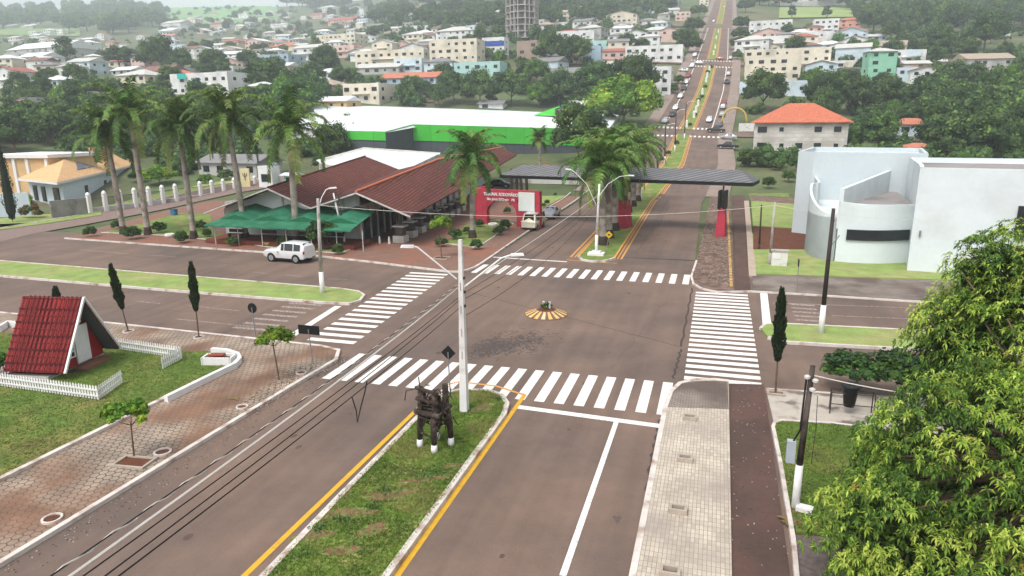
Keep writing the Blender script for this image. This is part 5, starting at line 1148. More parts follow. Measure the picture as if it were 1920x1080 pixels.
B_ = [(10.3, 63.9), (12.5, 63.62), (14.5, 64.1), (16.3, 64.9), (17.5, 77.6), (16.6, 77.4)]
prismthing(Bd, 'curved_block', B_, -.1, hR, [m_wm]); MB().poly([(x, y, hR+.012) for x, y in B_]).build('flat_roof', m_roofg, Bd)
cf = [(10.3, 63.9, 5.35), (11.4, 63.66, 5.2), (12.6, 63.55, 5.15), (13.9, 63.78, 5.12), (15.2, 64.3, 5.1), (16.3, 64.9, 5.1)]
def chk(P, n=2):
    P = [Vector(p) for p in P]
    for _ in range(n):
        o = [P[0]]
        for a, b in zip(P, P[1:]): o += [a*.75+b*.25, a*.25+b*.75]
        P = o+[P[-1]]
    return P
cf = chk(cf); mb = MB()
for a, b in zip(cf, cf[1:]): mb.faces([(a[0], a[1]-.14, -.1), (b[0], b[1]-.14, -.1), (b[0], b[1]-.14, b[2]), (a[0], a[1]-.14, a[2]), (a[0], a[1]+.14, -.1), (b[0], b[1]+.14, -.1), (b[0], b[1]+.14, b[2]), (a[0], a[1]+.14, a[2])], [(0, 1, 2, 3), (5, 4, 7, 6), (3, 2, 6, 7), (0, 3, 7, 4)])
mb.build('curved_wall', m_wm, Bd)
P = [(10.16, 63.9, 3), (16.6, 77.3, 3), (16.6, 77.3, 7.1), (10.16, 63.9, hB)]; mb = MB(); mb.faces(P+[(x+.34, y-.05, z) for x, y, z in P], [(3, 2, 1, 0), (4, 5, 6, 7), (3, 7, 6, 2), (0, 4, 7, 3), (1, 2, 6, 5)]); mb.build('diagonal_parapet', m_wm, Bd)
a, b = fz(1581, 434, 3.3), fz(1701, 447, 3.3); yy = lambda x: (63.9 if x < 11 else 63.65)
mb = MB(); cw = [Vector((10.95, 63.64, 0)), Vector((11.4, 63.54, 0)), Vector((12.6, 63.43, 0)), Vector((13.9, 63.66, 0)), Vector((15.2, 64.18, 0)), Vector((16.0, 64.62, 0))]
cw = chk(cw)
for u, v_ in zip(cw, cw[1:]): mb.faces([(u[0], u[1]-.18, 2.1), (v_[0], v_[1]-.18, 2.1), (v_[0], v_[1]-.18, 3.0), (u[0], u[1]-.18, 3.0), (u[0], u[1], 2.1), (v_[0], v_[1], 2.1), (v_[0], v_[1], 3.0), (u[0], u[1], 3.0)], [(0, 1, 2, 3), (3, 2, 6, 7), (4, 5, 1, 0)])
mb.build('long_window', m_lead, Bd)
n = 30; D_ = [(10.25, 64.1)]+[(9.75-1.15*math.sin(math.pi*k/n)**.8-.4*k/n, 67.8-3.4*math.cos(math.pi*k/n)) for k in range(1, n)]+[(9.4, 71.6), (9.9, 78.5)]
MB().prism(D_+[(15.5, 77.2), (10.3, 65)], -.1, 3.9).build('scoop_block', m_wm, Bd)
mb = MB()
for k in range(len(D_)-1):
    f, g = min(1, k/23), min(1, (k+1)/23); a, b = D_[k], D_[k+1]; za, zb = 4.15+2.1*f**1.4, 4.15+2.1*g**1.4; mb.poly([(a[0], a[1], -.1), (a[0], a[1], za), (b[0], b[1], zb), (b[0], b[1], -.1)]); mb.poly([(a[0]+.22, a[1], 3), (b[0]+.22, b[1], 3), (b[0]+.22, b[1], zb), (a[0]+.22, a[1], za)]); mb.poly([(a[0], a[1], za), (a[0]+.22, a[1], za), (b[0]+.22, b[1], zb), (b[0], b[1], zb)])
mb.build('scoop_rim', m_wm, Bd); MB().box((8.95, 65.6, 2.9), (1.0, .12, .5), 0, R(-58)).build('small_window', m_lead, Bd)
hC = htop(1722, 316, Vector((15.7, 61.6, 0))); C_ = [(16.3, 65.5), (15.35, 61.3), (38, 57.2), (42, 72), (18, 76)]
prismthing(Bd, 'right_block', C_, -.1, hC-.35, m_wm); MB().prism([(16.9, 65.8), (16.2, 62.2), (37.5, 58.2), (41, 71.5), (18.5, 75.3)], hC-.6, hC-.34).build('flat_roof', m_roofg, Bd); parapet(Bd, C_, hC-.35, m_wm)
a = fz(1876, 415, 5.6); MB().box((24.4, 59.58, 4.4), (5.0, .12, 2.6), 0, R(-10.3)).build('dark_window', m_lead, Bd)
mb = MB(); mb.box((15.9, 61.1, 3.2), (.12, .12, .5)); mb.build('wall_lamp', m_metal, Bd)
# ---- pale roofed house at the left
Hs = thing('villa', 'villa with pale orange hipped roof, white trim and solar panels at the left edge', 'house', (0, 0, 0)); m_ptile = tiles('pale_tiles', (226, 184, 136), (200, 156, 110), 'grid', .3, .4, .12, coords='w', bump=.4); m_hw = mat('pale_blue_wall', (206, 218, 226), .85, .04, .5)
z3 = 3.7; c0, c1, c2 = fz(107, 346, z3), fz(262, 309, z3), fz(34, 338, z3); c3 = c1+c2-c0; cen = (c0+c3)/2; sh_ = lambda q, f: cen.lerp(q, f)
ft = [(sh_(q, .88)[0], sh_(q, .88)[1]) for q in (c0, c1, c3, c2)]; MB().prism(ft, 0, z3-.05).build('wall', m_hw, Hs); MB().prism([(q[0], q[1]) for q in (c0, c1, c3, c2)], z3-.05, z3+.3).build('cornice', m_wpaint, Hs)
e = [Vector((q[0], q[1], z3+.31)) for q in (c0, c1, c3, c2)]; ap = Vector((cen[0], cen[1], z3+3.3)); ra, rb = ap.lerp(Vector((e[0][0], e[0][1], ap[2])), .35), ap.lerp(Vector((e[1][0], e[1][1], ap[2])), .35); ra = (e[0]+e[3])/2; rb = (e[1]+e[2])/2; mid = (ra+rb)/2; ra = ra.lerp(mid, .55); rb = rb.lerp(mid, .35); ra = Vector((ra[0], ra[1], z3+3.0)); rb = Vector((rb[0], rb[1], z3+3.0))
rf = MB().faces(e+[ra, rb], [(0, 1, 5, 4), (1, 2, 5), (2, 3, 4, 5), (3, 0, 4)]).build('roof', m_ptile, Hs)
def onroof(f, g): return e[0].lerp(e[1], f).lerp(ra.lerp(rb, f), g)
for k in range(2):
    P = [onroof(.2+.13*k, .32)+Vector((0, 0, .12)), onroof(.32+.13*k, .32)+Vector((0, 0, .12)), onroof(.32+.13*k, .7)+Vector((0, 0, .12)), onroof(.2+.13*k, .7)+Vector((0, 0, .12))]; MB().faces(P+[q-Vector((0, 0, .1)) for q in P], [(0, 1, 2, 3), (0, 4, 5, 1), (1, 5, 6, 2), (2, 6, 7, 3), (3, 7, 4, 0)]).build('solar_panel', mat('solar', (108, 120, 142), .2, .1, 1, spec=.6), rf)
q = onroof(.62, .75); MB().prism([(q[0]-1.3, q[1]-1), (q[0]+1.3, q[1]-1), (q[0]+1.3, q[1]+1.2), (q[0]-1.3, q[1]+1.2)], z3+.6, z3+4.3).build('chimney', m_ptile, rf)
q = fz(55, 300, 6.5); U = [(q[0]-7, q[1]-2), (q[0]+5.5, q[1]-1), (q[0]+6, q[1]+8), (q[0]-7, q[1]+8)]; MB().prism(U, 0, 6.9).build('upper_storey', mat('ochre_wall', (214, 178, 130), .85, .08, .6), Hs); MB().prism([(x+(.5 if x > q[0] else -.5), y+(.5 if y > q[1]+3 else -.5)) for x, y in U], 6.91, 7.5).build('cornice', m_wpaint, Hs)
for x in (-6.5, -1.5, 1.2, 5.1): MB().box((q[0]+x, q[1]-2.1+.08*(x+7), 3.4), (.6, .3, 6.8)).build('column', m_wpaint, Hs)
a, b = Vector((ft[0][0], ft[0][1], 0)), Vector((ft[3][0], ft[3][1], 0)); d = (b-a); 
for f in (.18, .55, .8): q = a+d*f; MB().box((q[0], q[1]-.1, 1.6), (1.9 if f < .3 else 1.2, .25, 2.4), 0, math.atan2(d[1], d[0])).build('window', m_lead, Hs)
a, b = Vector((ft[0][0], ft[0][1], 0)), Vector((ft[1][0], ft[1][1], 0)); d = b-a
for f in (.25, .5, .85): q = a+d*f; MB().box((q[0]+.05, q[1]-.08, 1.7), (1.3 if f < .8 else 3.2, .25, 1.3), 0, math.atan2(d[1], d[0])).build('window', m_lead, Hs)
# garden wall, gate pillars, railings
def rwall(px0, py0, px1, py1, h, m, label, name='garden_wall', th=.3, cat='wall'):
    a, b = at(px0, py0), at(px1, py1); d = b-a; c = (a+b)/2; return tag(MB().box((c[0], c[1], h/2-.05), (d.length, th, h), 0, math.atan2(d[1], d[0])).build(name, m), label, cat)
rwall(98, 410, 165, 402, htop(98, 376, at(98, 410)), mat('rough_plaster', (150, 148, 144), .95, .14, .8, col2=(120, 116, 112), mix=(.7, .45, .65)), 'rough grey plaster wall in front of the villa')
rwall(-30, 408, 60, 404, 3.3, m_hw, 'pale blue boundary wall at the left edge behind the rust bushes'); rwall(166, 400, 480, 343, .75, m_stain, 'low stained wall under the railings along the back street')
a, b = at(170, 400), at(478, 344); d = (b-a).normalized(); L_ = (b-a).length; np_ = 13
for k in range(np_+1):
    q = a+d*L_*k/np_; o = thing('gate_pillar', 'white garden pillar with a round cap along the back street', 'pillar', (q[0], q[1], 0), math.atan2(d[1], d[0]), 'white pillars of the garden railing'); MB().box((0, 0, 1.25), (.5, .5, 2.5)).build('shaft', m_wpaint, o); MB().lathe((0, 0, 2.5), [(.3, 0), (.34, .08), (.3, .2), (.22, .4), (.05, .52)], 0, 12).build('cap', m_wpaint, o, True)
    if k < np_:
        u = a+d*(L_*(k+.5)/np_); s = L_/np_-.5; o = thing('railing', 'black railing panel between two white garden pillars', 'railing', (u[0], u[1], .75), math.atan2(d[1], d[0]), 'black railing panels along the back street'); mb = MB()
        for j in range(int(s/.16)): mb.box((-s/2+.08+.16*j, 0, .7), (.035, .035, 1.35))
        mb.build('bars', m_black, o); MB().box((0, 0, 1.3), (s, .05, .05)).build('rail', m_black, o)
p = at(462, 350); o = thing('sign_post', 'cream gate pier with a black trident shaped letter in the garden wall', 'gate pier', p, R(20)); MB().box((0, 0, 1.6), (1.5, .5, 3.2)).build('pier', mat('cream_pier', (222, 208, 160), .85, .06, 1), o)
mb = MB(); y = -.29; mb.box((0, y, 1.8), (.1, .05, 1.3)); mb.tube([(-.32, y, 2.4), (-.3, y, 2.0), (0, y, 1.75), (.3, y, 2.0), (.32, y, 2.4)], .05, 0, 5); mb.build('symbol', m_black, o)
# ---- supermarket
m_sroof = tiles('metal_roof_white', (234, 238, 238), (206, 212, 214), 'grid', 1.1, 400, .06, .5, stain=(214, 216, 214), st=(.06, .5, .75), var=.05, coords='w', bump=.3); m_green = tiles('bright_green', (72, 190, 62), (50, 150, 46), 'wallbrick', 5.5, 60, .012, .7, var=.06, stain=(84, 176, 74), st=(.1, .5, .8), bump=.2); m_slate = tiles('slate_panel', (80, 86, 92), (58, 62, 68), 'wallbrick', 5.5, 60, .012, .8, var=.1, bump=.2)
Sm = thing('supermarket', 'wide store with a white metal roof and a bright green band over dark grey walls', 'store', (0, 0, 0))
E_ = [behind(1140, 244, 161), behind(1065, 243, 158), behind(775, 235, 156), behind(723, 249, 143), behind(600, 246, 148)]
bk = [behind(540, 232, 172), behind(590, 197, 225), behind(1060, 206, 238), behind(1160, 216, 215)]; P = E_+bk; c = sum(P, Vector())/len(P)
MB().faces(P+[c+Vector((0, 0, .4))], [(i, (i+1) % len(P), len(P)) for i in range(len(P))]).build('roof', m_sroof, Sm)
def down(q, z): return Vector((q[0], q[1], z))
for i in range(len(P)):
    a, b = P[i], P[(i+1) % len(P)]; gb = 3.0 if i < 4 else 0
    if i < 4: k_ = [3.6, 3.6, 2.3, 1.5][i]; k2 = [3.6, 3.6, 3.6, 1.7][i] if i != 2 else 1.6; hh = [(3.6, 3.6), (3.6, 3.4), (3.4, 1.6), (1.6, 1.6)][i]; MB().faces([a+Vector((0, -.15, .25)), b+Vector((0, -.15, .25)), b-Vector((0, .15, hh[1])), a-Vector((0, .15, hh[0]))], [(0, 3, 2, 1)]).build('green_band', m_green, Sm)
    MB().faces([a, b, down(b, hgt(b[0], b[1])-1), down(a, hgt(a[0], a[1])-1)], [(0, 3, 2, 1)]).build('wall', m_slate if i < 4 else m_wall, Sm)
a, b, c_ = behind(1000, 216, 200), behind(1060, 216, 196), behind(1059, 195, 200); MB().faces([a, b, c_, a+Vector((0, 4, 0)), b+Vector((0, 4, 0)), c_+Vector((0, 4, 0))], [(0, 1, 2), (5, 4, 3), (0, 2, 5, 3), (1, 4, 5, 2)]).build('entrance_fin', m_green, Sm)
a, b = behind(1040, 216, 195.4), behind(1058, 216, 195.2); MB().faces([a, b, behind(1058, 198, 195.2), behind(1040, 204, 195.4)], [(0, 1, 2, 3)]).build('dark_panel', m_slate, Sm)
Ws = thing('shed', 'white roofed shed right behind the brown terminal roofs', 'shed', (0, 0, 0)); P = [behind(598, 306, 118), behind(680, 280, 135), behind(822, 289, 132), behind(752, 322, 104), behind(640, 312, 106)]
MB().faces(P, [(0, 4, 3, 2, 1)]).build('roof', m_sroof, Ws)
for i in range(5): a, b = P[i], P[(i+1) % 5]; MB().faces([a, b, down(b, 0), down(a, 0)], [(0, 3, 2, 1)]).build('wall', m_stain, Ws)
P = [behind(592, 300, 124), behind(682, 276, 141), behind(826, 286, 136), behind(824, 290, 134), behind(680, 281.5, 137), behind(600, 306, 120)]; MB().faces(P, [(0, 1, 4, 5), (1, 2, 3, 4)]).build('gutter', m_stain, Ws)
# ---- apartment block with orange hipped roof
def house(name, cat, px, py, wpx, hpx, wall, kind, roofm, label, dep=.62, fl=None, rz=0.0, rh=None, win=True, ov=.5, winmat=None, grp=None, zc=0.0):
    p = at(px, py); s = mpp(p); w = wpx*s/1.06; h = hpx*s; d = w*dep; o = thing(name, label, cat, (p[0], p[1]+d*.5, p[2]-.5-.02*d+zc), R(rz), grp); h += .5
    MB().prism([(-w/2, -d/2), (w/2, -d/2), (w/2, d/2), (-w/2, d/2)], -3, h).build('wall', wall, o)
    rh = rh if rh is not None else min(w, d)*.2
    if kind == 'f':
        mb = MB(); t = .25
        for c, q in (((0, -d/2+t/2, h+.3), (w+.02, t, .6)), ((0, d/2-t/2, h+.3), (w+.02, t, .6)), ((-w/2+t/2, 0, h+.3), (t, d-2*t-.02, .6)), ((w/2-t/2, 0, h+.3), (t, d-2*t-.02, .6))): mb.box(c, q)
        mb.build('parapet', wall, o); MB().box((0, 0, h+.03), (w-.6, d-.6, .06)).build('roof', roofm, o)
        if hpx > 20 or random.Random(px).random() < .4: MB().lathe((w*.2, d*.15, h), [(.8, 0), (.85, .9), (.6, 1.2)], 0, 10).build('water_tank', mat('tank_blue', (150, 172, 190), .6, .05, 2), o)
    elif kind == 'g':
        x, y = w/2+ov, d/2+ov
        MB().faces([(-x, -y, h), (0, -y, h+rh), (0, y, h+rh), (-x, y, h), (x, -y, h), (x, y, h), (-x, -y, h-.15), (x, -y, h-.15), (0, -y, h+rh-.15)], [(0, 1, 2, 3), (1, 4, 5, 2), (6, 8, 1, 0), (8, 7, 4, 1)]).build('roof', roofm, o); MB().faces([(-w/2, -d/2-.01, h-.05), (w/2, -d/2-.01, h-.05), (0, -d/2-.01, h+rh*.94)], [(0, 1, 2)]).build('gable', wall, o)
    elif kind == 'l':
        x, y = w/2+ov, d/2+ov
        MB().faces([(-x, -y, h), (x, -y, h), (x, 0, h+rh), (-x, 0, h+rh), (x, y, h), (-x, y, h), (-x, -y, h-.15), (x, -y, h-.15)], [(0, 1, 2, 3), (3, 2, 4, 5), (6, 7, 1, 0), (0, 3, 5), (1, 4, 2)]).build('roof', roofm, o)
    else:
        x, y = w/2+ov, d/2+ov; k = max(0, x-y); MB().faces([(-x, -y, h), (x, -y, h), (x, y, h), (-x, y, h), (-k, 0, h+rh), (k, 0, h+rh), (-x, -y, h-.2), (x, -y, h-.2), (x, y, h-.2)], [(0, 1, 5, 4), (1, 2, 5), (2, 3, 4, 5), (3, 0, 4), (6, 7, 1, 0), (7, 8, 2, 1)]).build('roof', roofm, o)
    if win and wpx > 14:
        fl = fl or max(1, int(round((h-.5)/3.1))); n = max(1, int(w/3.6)); n = min(n, 9); fh = (h-.5)/fl; rr_ = random.Random(int(px*7+py)); wm = None
        sizes = [(1.5, 1.15), (.9, .9), (2.0, 1.3)]; mesh = {}
        for f in range(fl):
            for k in range(n):
                t = rr_.random()
                if t < .14: continue
                sz = sizes[0 if t < .6 else (1 if t < .75 else 2)]; sx = min(sz[0], w/n*.7)
                key = (round(sx, 1), sz[1])
                if key not in mesh: mesh[key] = MB().box((0, 0, 0), (key[0], .12, key[1])).mesh('window', winmat or m_lead)
                wo_ = obj('window', mesh[key], o); wo_.location = (-w/2+w*(k+.5)/n+rr_.uniform(-.25, .25), -d/2-.03, .5+fh*f+fh*.55)
        for f in range(fl):                 # side facing the avenue
            sgn = 1 if p[0] < -10 else -1
            for k in range(max(1, int(d/5))):
                if rr_.random() < .3: continue
                key = 'side'
                if key not in mesh: mesh[key] = MB().box((0, 0, 0), (.12, 1.3, 1.1)).mesh('window', winmat or m_lead)
                wo_ = obj('window', mesh[key], o); wo_.location = (sgn*(w/2+.03), -d/2+d*(k+.5)/max(1, int(d/5)), .5+fh*f+fh*.55)
        if fl >= 2 and w > 12 and rr_.random() < .6:
            MB().box((0, -d/2-.5, .5+fh), (w*.5, 1.0, .18)).build('balcony', wall, o)
    return o
m_block = tiles('precast', (206, 202, 196), (168, 160, 152), 'wallbrick', 4.2, .85, .04, stain=(176, 166, 156), st=(.2, .5, .7), coords='obj', bump=.6)
house('apartment_block', 'building', 1500, 287, 172, 59, m_block, 'h', m_tiler, 'grey block with a broad orange hipped roof right of the avenue', dep=.72, fl=2, rz=-3, rh=4.2, ov=.8, zc=0)
# ------------------------------------------------------------ the town up the slope
def wc(name, rgb, v=.08): return mat('wall_'+name, rgb, .9, v, .3, col2=tuple(int(c*.86) for c in rgb), mix=(.18, .5, .72))
WC = dict(w=wc('white', (228, 228, 226)), c=wc('cream', (226, 216, 196)), g=wc('grey', (186, 184, 180)), t=wc('turquoise', (176, 212, 206)), m=wc('mint', (150, 206, 178)), b=wc('blue', (168, 190, 206)), k=wc('pink', (220, 188, 176)), s=wc('salmon', (224, 160, 136)), o=wc('ochre', (216, 184, 130)), br=wc('brown', (168, 146, 130)), lb=wc('pale_blue', (206, 220, 228)), cy=wc('cyan', (150, 200, 214)), dk=wc('dark', (92, 90, 92)))
RC = dict(g=mat('roof_grey', (132, 130, 130), .85, .1, .4), w=mat('roof_white', (226, 228, 228), .7, .06, .3), d=mat('roof_dark', (96, 94, 96), .85, .12, .5), r=mat('roof_red', (166, 100, 88), .85, .12, .6), o=mat('roof_orange', (190, 120, 94), .85, .12, .6), n=mat('roof_brown', (134, 98, 88), .85, .12, .6), t=mat('roof_tan', (172, 156, 138), .85, .1, .5), p=mat('roof_pale', (196, 194, 188), .8, .08, .4))
FOOT = []; q_v = fz(55, 300, 6.5)
ROWS = [  # centre x, foot y, width, wall height in picture px, wall, roof kind, roof colour, label
 (1470,178,170,24,'lb','f','p','long low pale building just above the orange hipped roof'), (1447,150,104,40,'c','f','p','cream two storey building at the corner right of the avenue'), (1475,117,160,24,'c','f','p','long cream building with a row of windows behind the corner building'), (1538,143,58,22,'lb','g','n','pale house with a brown gable right of the cream corner building'),
 (1648,154,52,56,'m','h','p','mint green four storey block on the right hillside'), (1700,118,62,22,'w','f','w','white building with a blue side behind the mint block'), (1732,156,62,24,'w','g','n','white house with a dark red gable right of the mint block'), (1696,154,40,24,'lb','f','p','pale annex between the mint block and the gabled house'), (1716,133,50,14,'k','l','k' if False else 'p','pinkish shed roof behind the gabled house'),
 (1848,140,88,30,'g','l','t','wide grey house with a tan roof on the far right slope'), (1548,64,46,26,'w','f','w','white modern two storey house high on the right'), (1594,50,38,13,'s','h','o','salmon house beside the white modern house'), (1444,62,80,22,'w','f','r','white building with red roof panels right of the upper avenue'), (1440,72,58,12,'k','g','p','pinkish house below the white building with red panels'),
 (1450,84,80,9,'g','l','n','low grey brown roofed row right of the avenue'), (1570,100,30,16,'w','g','r','small white gable with a red roof patch near the dark tree'), (1876,66,32,12,'w','g','p','white house alone among the trees at the far right'), (1640,76,40,8,'b','l','p','low blue house above the long beige wall'), (1660,96,90,11,'c','l','t','long beige shed behind the mint block'), (1594,146,34,16,'k','l','d','little pink house left of the mint block'), (1566,128,80,12,'w','f','w','white arcade wall left of the mint block'),
 (1710,254,80,22,'lb','h','o','pale blue house with an orange roof among the trees on the right'), (1722,296,58,20,'c','h','o','half hidden orange roof just above the white modern building'),
 (895,160,96,40,'t','f','t','turquoise two storey block left of the round trees'), (925,112,46,38,'w','f','w','white building with a broad blue band below the tower'), (850,128,100,50,'c','f','n','beige four storey apartment block with a brown top'), (852,82,78,24,'w','h','p','white upper block behind the beige apartment block'), (730,124,150,28,'c','f','p','long cream two storey building left of the apartment block'), (822,140,60,24,'lb','h','g','pale house with a grey hipped roof before the apartment block'), (765,134,60,22,'lb','f','g','pale blue fronted house left of the grey hipped roof'),
 (765,157,120,12,'b','l','o','low blue and orange row above the cream wall building'), (706,138,96,12,'g','l','p','grey shed with a long pale roof'), (680,192,84,32,'c','f','c' if False else 'p','plain cream building behind the store roof'), (990,116,46,36,'br','f','p','brown unfinished block right of the blue banded building'), (1112,120,30,30,'b','f','p','narrow blue building beside the dark trees'), (1150,112,46,16,'k','l','r','low building with a pale red roof left of the white block'), (1225,116,112,28,'w','f','p','white block with many windows left of the avenue'), (1204,176,110,46,'w','f','w','tall white windowless block behind the round lush tree'), (1168,136,84,20,'c','f','w','cream flat building below the white block with many windows'),
 (1192,82,44,20,'w','g','g','white gabled house above the white block'), (1078,82,76,22,'w','f','w','white two storey building right of the tower'), (1124,92,50,14,'t','f','w','pale turquoise building right of the tower foot'), (1165,50,60,22,'c','g','t','beige house with an olive gable up the slope'), (1062,148,86,12,'g','l','g','long grey roofs behind the dark trees'), (1162,64,40,12,'w','h','g','white house with a grey roof below the olive gable'), (632,90,92,24,'c','f','n','cream two storey building with two roof boxes'), (575,112,60,22,'w','l','p','white hall left of the cream two storey building'), (515,124,76,20,'b','f','w','white and blue shop building with a purple band'), (430,110,48,9,'w','l','w','small white roof left of the purple banded shop'),
 (378,178,150,38,'w','f','g','stained white building behind the row of palms'), (318,150,70,12,'c','h','o','orange hipped roof just above the stained white building'), (68,106,165,16,'g','l','w','huge white industrial roof at the left edge'), (38,122,80,22,'g','f','p','long grey industrial wall at the left edge'), (92,114,36,14,'cy','g','c' if False else 'p','cyan house beside the grey industrial wall'), (155,134,60,10,'w','h','n','white house with a brown hipped roof on the left'), (45,208,78,16,'k','g','d','pink house with a dark grey gable roof at the far left'), (230,140,58,9,'g','l','w','shed with a bright white roof above the palms'),
 (188,74,24,9,'w','g','o','little white house with an orange roof before the wood'), (206,84,22,6,'k','h','o','small orange roof near the little white house'), (212,98,48,8,'w','l','p','pale roofed shed on the left'), (358,50,28,14,'c','g','p','beige church with a stepped gable far on the left'), (322,52,52,9,'w','l','p','long white hall beside the beige church'), (312,62,40,5,'w','l','w','bright white roof below the church'), (404,52,30,8,'k','h','r','pink house right of the church'), (452,36,40,8,'w','f','w','white house on the left far hillside'), (486,40,40,6,'c','f','p','cream house next to the white one on the far hillside'), (462,50,22,7,'lb','g','p','small pale gable on the left far hillside'), (525,54,42,9,'w','f','w','white house with dark windows at the far left centre'), (506,28,24,6,'w','g','p','tiny white gable high on the far hillside'), (532,32,26,6,'w','h','p','tiny white hipped house high on the far hillside'),
 (430,84,48,7,'k','h','r','red roofed row on the left middle slope'), (464,82,36,6,'c','h','o','orange roofed house on the left middle slope'), (402,92,40,7,'w','l','p','pale roofs on the left middle slope'), (372,88,34,6,'c','l','n','brown roofed shed left of the pale roofs'), (530,94,60,8,'c','h','o','house with a long orange roof above the purple banded shop'), (522,72,28,6,'c','h','o','little orange roof in the trees left of centre'), (505,66,30,5,'g','l','p','grey sheds in the trees left of centre'),
 (612,22,40,8,'w','h','p','white villa high above the cream building'), (590,34,40,6,'k','h','r','red roofed house high above the cream building'), (640,44,60,7,'k','l','r','pink and red roofed row above the cream building'), (680,42,26,6,'lb','f','w','pale little building right of the red roofed row'), (668,20,24,6,'w','g','p','small white house high left of the wood'), (678,24,10,7,'w','g','p','narrow white house high left of the wood'), (740,26,20,6,'c','g','p','cream cottage in the hillside wood'), (692,78,34,8,'w','g','p','white gable left of the grey roofs'), (716,86,36,9,'w','g','p','second white gable beside the grey roofs'), (745,84,24,7,'lb','h','p','third pale gable beside the grey roofs'), (808,30,36,7,'k','h','p','pinkish house on the slope left of the tower'), (786,34,28,5,'w','l','w','bright white flat roof on the slope left of the tower'), (832,14,38,8,'c','h','p','cream villa high on the slope left of the tower'), (822,20,20,5,'w','l','w','white garage by the cream villa'), (912,32,40,9,'g','l','p','grey and red house immediately left of the tower'), (886,38,22,6,'w','h','r','small white house with a red roof left of the tower'), (934,16,24,8,'g','f','p','grey house half behind the tower'),
 (1050,50,34,7,'w','f','w','white roof terrace right of the tower'), (1100,52,42,6,'w','h','p','white hall right of the roof terrace'), (1118,20,36,7,'w','l','w','long white roof high right of the tower'), (1138,10,18,8,'b','f','p','small blue building high right of the tower'), (1084,14,12,7,'w','g','p','tiny white tower like house right of the tower'), (1086,30,24,6,'k','h','p','pinkish cottage right of the tower'), (1280,38,28,14,'k','f','p','white and pink house with an arch near the avenue trees'), (1244,36,24,9,'g','h','t','beige house behind the avenue trees'), (1230,68,60,12,'w','h','p','white house with a wide pale roof left of the avenue trees'), (1205,4,24,6,'w','f','w','white house at the top edge left of the avenue'), (1320,10,18,9,'c','f','w','cream house at the top edge beside the avenue'), (1470,6,44,8,'k','f','p','pink house at the top edge right of the avenue'), (1502,8,26,6,'w','f','p','white house at the top edge behind the grey wall'), (1248,62,30,8,'w','g','p','white gable beside the avenue trees'),
 (920,202,50,8,'w','l','g','grey roofed shed directly behind the store'), (1085,208,42,16,'w','f','w','small white building with a red band behind the store'), (1440,232,0,0,'w','f','p','x'), (500,352,34,34,'w','f','w','white garage behind the royal palms'), (545,352,28,24,'m','l','w','green sided shed behind the terminal roof'), (430,330,150,26,'g','l','g','long grey walled roof behind the garden railing'), (222,300,30,12,'k','l','r','red roof glimpsed between the palms'), (625,205,70,16,'o','l','c' if False else 'w','yellowish shed with a white roof behind the palms'), (12,80,10,4,'g','l','n','x'), (25,26,0,0,'w','f','p','x'), (20,52,26,4,'g','l','p','low grey barn in front of the left wood'), (50,54,40,5,'g','l','p','second grey barn in front of the left wood'), (65,70,28,4,'w','l','w','small white roof in the field on the left'), (1010,338,72,18,'c','g','o','cream house with an orange roof behind the gateway')]
FOOT += [(cen[0], cen[1], 16), (q_v[0], q_v[1], 12), (-47, 75, 12), (-50, 100, 16)]
for a in ROWS:
    x, y, w, h_, wl_, kd, rc, lb = a
    if lb == 'x': continue
    o = house('house' if w*mpp(at(x, y)) < 16 else 'building', 'house' if w*mpp(at(x, y)) < 16 else 'building', x, y, w, h_, WC[wl_], kd, RC[rc], lb, dep=.5 if w > 90 else .7, rz=(10 if x > 1600 else (-6 if x < 700 else 0)))
    FOOT.append((o.location[0], o.location[1], w*mpp(at(x, y))*.75+2))
    if w > 28: u_ = Vector(o.location[:2]).normalized(); FOOT.append((o.location[0]-u_[0]*(w*mpp(at(x, y))*.45+9), o.location[1]-u_[1]*(w*mpp(at(x, y))*.45+9), w*mpp(at(x, y))*.42+4))
# marks of single buildings
def band(px0, py0, px1, py1, m, label, name='painted_band', dz=None, host=None):
    """coloured band fixed on the front of the building standing at host=(x, y foot)"""
    p = at(*host); D = depth(p)-.25-.0
    q = [above(Vector((p[0], p[1]-.12, p[2])), a, b) for a, b in ((px0, py0), (px1, py0), (px1, py1), (px0, py1))]
    y = p[1]-.14; P = [Vector((v_[0], y, v_[2])) for v_ in q]
    return P
def add_band(label_sub, host, box, m, name='painted_band'):
    par = [o for o in COL.objects if o.get('label', '') and label_sub in o['label']][0]; P = band(*box, m, '', host=host)
    xs = [v_[0] for v_ in P]; zs = [v_[2] for v_ in P]; o = MB().box(((min(xs)+max(xs))/2, P[0][1], (min(zs)+max(zs))/2), (max(xs)-min(xs), .1, max(zs)-min(zs))).build(name, m); o.parent = par; o.matrix_parent_inverse = (Matrix.Translation(par.location) @ par.rotation_euler.to_matrix().to_4x4()).inverted(); return o
m_bb = mat('band_blue', (52, 84, 164), .7, .05, .5); m_pp = mat('band_purple', (84, 70, 140), .7, .05, .5)
add_band('broad blue band', (925, 112), (904, 77, 947, 86), m_bb); add_band('purple band', (515, 124), (522, 106, 550, 113), m_pp)
add_band('red band behind the store', (1085, 208), (1064, 194, 1086, 201), mat('band_red', (176, 60, 70), .7, .05, .5)); add_band('blue side behind', (1700, 118), (1672, 95, 1728, 104), WC['lb'])
# teal sign on the stained building
add_band('stained white building', (378, 178), (299, 136, 328, 146), mat('sign_teal', (60, 190, 178), .6, .05, 1), 'sign_board')
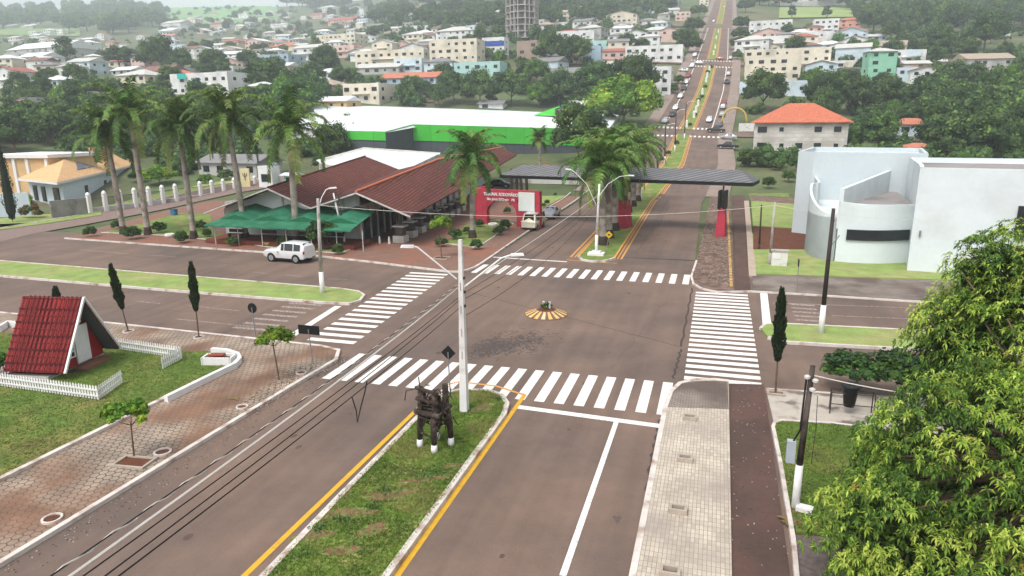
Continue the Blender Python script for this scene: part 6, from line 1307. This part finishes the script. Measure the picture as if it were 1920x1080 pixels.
# ---- unfinished round tower
def tower():
    p = at(979, 74); s = mpp(p); w = 56*s/2; fh = 11.2*s; o = thing('tower', 'tall unfinished concrete tower with open floors above the town', 'tower', p); r = random.Random(1); nf = 12; m_t = wc('tower', (176, 170, 164)); m_d = mat('tower_inside', (120, 114, 112), .9, .2, .3)
    def outline(k=1.0): return [(w*k*x, w*k*y) for x, y in ((-1, -.45), (-.62, -.72), (-.55, -.95), (0, -1.05), (.5, -.98), (.72, -.75), (1, -.45), (1, .6), (-1, .6))]
    for f in range(nf+1):
        MB().prism(outline(), f*fh, f*fh+.55).build('floor_slab', m_t, o)
    for f in range(nf):
        MB().prism(outline(.78), f*fh+.55, (f+1)*fh).build('core_wall', m_d, o)
    c_ = outline(.97)
    pts = []
    for a, b in zip(c_, c_[1:]+c_[:1]):
        n = max(1, int(math.hypot(b[0]-a[0], b[1]-a[1])/2.4)); pts += [(a[0]+(b[0]-a[0])*k/n, a[1]+(b[1]-a[1])*k/n) for k in range(n)]
    for x, y in pts: MB().box((x, y, nf*fh/2), (.5, .5, nf*fh)).build('column', m_t, o)
    for f in range(nf):
        mb = MB()
        for x, y in pts:
            if r.random() < .5: mb.box((x*.93, y*.93, f*fh+.55+(fh-.55)/2), (1.3, .3, fh-.6))
        if mb.f: mb.build('infill', m_t, o)
tower()
# yellow inflatable arch, roadside stands
p = at(1376, 236); s = mpp(p); o = thing('inflatable_arch', 'yellow inflatable arch on the forecourt right of the avenue', 'arch', p+Vector((0, 0, .2))); w = 44*s/2; hh = 30*s
MB().tube([(w*math.cos(math.pi*k/16)*(1 if abs(k-8) < 8 else 1), 0, .2+hh*math.sin(math.pi*k/16)**.7) for k in range(17)], .26, 0, 10).build('tube', mat('inflatable_yellow', (206, 176, 84), .5, .06, 1), o, True)
p = at(1390, 245); tag(MB().box((p[0]+2, p[1], p[2]+.9), (5.5, .3, 2.2)).build('garden_wall', m_conc2), 'pale low wall beside the yellow arch', 'wall')
# long walls up the slope
p = at(1525, 10); tag(MB().box((p[0], p[1], p[2]+1.5), (150*mpp(p), .6, 5)).build('boundary_wall', WC['g']), 'long grey boundary wall at the top edge on the right', 'wall')
mb = MB(); q = [at(1660, 160), at(1690, 140), at(1740, 112), at(1790, 118), at(1830, 140), at(1800, 160)]; qq = [Vector(v_[:2]) for v_ in [at(1838, 155), at(1790, 125), at(1750, 102), at(1725, 92)]]; strip(mb, qq, -4, 4, .1, step=4); struct(mb.build('dirt_street', mat('dirt_street', (136, 116, 106), .95, .12, .3, coords='w')))
mb = MB(); strip(mb, [Vector(at(*v_)[:2]) for v_ in [(790, 192), (815, 165), (845, 140), (870, 122)]], -4, 4, .1, step=4); struct(mb.build('town_street', m_road))
for nm, pts, m in (('field', [(1460, 34), (1600, 32), (1602, 14), (1462, 14)], mat('meadow', (140, 158, 92), .95, .12, .05, coords='w')), ('field', [(0, 66), (150, 68), (150, 54), (0, 50)], mat('meadow2', (122, 146, 86), .95, .12, .05, coords='w')), ('field', [(180, 2), (300, 40), (400, 46), (520, 40), (520, 14), (420, 12), (380, 3)], mat('crop', (120, 160, 104), .95, .06, .01, coords='w'))):
    P = [at(*v_) for v_ in pts]; cx = sum((Vector(v_[:2]) for v_ in P), Vector((0, 0)))/len(P); mb = MB(); n = len(P); ring = []
    K = 10; V_ = []; G_ = 12
    for i in range(n):
        for j in range(G_): 
            e_ = Vector(P[i][:2]).lerp(Vector(P[(i+1) % n][:2]), j/G_); V_.append(e_)
    m_ = len(V_); vs = []
    for k in range(K+1):
        for v_ in V_:
            q = cx.lerp(v_, max(.001, k/K)); vs.append((q[0], q[1], hgt(q[0], q[1])+.25))
    mb.faces(vs, [(k*m_+i, k*m_+(i+1) % m_, (k+1)*m_+(i+1) % m_, (k+1)*m_+i) for k in range(K) for i in range(m_)]); struct(mb.build(nm, m))
# ---- trees with a place of their own: x, foot y, crown width px, proto, label
def t_at(key, px, py, wpx, label, group=None, sz=None, name='tree'):
    p = at(px, py); w = {'round': 8.6, 'round2': 8.6, 'wide': 10.8, 'tall': 6.6, 'lush': 9.6, 'lush2': 8.8, 'fine': 8.8, 'conif': 4.4}[key]; s = wpx*mpp(p)/w
    FOOT.append((p[0], p[1], w*s*.3)); return tree(key, p-Vector((0, 0, .2)), s, label, group, name, 'tree', None, sz and s*sz)
for a in [('lush', 1168, 238, 168, 'broad bright green round tree left of the avenue beyond the gateway', .8), ('fine', 1084, 306, 128, 'large dark tree between the store and the median palms', 1.15), ('fine', 628, 300, 90, 'leafy tree at the left end of the green store wall', 1.0),
          ('fine', 1186, 190, 110, 'tall dark tree behind the broad bright round tree', 1.0), ('round2', 1120, 190, 100, 'dark tree at the left of the tall one behind the bright round tree', .9), ('fine', 1048, 196, 84, 'dark tree behind the middle of the store roof', 1.0), ('lush2', 1010, 200, 60, 'light tipped tree behind the store roof', 1.0), ('round', 958, 196, 90, 'dark spreading tree below the turquoise block', 1.0), ('fine', 900, 196, 76, 'dark tree in front of the turquoise block', 1.1), ('round2', 852, 192, 72, 'brownish tree left of the turquoise block foot', 1.0), ('lush2', 776, 178, 56, 'bright tree at the corner below the blue and orange row', .9), ('round', 830, 150, 50, 'small dark tree by the turquoise block corner', .9),
          ('fine', 1032, 124, 74, 'left of the two dark trees right of the brown unfinished block', 1.1), ('round2', 1080, 124, 70, 'right of the two dark trees beside the narrow blue building', 1.0), ('round', 912, 114, 40, 'small tree before the white building with the blue band', .9),
          ('fine', 1430, 208, 98, 'dark tree just behind the orange hipped roof on its left', 1.0), ('fine', 1545, 212, 90, 'dark tree directly behind the orange hipped roof', 1.1), ('round2', 1598, 214, 80, 'dark tree behind the right end of the orange hipped roof', 1.1), ('lush2', 1520, 176, 60, 'bright topped tree above the orange hipped roof', 1.1), ('fine', 1645, 286, 100, 'dark tree right of the grey block', 1.0), ('lush2', 1600, 282, 46, 'yellow green tree touching the grey block', 1.3), ('fine', 1702, 236, 60, 'tree behind the pale blue house', .9), ('lush2', 1868, 214, 90, 'bright bushy tree near the right edge above the white building', 1.4), ('fine', 1790, 250, 110, 'large dark tree behind the half hidden orange roof', 1.1), ('round2', 1850, 300, 120, 'large dark tree behind the right block of the white building', 1.0), ('fine', 1915, 290, 110, 'dark tree at the right edge behind the white building', 1.2), ('lush2', 1800, 318, 60, 'small bright tree peeping over the white roof', .8), ('round', 1775, 300, 70, 'round dark tree behind the white building near the orange roof', .9), ('fine', 1912, 212, 80, 'dark tree at the right edge halfway up', 1.1), ('round2', 1740, 205, 90, 'dark tree above the pale blue house', .9), ('fine', 1660, 205, 80, 'dark tree between the mint block and the orange hipped roof', 1.0),
          ('fine', 1402, 312, 52, 'round tree on the grass verge left of the white building', .85), ('lush2', 1492, 320, 34, 'lime tree against the grey wall of the white building', 1.2), ('round', 1440, 352, 30, 'scrubby small tree on the verge by the white building', 1.1), ('lush2', 1478, 340, 32, 'pale green shrub like tree at the corner of the white building', 1.0), ('round', 1455, 318, 30, 'thin tree before the grey block', 1.0),
          ('fine', 30, 290, 110, 'dark tree at the left edge behind the villa', 1.0), ('round2', 90, 270, 90, 'dark tree directly behind the villa roof', 1.0), ('round', 130, 240, 100, 'dark tree behind the two left palms', .9), ('lush2', 130, 205, 70, 'yellowish tree above the leftmost palm', .9), ('fine', 36, 170, 46, 'dark tree above the pink house', 1.0), ('round2', 92, 162, 42, 'round tree left of the brown hipped roof', 1.0), ('conif', 128, 122, 42, 'dark rounded tree beside the cyan house', .8), ('round2', 145, 158, 48, 'dark tree below the brown hipped roof', 1.0), ('lush2', 64, 196, 60, 'bright green tree right of the pink house', .7), ('fine', 225, 128, 66, 'wide low tree above the bright white roof', .8), ('tall', 306, 128, 50, 'tall thin stemmed tree at the left centre', 1.0), ('fine', 285, 134, 60, 'tall dark tree left of centre above the orange roof', 1.2), ('fine', 345, 134, 50, 'tall dark tree right of the thin stemmed one', 1.1), ('round2', 400, 138, 56, 'dark tree right of the orange hipped roof', 1.0), ('round', 465, 128, 44, 'dark tree left of the purple banded shop', 1.1), ('fine', 612, 142, 66, 'big dark tree left of the long cream building', 1.1), ('round2', 585, 160, 60, 'dark tree below the purple banded shop', .9), ('fine', 640, 160, 50, 'tree left of the plain cream building', .9), ('lush2', 560, 215, 120, 'bright tree mass right above the last palm of the row', .8), ('round', 500, 170, 80, 'dark tree behind the palms right of the stained building', 1.0), ('fine', 520, 145, 50, 'dark tree under the purple banded shop', 1.0), ('round2', 470, 172, 60, 'dark tree right of the stained building', .9), ('fine', 310, 185, 40, 'palmy dark tree before the stained building', 1.1),
          ('lush', 300, 345, 72, 'bright lime bush behind the white pillars', .75), ('round', 260, 340, 40, 'dark hedge tree beside the villa', .8), ('lush2', 385, 344, 34, 'small bright hedge tree behind the railing', .8), ('round', 425, 338, 40, 'dark hedge tree behind the railing', .8), ('lush2', 480, 322, 40, 'green tree behind the white garage', .9), ('round2', 610, 320, 50, 'tree squeezed between the terminal roof and the shed', .8),
          ('wide', 1285, 84, 60, 'flat topped avenue tree on the left of the upper avenue', .9), ('wide', 1290, 100, 64, 'wide avenue tree left of the second zebra', 1.0), ('wide', 1300, 62, 50, 'avenue tree further up on the left', 1.0), ('wide', 1390, 56, 44, 'avenue tree on the right beyond the second zebra', 1.0), ('wide', 1388, 76, 42, 'second avenue tree on the right side', 1.0), ('wide', 1384, 94, 44, 'lower avenue tree on the right just past the second zebra', 1.0), ('lush2', 1382, 112, 24, 'small yellow green tree by the second zebra', 1.0), ('round', 1272, 158, 26, 'small tree at the corner parking on the left', 1.0), ('round2', 1262, 176, 26, 'small tree beside the tall white block', 1.0), ('wide', 1398, 22, 40, 'avenue tree near the top on the right', 1.0), ('wide', 1310, 32, 40, 'avenue tree near the top on the left', 1.0), ('conif', 1484, 36, 18, 'dark rounded tree on the bright meadow', .9), ('conif', 1550, 36, 20, 'dark tree on the meadow above the white modern house', .8),
          ('round', 1478, 90, 30, 'dark tree above the long cream building', 1.0), ('fine', 1598, 106, 34, 'dark tree left of the mint block', 1.3), ('round2', 1475, 68, 28, 'green tree in front of the building with red panels', 1.0), ('fine', 1668, 76, 50, 'leafy tree above the long beige shed', 1.0), ('lush2', 1570, 84, 30, 'pale tree near the white gable', 1.0), ('round', 1500, 88, 26, 'small tree behind the long cream building', 1.0), ('fine', 1760, 106, 70, 'tree right of the dirt street', 1.0), ('round2', 1802, 112, 60, 'tree above the wide grey house', .9), ('fine', 1845, 94, 90, 'big dark tree on the far right slope', 1.0), ('fine', 1915, 142, 50, 'dark tree right of the wide grey house', 1.0), ('round2', 1655, 162, 34, 'small tree at the foot of the mint block', 1.0), ('round', 1780, 166, 80, 'dark tree below the white gabled house', .9)]:
    t_at(a[0], a[1], a[2], a[3], a[4], None, a[5])
def free(p, r, hard=False):
    c = cmL[near_y(p[1])][0]
    if p[1] > 100 and abs(p[0]-c) < 14+r*.5: return False
    for x, y, q in FOOT:
        if (p[0]-x)**2+(p[1]-y)**2 < (q*.72+r*.42)**2: return False
    return True
# ---- filler houses, all small in the photo
hq = random.Random(5)
def small_house(px, py, lb, gp):
    p = at(px, py); w = hq.uniform(9, 19)
    if not free(p, w*.55): return 0
    h = hq.choice((3.2, 3.2, 3.6, 6.4)); wl_ = WC[hq.choice('wwwccglbkw'.replace('l', 'g') if 0 else ('w', 'w', 'w', 'c', 'c', 'g', 'lb', 'k'))]; rc = RC[hq.choice(('g', 'p', 'w', 'p', 'g', 't', 'o', 'p', 'n', 'w', 'w', 'r'))]; s = mpp(p)
    house('house', 'house', px, py, w/s, h/s, wl_, hq.choice(('g', 'h', 'h', 'l', 'f')), rc, lb, dep=.8, rz=hq.choice((-12, -5, 0, 8)), grp=gp); FOOT.append((p[0], p[1]+w*.4, w*.75)); return 1
for (xa, xb), (ya, yb), n, lb, gp in [((0, 460), (62, 152), 46, 'small pale walled house among the trees of the left slope', 'small houses on the left slope'), ((0, 660), (128, 196), 16, 'small pale house among the trees behind the palms', 'small houses behind the palms'), ((300, 700), (26, 112), 62, 'small hazy pale house on the far left centre slope', 'small houses far left of the tower'), ((560, 830), (60, 115), 22, 'small pale house above the long cream building', 'small houses above the cream building'), ((640, 1260), (8, 62), 50, 'small pale house on the hillside behind the tower', 'small houses behind the tower'), ((1000, 1280), (56, 140), 24, 'small pale house between the tower and the avenue', 'small houses between tower and avenue'), ((1400, 1620), (64, 150), 22, 'small pale house among the trees right of the avenue', 'small houses right of the avenue'), ((1440, 1560), (2, 12), 4, 'small pale house behind the long grey wall', 'small houses behind the grey wall')]:
    k = t_ = 0
    while k < n and t_ < n*16: t_ += 1; k += small_house(hq.uniform(xa, xb), hq.uniform(ya, yb), lb, gp)
# ---- filler trees over the slope, kept clear of roofs and streets
regs = [((0, 470), (75, 240), 30, 'dark tree among the roofs of the left slope', 'trees on the left slope'), ((470, 830), (62, 200), 34, 'tree among the roofs of the middle left slope', 'trees on the middle left slope'), ((830, 1240), (50, 170), 30, 'tree among the houses around the unfinished tower', 'trees around the unfinished tower'), ((1400, 1920), (60, 230), 44, 'tree among the houses of the right slope', 'trees on the right slope'), ((300, 640), (18, 70), 40, 'distant hazy tree among the small houses far left of the tower', 'distant trees far left'), ((640, 1240), (6, 60), 42, 'distant hazy tree on the hillside behind the tower', 'distant trees behind the tower')]
rq = random.Random(99); CNT = 0
for (xa, xb), (ya, yb), n, lb, gp in regs:
    k = t_ = 0
    while k < n and t_ < n*14:
        t_ += 1; px, py = rq.uniform(xa, xb), rq.uniform(ya, yb); p = at(px, py); r = rq.uniform(3.2, 6.0) if py > 60 else rq.uniform(5, 9)
        if not free(p, r): continue
        key = rq.choice(['round', 'round2', 'wide', 'fine', 'lush2', 'tall']); s = r/4.3; FOOT.append((p[0], p[1], r*.6)); tree(key, p-Vector((0, 0, .3)), s, lb, gp); k += 1; CNT += 1
# ---- woods too thick to count: one object each
def wood(name, label, poly, n, rad, seed, mats=None, lift=0.0):
    r = random.Random(seed); src = [CROWNS[k][0] for k in ('round', 'round2', 'wide')]; D_ = [([tuple(v_.co) for v_ in me.vertices], [tuple(f.vertices) for f in me.polygons], [f.material_index for f in me.polygons]) for me in src]
    xs = [p[0] for p in poly]; ys = [p[1] for p in poly]; mb = MB(); k = t_ = 0; pts = []
    def ins(x, y):
        c = False
        for (x1, y1), (x2, y2) in zip(poly, poly[1:]+poly[:1]):
            if (y1 > y) != (y2 > y) and x < (x2-x1)*(y-y1)/(y2-y1)+x1: c = not c
        return c
    while k < n and t_ < n*30:
        t_ += 1; px, py = r.uniform(min(xs), max(xs)), r.uniform(min(ys), max(ys))
        if not ins(px, py): continue
        p = at(px, py); rr_ = r.uniform(*rad)
        if any((p[0]-a)**2+(p[1]-b)**2 < (.55*(rr_+c))**2 for a, b, c in pts) or not free(p, rr_*.6): continue
        pts.append((p[0], p[1], rr_)); V_, F_, M_ = D_[r.randrange(3)]; a = r.uniform(0, 6.28); ca, sa = math.cos(a)*rr_/4, math.sin(a)*rr_/4; i0 = len(mb.v); zz = rr_/4*r.uniform(.9, 1.25); h0 = rr_*.75+p[2]
        mb.v += [(p[0]+x*ca-y*sa, p[1]+x*sa+y*ca, h0+z*zz) for x, y, z in V_]; st_ = max(1, len(F_)//900)
        fs = F_[::1]; mb.f += [tuple(i0+q for q in f) for f in fs]; mb.m += M_; k += 1
        mb.tube([(p[0], p[1], p[2]-.5), (p[0], p[1], h0)], rr_*.06, 0, 4, False)
    o = mb.build(name, m_lf); o['kind'] = 'stuff'; return tag(o, label, 'woodland')
wood('woodland', 'dense wood on the hillside at the upper left', [(-40, 58), (90, 54), (200, 66), (300, 52), (305, 24), (240, 18), (180, 8), (170, -12), (-40, -14)], 130, (10, 16), 1)
wood('woodland', 'dense dark wood on the hillside at the upper right', [(1570, 62), (1600, 40), (1640, 62), (1740, 66), (1860, 48), (1960, 60), (1960, -14), (1560, -14), (1540, 12), (1600, 30)], 120, (7, 11), 2)
wood('woodland', 'thick hillside wood behind the unfinished tower', [(640, 40), (760, 52), (900, 60), (1010, 52), (1140, 40), (1260, 24), (1290, 4), (1250, -16), (560, -16), (560, 8)], 150, (6, 10), 3)
wood('woodland', 'thick wood on the right slope behind the white building', [(1700, 238), (1760, 290), (1960, 300), (1960, 190), (1880, 205), (1800, 215), (1740, 225)], 26, (5, 8), 4)
wood('woodland', 'wooded strip on the left between store and town', [(620, 196), (760, 200), (800, 168), (720, 200), (560, 165), (470, 180), (420, 215), (560, 240)], 18, (3.5, 5.5), 5)
wood('woodland', 'thicket behind the villa and the left palms', [(-40, 300), (60, 262), (200, 268), (330, 262), (420, 240), (400, 210), (250, 205), (100, 228), (-40, 240)], 46, (3.5, 6), 6)
wood('woodland', 'woods at the crest above the avenue', [(1380, 12), (1460, 14), (1560, 6), (1560, -18), (1375, -18)], 22, (6, 10), 7)
wood('woodland', 'faint trees on the far crest at the upper left', [(450, 6), (600, 16), (660, 14), (640, -4), (520, -2), (455, 1)], 40, (12, 18), 8)
def under(name, label, boxes, rad, seed):
    r = random.Random(seed); protos = [crown(s_, (1, 1, .8), 7, 17, .2, clr=(.4, .6), bottom=-.2) for s_ in (201, 202, 203)]; mb = MB()
    for (xa, xb, ya, yb, n) in boxes:
        for _ in range(n):
            px, py = r.uniform(xa, xb), r.uniform(ya, yb); p = at(px, py); q = r.uniform(*rad)*(1+.6*(py < 70))
            if not free(p, -q if 0 else .5): continue
            c = protos[r.randrange(3)]; a = r.uniform(0, 6.28); ca, sa = math.cos(a)*q, math.sin(a)*q; i0 = len(mb.v); zq = q*r.uniform(.8, 1.2)
            mb.v += [(p[0]+x*ca-y*sa, p[1]+x*sa+y*ca, p[2]+q*.35+z*zq) for x, y, z in c.v]; mb.f += [tuple(i0+k for k in f) for f in c.f]; mb.m += c.m
    o = mb.build(name, m_lf); o['kind'] = 'stuff'; return tag(o, label, 'undergrowth')
under('undergrowth', 'mixed bushes and garden greenery between the houses of the slope', [(0, 500, 75, 150, 240), (0, 500, 150, 262, 150), (500, 1240, 60, 200, 420), (1390, 1920, 60, 225, 330), (1600, 1920, 225, 320, 120), (300, 1260, 8, 75, 480), (1080, 1240, 196, 262, 40), (130, 480, 262, 328, 170), (560, 660, 240, 300, 40), (1408, 1490, 296, 312, 12)], (1.4, 3.6), 12)
# white markers and bushes in the upper median
for k, (px, py) in enumerate([(1287, 240), (1301, 222), (1305, 212), (1309, 200), (1317, 178), (1324, 155), (1326, 146), (1330, 134), (1338, 104), (1341, 92), (1343, 74), (1347, 62)]):
    p = at(px, py); o = tag(MB().lathe(p+Vector((0, 0, .1)), [(.45, 0), (.4, .8), (.42, 1.9), (.1, 2.2)], 0, 8).build('marker_post', m_wpaint), 'white painted post in the median of the upper avenue', 'post', 'white posts in the upper median')
for k, (px, py) in enumerate([(1240, 303), (1253, 291), (1268, 272), (1294, 236), (1303, 218), (1310, 190), (1316, 184), (1322, 165), (1327, 138), (1333, 128)]):
    shrub(px, py, 12 if py > 250 else 9, 'small clipped shrub in the median of the avenue', 'shrubs in the avenue median', dz=.2)
# ------------------------------------------------------------ haze
mb = MB(); mb.box((0, 1000, 195), (4400, 2700, 420)); hz = mb.build('haze', None)
hm = bpy.data.materials.new('haze'); hm.use_nodes = True; n = hm.node_tree.nodes; n.clear(); ou = n.new('ShaderNodeOutputMaterial'); pv = n.new('ShaderNodeVolumePrincipled'); pv.inputs['Color'].default_value = (.86, .94, 1, 1); pv.inputs['Density'].default_value = .0004; pv.inputs['Anisotropy'].default_value = .2
hm.node_tree.links.new(pv.outputs[0], ou.inputs['Volume']); hz.data.materials.clear(); hz.data.materials.append(hm); hz['kind'] = 'stuff'
# ------------------------------------------------------------ grass tufts, soil and weeds close to the camera
def inpoly(x, y, P):
    c = False; n = len(P)
    for i in range(n):
        a, b = P[i], P[(i+1) % n]
        if (a[1] > y) != (b[1] > y) and x < (b[0]-a[0])*(y-a[1])/(b[1]-a[1])+a[0]: c = not c
    return c
BARE = [(800, 905, .9, .2, .5), (730, 935, .9, .28, .45), (650, 970, 1.0, .32, .4), (590, 1010, .7, .26, .5), (905, 770, .6, .3, 1.0), (700, 1000, .5, .3, .9), (640, 1040, .6, .2, .4), (850, 880, .4, .15, .5)]
BC = [(at(a[0], a[1]), a) for a in BARE]
def bare(x, y, r):
    for c, a in BC:
        dx, dy = x-c[0], y-c[1]; t = R(a[4]*57); u, v_ = dx*math.cos(t)+dy*math.sin(t), -dx*math.sin(t)+dy*math.cos(t)
        if (u/a[2])**2+(v_/a[3])**2 < 1.1 and r.random() < .93: return True
    return False
def tufts(name, label, P, n, z, seed, h=(.03, .075), mats=None, ymin=9, clump=.35):
    r = random.Random(seed); xs = [q[0] for q in P]; ys = [max(ymin, q[1]) for q in P]; mb = MB(); k = 0
    while k < n:
        k += 1; x, y = r.uniform(min(xs), max(xs)), r.uniform(min(ys), max(ys))
        if not inpoly(x, y, P) or bare(x, y, r): continue
        g = math.sin(x*1.7+y*.9)+math.sin(x*.6-y*1.3)+math.sin(y*2.1); m = 0 if g < -.6 else (1 if g < .9 else 2)
        if r.random() < .25: m = r.randrange(3)
        for j in range(3):
            a = r.uniform(0, 3.14); hh = r.uniform(*h)*(1.35 if g > 1.2 else 1); w = r.uniform(.008, .018)*1.6; dx, dy = math.cos(a)*w, math.sin(a)*w; lx, ly = r.gauss(0, .03), r.gauss(0, .03); u, v_ = x+r.gauss(0, .03), y+r.gauss(0, .03)
            mb.faces([(u-dx, v_-dy, z), (u+dx, v_+dy, z), (u+lx, v_+ly, z+hh)], [(0, 1, 2)], m)
    o = mb.build(name, mats); o['kind'] = 'stuff'; return tag(o, label, 'grass')
gm = [leafmat('blade_dark', (98, 124, 50), .15, 0), leafmat('blade', (124, 150, 62), .15, 0), leafmat('blade_dry', (156, 156, 92), .15, 0)]
tufts('grass', 'rough grass growing on the near median', [(q[0], q[1]) for q in med], 26000, .14, 1, mats=gm)
tufts('grass', 'mown grass of the chalet lawn', [(q[0], q[1]) for q in lw], 30000, .15, 2, (.02, .05), [gm[0], gm[0], gm[1]], 12)
tufts('grass', 'mown grass of the lawn round the meter pole', [(q[0], q[1]) for q in lr], 16000, .14, 3, (.02, .05), [gm[0], gm[0], gm[1]], 15)
def blob(px, py, rx, ry, rot, m, z, name='soil_patch', seed=0):
    r = random.Random(seed); c = at(px, py); n = 26; P = []
    for k in range(n):
        a = 6.283*k/n; q = 1+.28*math.sin(3*a+seed)+.16*math.sin(7*a+seed*2)+r.uniform(-.08, .08); x, y = rx*q*math.cos(a), ry*q*math.sin(a); P.append((c[0]+x*math.cos(rot)-y*math.sin(rot), c[1]+x*math.sin(rot)+y*math.cos(rot), z))
    struct(MB().poly(P).build(name, m))
m_bare = mat('bare_earth', (124, 88, 64), .95, .25, 4, coords='w', col2=(108, 118, 66), mix=(7, .46, .56), bump=.6, bscale=22)
for k, (px, py, a, b, rt) in enumerate(BARE): blob(px, py, a, b, R(rt*57), m_bare, .146+k*.001, seed=k)
for k, (px, py, a) in enumerate([(1492, 985, .5), (1500, 966, .3), (440, 752, .3)]): blob(px, py, a, a*.5, 0, m_bare, .147+.001*k if px > 1000 else .147, seed=k+20)
mb = MB(); r = random.Random(8)
for px, py, w in [(790, 893, .4), (818, 884, .35), (727, 918, .35), (700, 950, .3), (640, 975, .35), (600, 990, .3), (570, 1040, .3), (935, 748, .25)]:
    p = at(px, py, .14)
    for k in range(110):
        a = r.uniform(0, 6.28); q = p+Vector((r.gauss(0, w*.6), r.gauss(0, w*.4), 0)); leafq(mb, q, Vector((math.cos(a), math.sin(a), r.uniform(.5, 1.6))).normalized(), r.uniform(.06, .16), .04, r.randrange(3), .6, r)
o = mb.build('weeds', m_lf); o['kind'] = 'stuff'; tag(o, 'low weeds along the bare earth of the near median', 'weeds')
# cracks, drips and covers of the asphalt
m_crack = mat('crack', (92, 76, 68), .9, .15, 3, coords='w'); rc_ = random.Random(31); mb = MB(); kz = 0
for (xa, ya, xb, yb, w_) in [(-18.3, 34, -16.8, 50, .01), (-4.6, 33, -2.8, 47, .01), (-13.5, 36, -12.2, 44, .01), (-7.2, 46, -3.5, 50, .01), (-6.8, 62, -6.2, 100, .03), (-16, 62, -15.2, 95, .03), (-45, 36, -27, 36.8, .02), (-60, 52, -40, 51, .025), (5, 36, 20, 37, .02)]:
    a, b = Vector((xa, ya)), Vector((xb, yb)); L_ = (b-a).length; n = int(L_/.35); d = (b-a)/L_; q = Vector((-d[1], d[0])); off = 0; P = []
    for k in range(n+1): off = off*.86+rc_.gauss(0, .07); P.append(a+d*L_*k/n+q*off)
    for u, v_ in zip(P, P[1:]): kz += 1; z = .0048; mb.poly([(u[0]-q[0]*w_, u[1]-q[1]*w_, z), (v_[0]-q[0]*w_, v_[1]-q[1]*w_, z), (v_[0]+q[0]*w_, v_[1]+q[1]*w_, z), (u[0]+q[0]*w_, u[1]+q[1]*w_, z)])
struct(mb.build('road_cracks', m_crack))
mb = MB()
for k in range(46):
    x = rc_.choice((-15.2, -5.2))+rc_.gauss(0, .5); y = rc_.uniform(13, 110); q = rc_.uniform(.04, .17); z = .0052+.00001*k; mb.poly([(x+q*math.cos(a)*rc_.uniform(.8, 1.2), y+q*1.5*math.sin(a), z) for a in [j*.785 for j in range(8)]])
struct(mb.build('oil_drips', m_crack))
for px, py, lb in [(1040, 690, 'round iron manhole cover between island and near crossing'), (740, 600, 'round iron manhole cover beside the left crossing'), (760, 870, 'iron cover') ][:0]: pass
# dirt washed over paving and gutters
m_wash = mat('washed_dirt', (136, 92, 72), .95, .15, 1.5, coords='w', col2=(124, 98, 84), mix=(2.5, .42, .6))
for k, (px, py, a, b, rt) in enumerate([(1340, 712, 0, 0, 0)]): pass
m_dk = mat('asphalt_patch', (106, 92, 86), .85, .08, .6, coords='w', col2=(96, 82, 78), mix=(.5, .45, .6), bump=.2, bscale=30)
for k, (px, py, a, b, rt) in enumerate([(255, 510, 3.2, .5, -.1), (395, 522, 3.0, .45, -.1), (560, 540, 1.6, .5, 0), (700, 600, 1.2, .4, 1.2), (1157, 973, .12, .2, .2)]): blob(px, py, a, b, rt, m_dk, .0045+.0003*k, 'asphalt_patch', k+40)
def litter(name, label, poly, n, z, seed, mats, s=(.02, .06)):
    r = random.Random(seed); P = [at(*q) for q in poly]; xs = [q[0] for q in P]; ys = [q[1] for q in P]; mb = MB()
    for k in range(n):
        x, y = r.uniform(min(xs), max(xs)), r.uniform(min(ys), max(ys))
        if inpoly(x, y, P): mb.box((x, y, z+.008), (r.uniform(*s), r.uniform(*s), .02), r.randrange(len(mats)), r.random()*3)
    o = mb.build(name, mats); o['kind'] = 'stuff'; return tag(o, label, 'debris')
pb = [mat('pebble_light', (176, 166, 156), .9, .1, 5), mat('pebble_dark', (84, 72, 66), .9, .1, 5), mat('leaf_litter', (120, 92, 60), .9, .1, 5)]
litter('gravel', 'loose stones and grit on the corner paving', [(530, 700), (650, 668), (655, 680), (560, 725), (470, 790), (440, 770)], 900, .12, 3, pb)
litter('gravel', 'stones scattered on the dirt verge by the cycle path', [(1300, 520), (1374, 545), (1370, 400), (1330, 380)], 1500, .07, 4, pb, (.04, .14))
litter('gravel', 'leaf litter and grit of the dark cycle path', [(1368, 725), (1432, 725), (1483, 1075), (1370, 1075)], 300, .03, 5, pb, (.015, .04))
litter('gravel', 'scattered grit along the gutter of the near lane', [(0, 1070), (655, 668), (668, 672), (60, 1078)], 400, .0, 6, pb, (.015, .045))
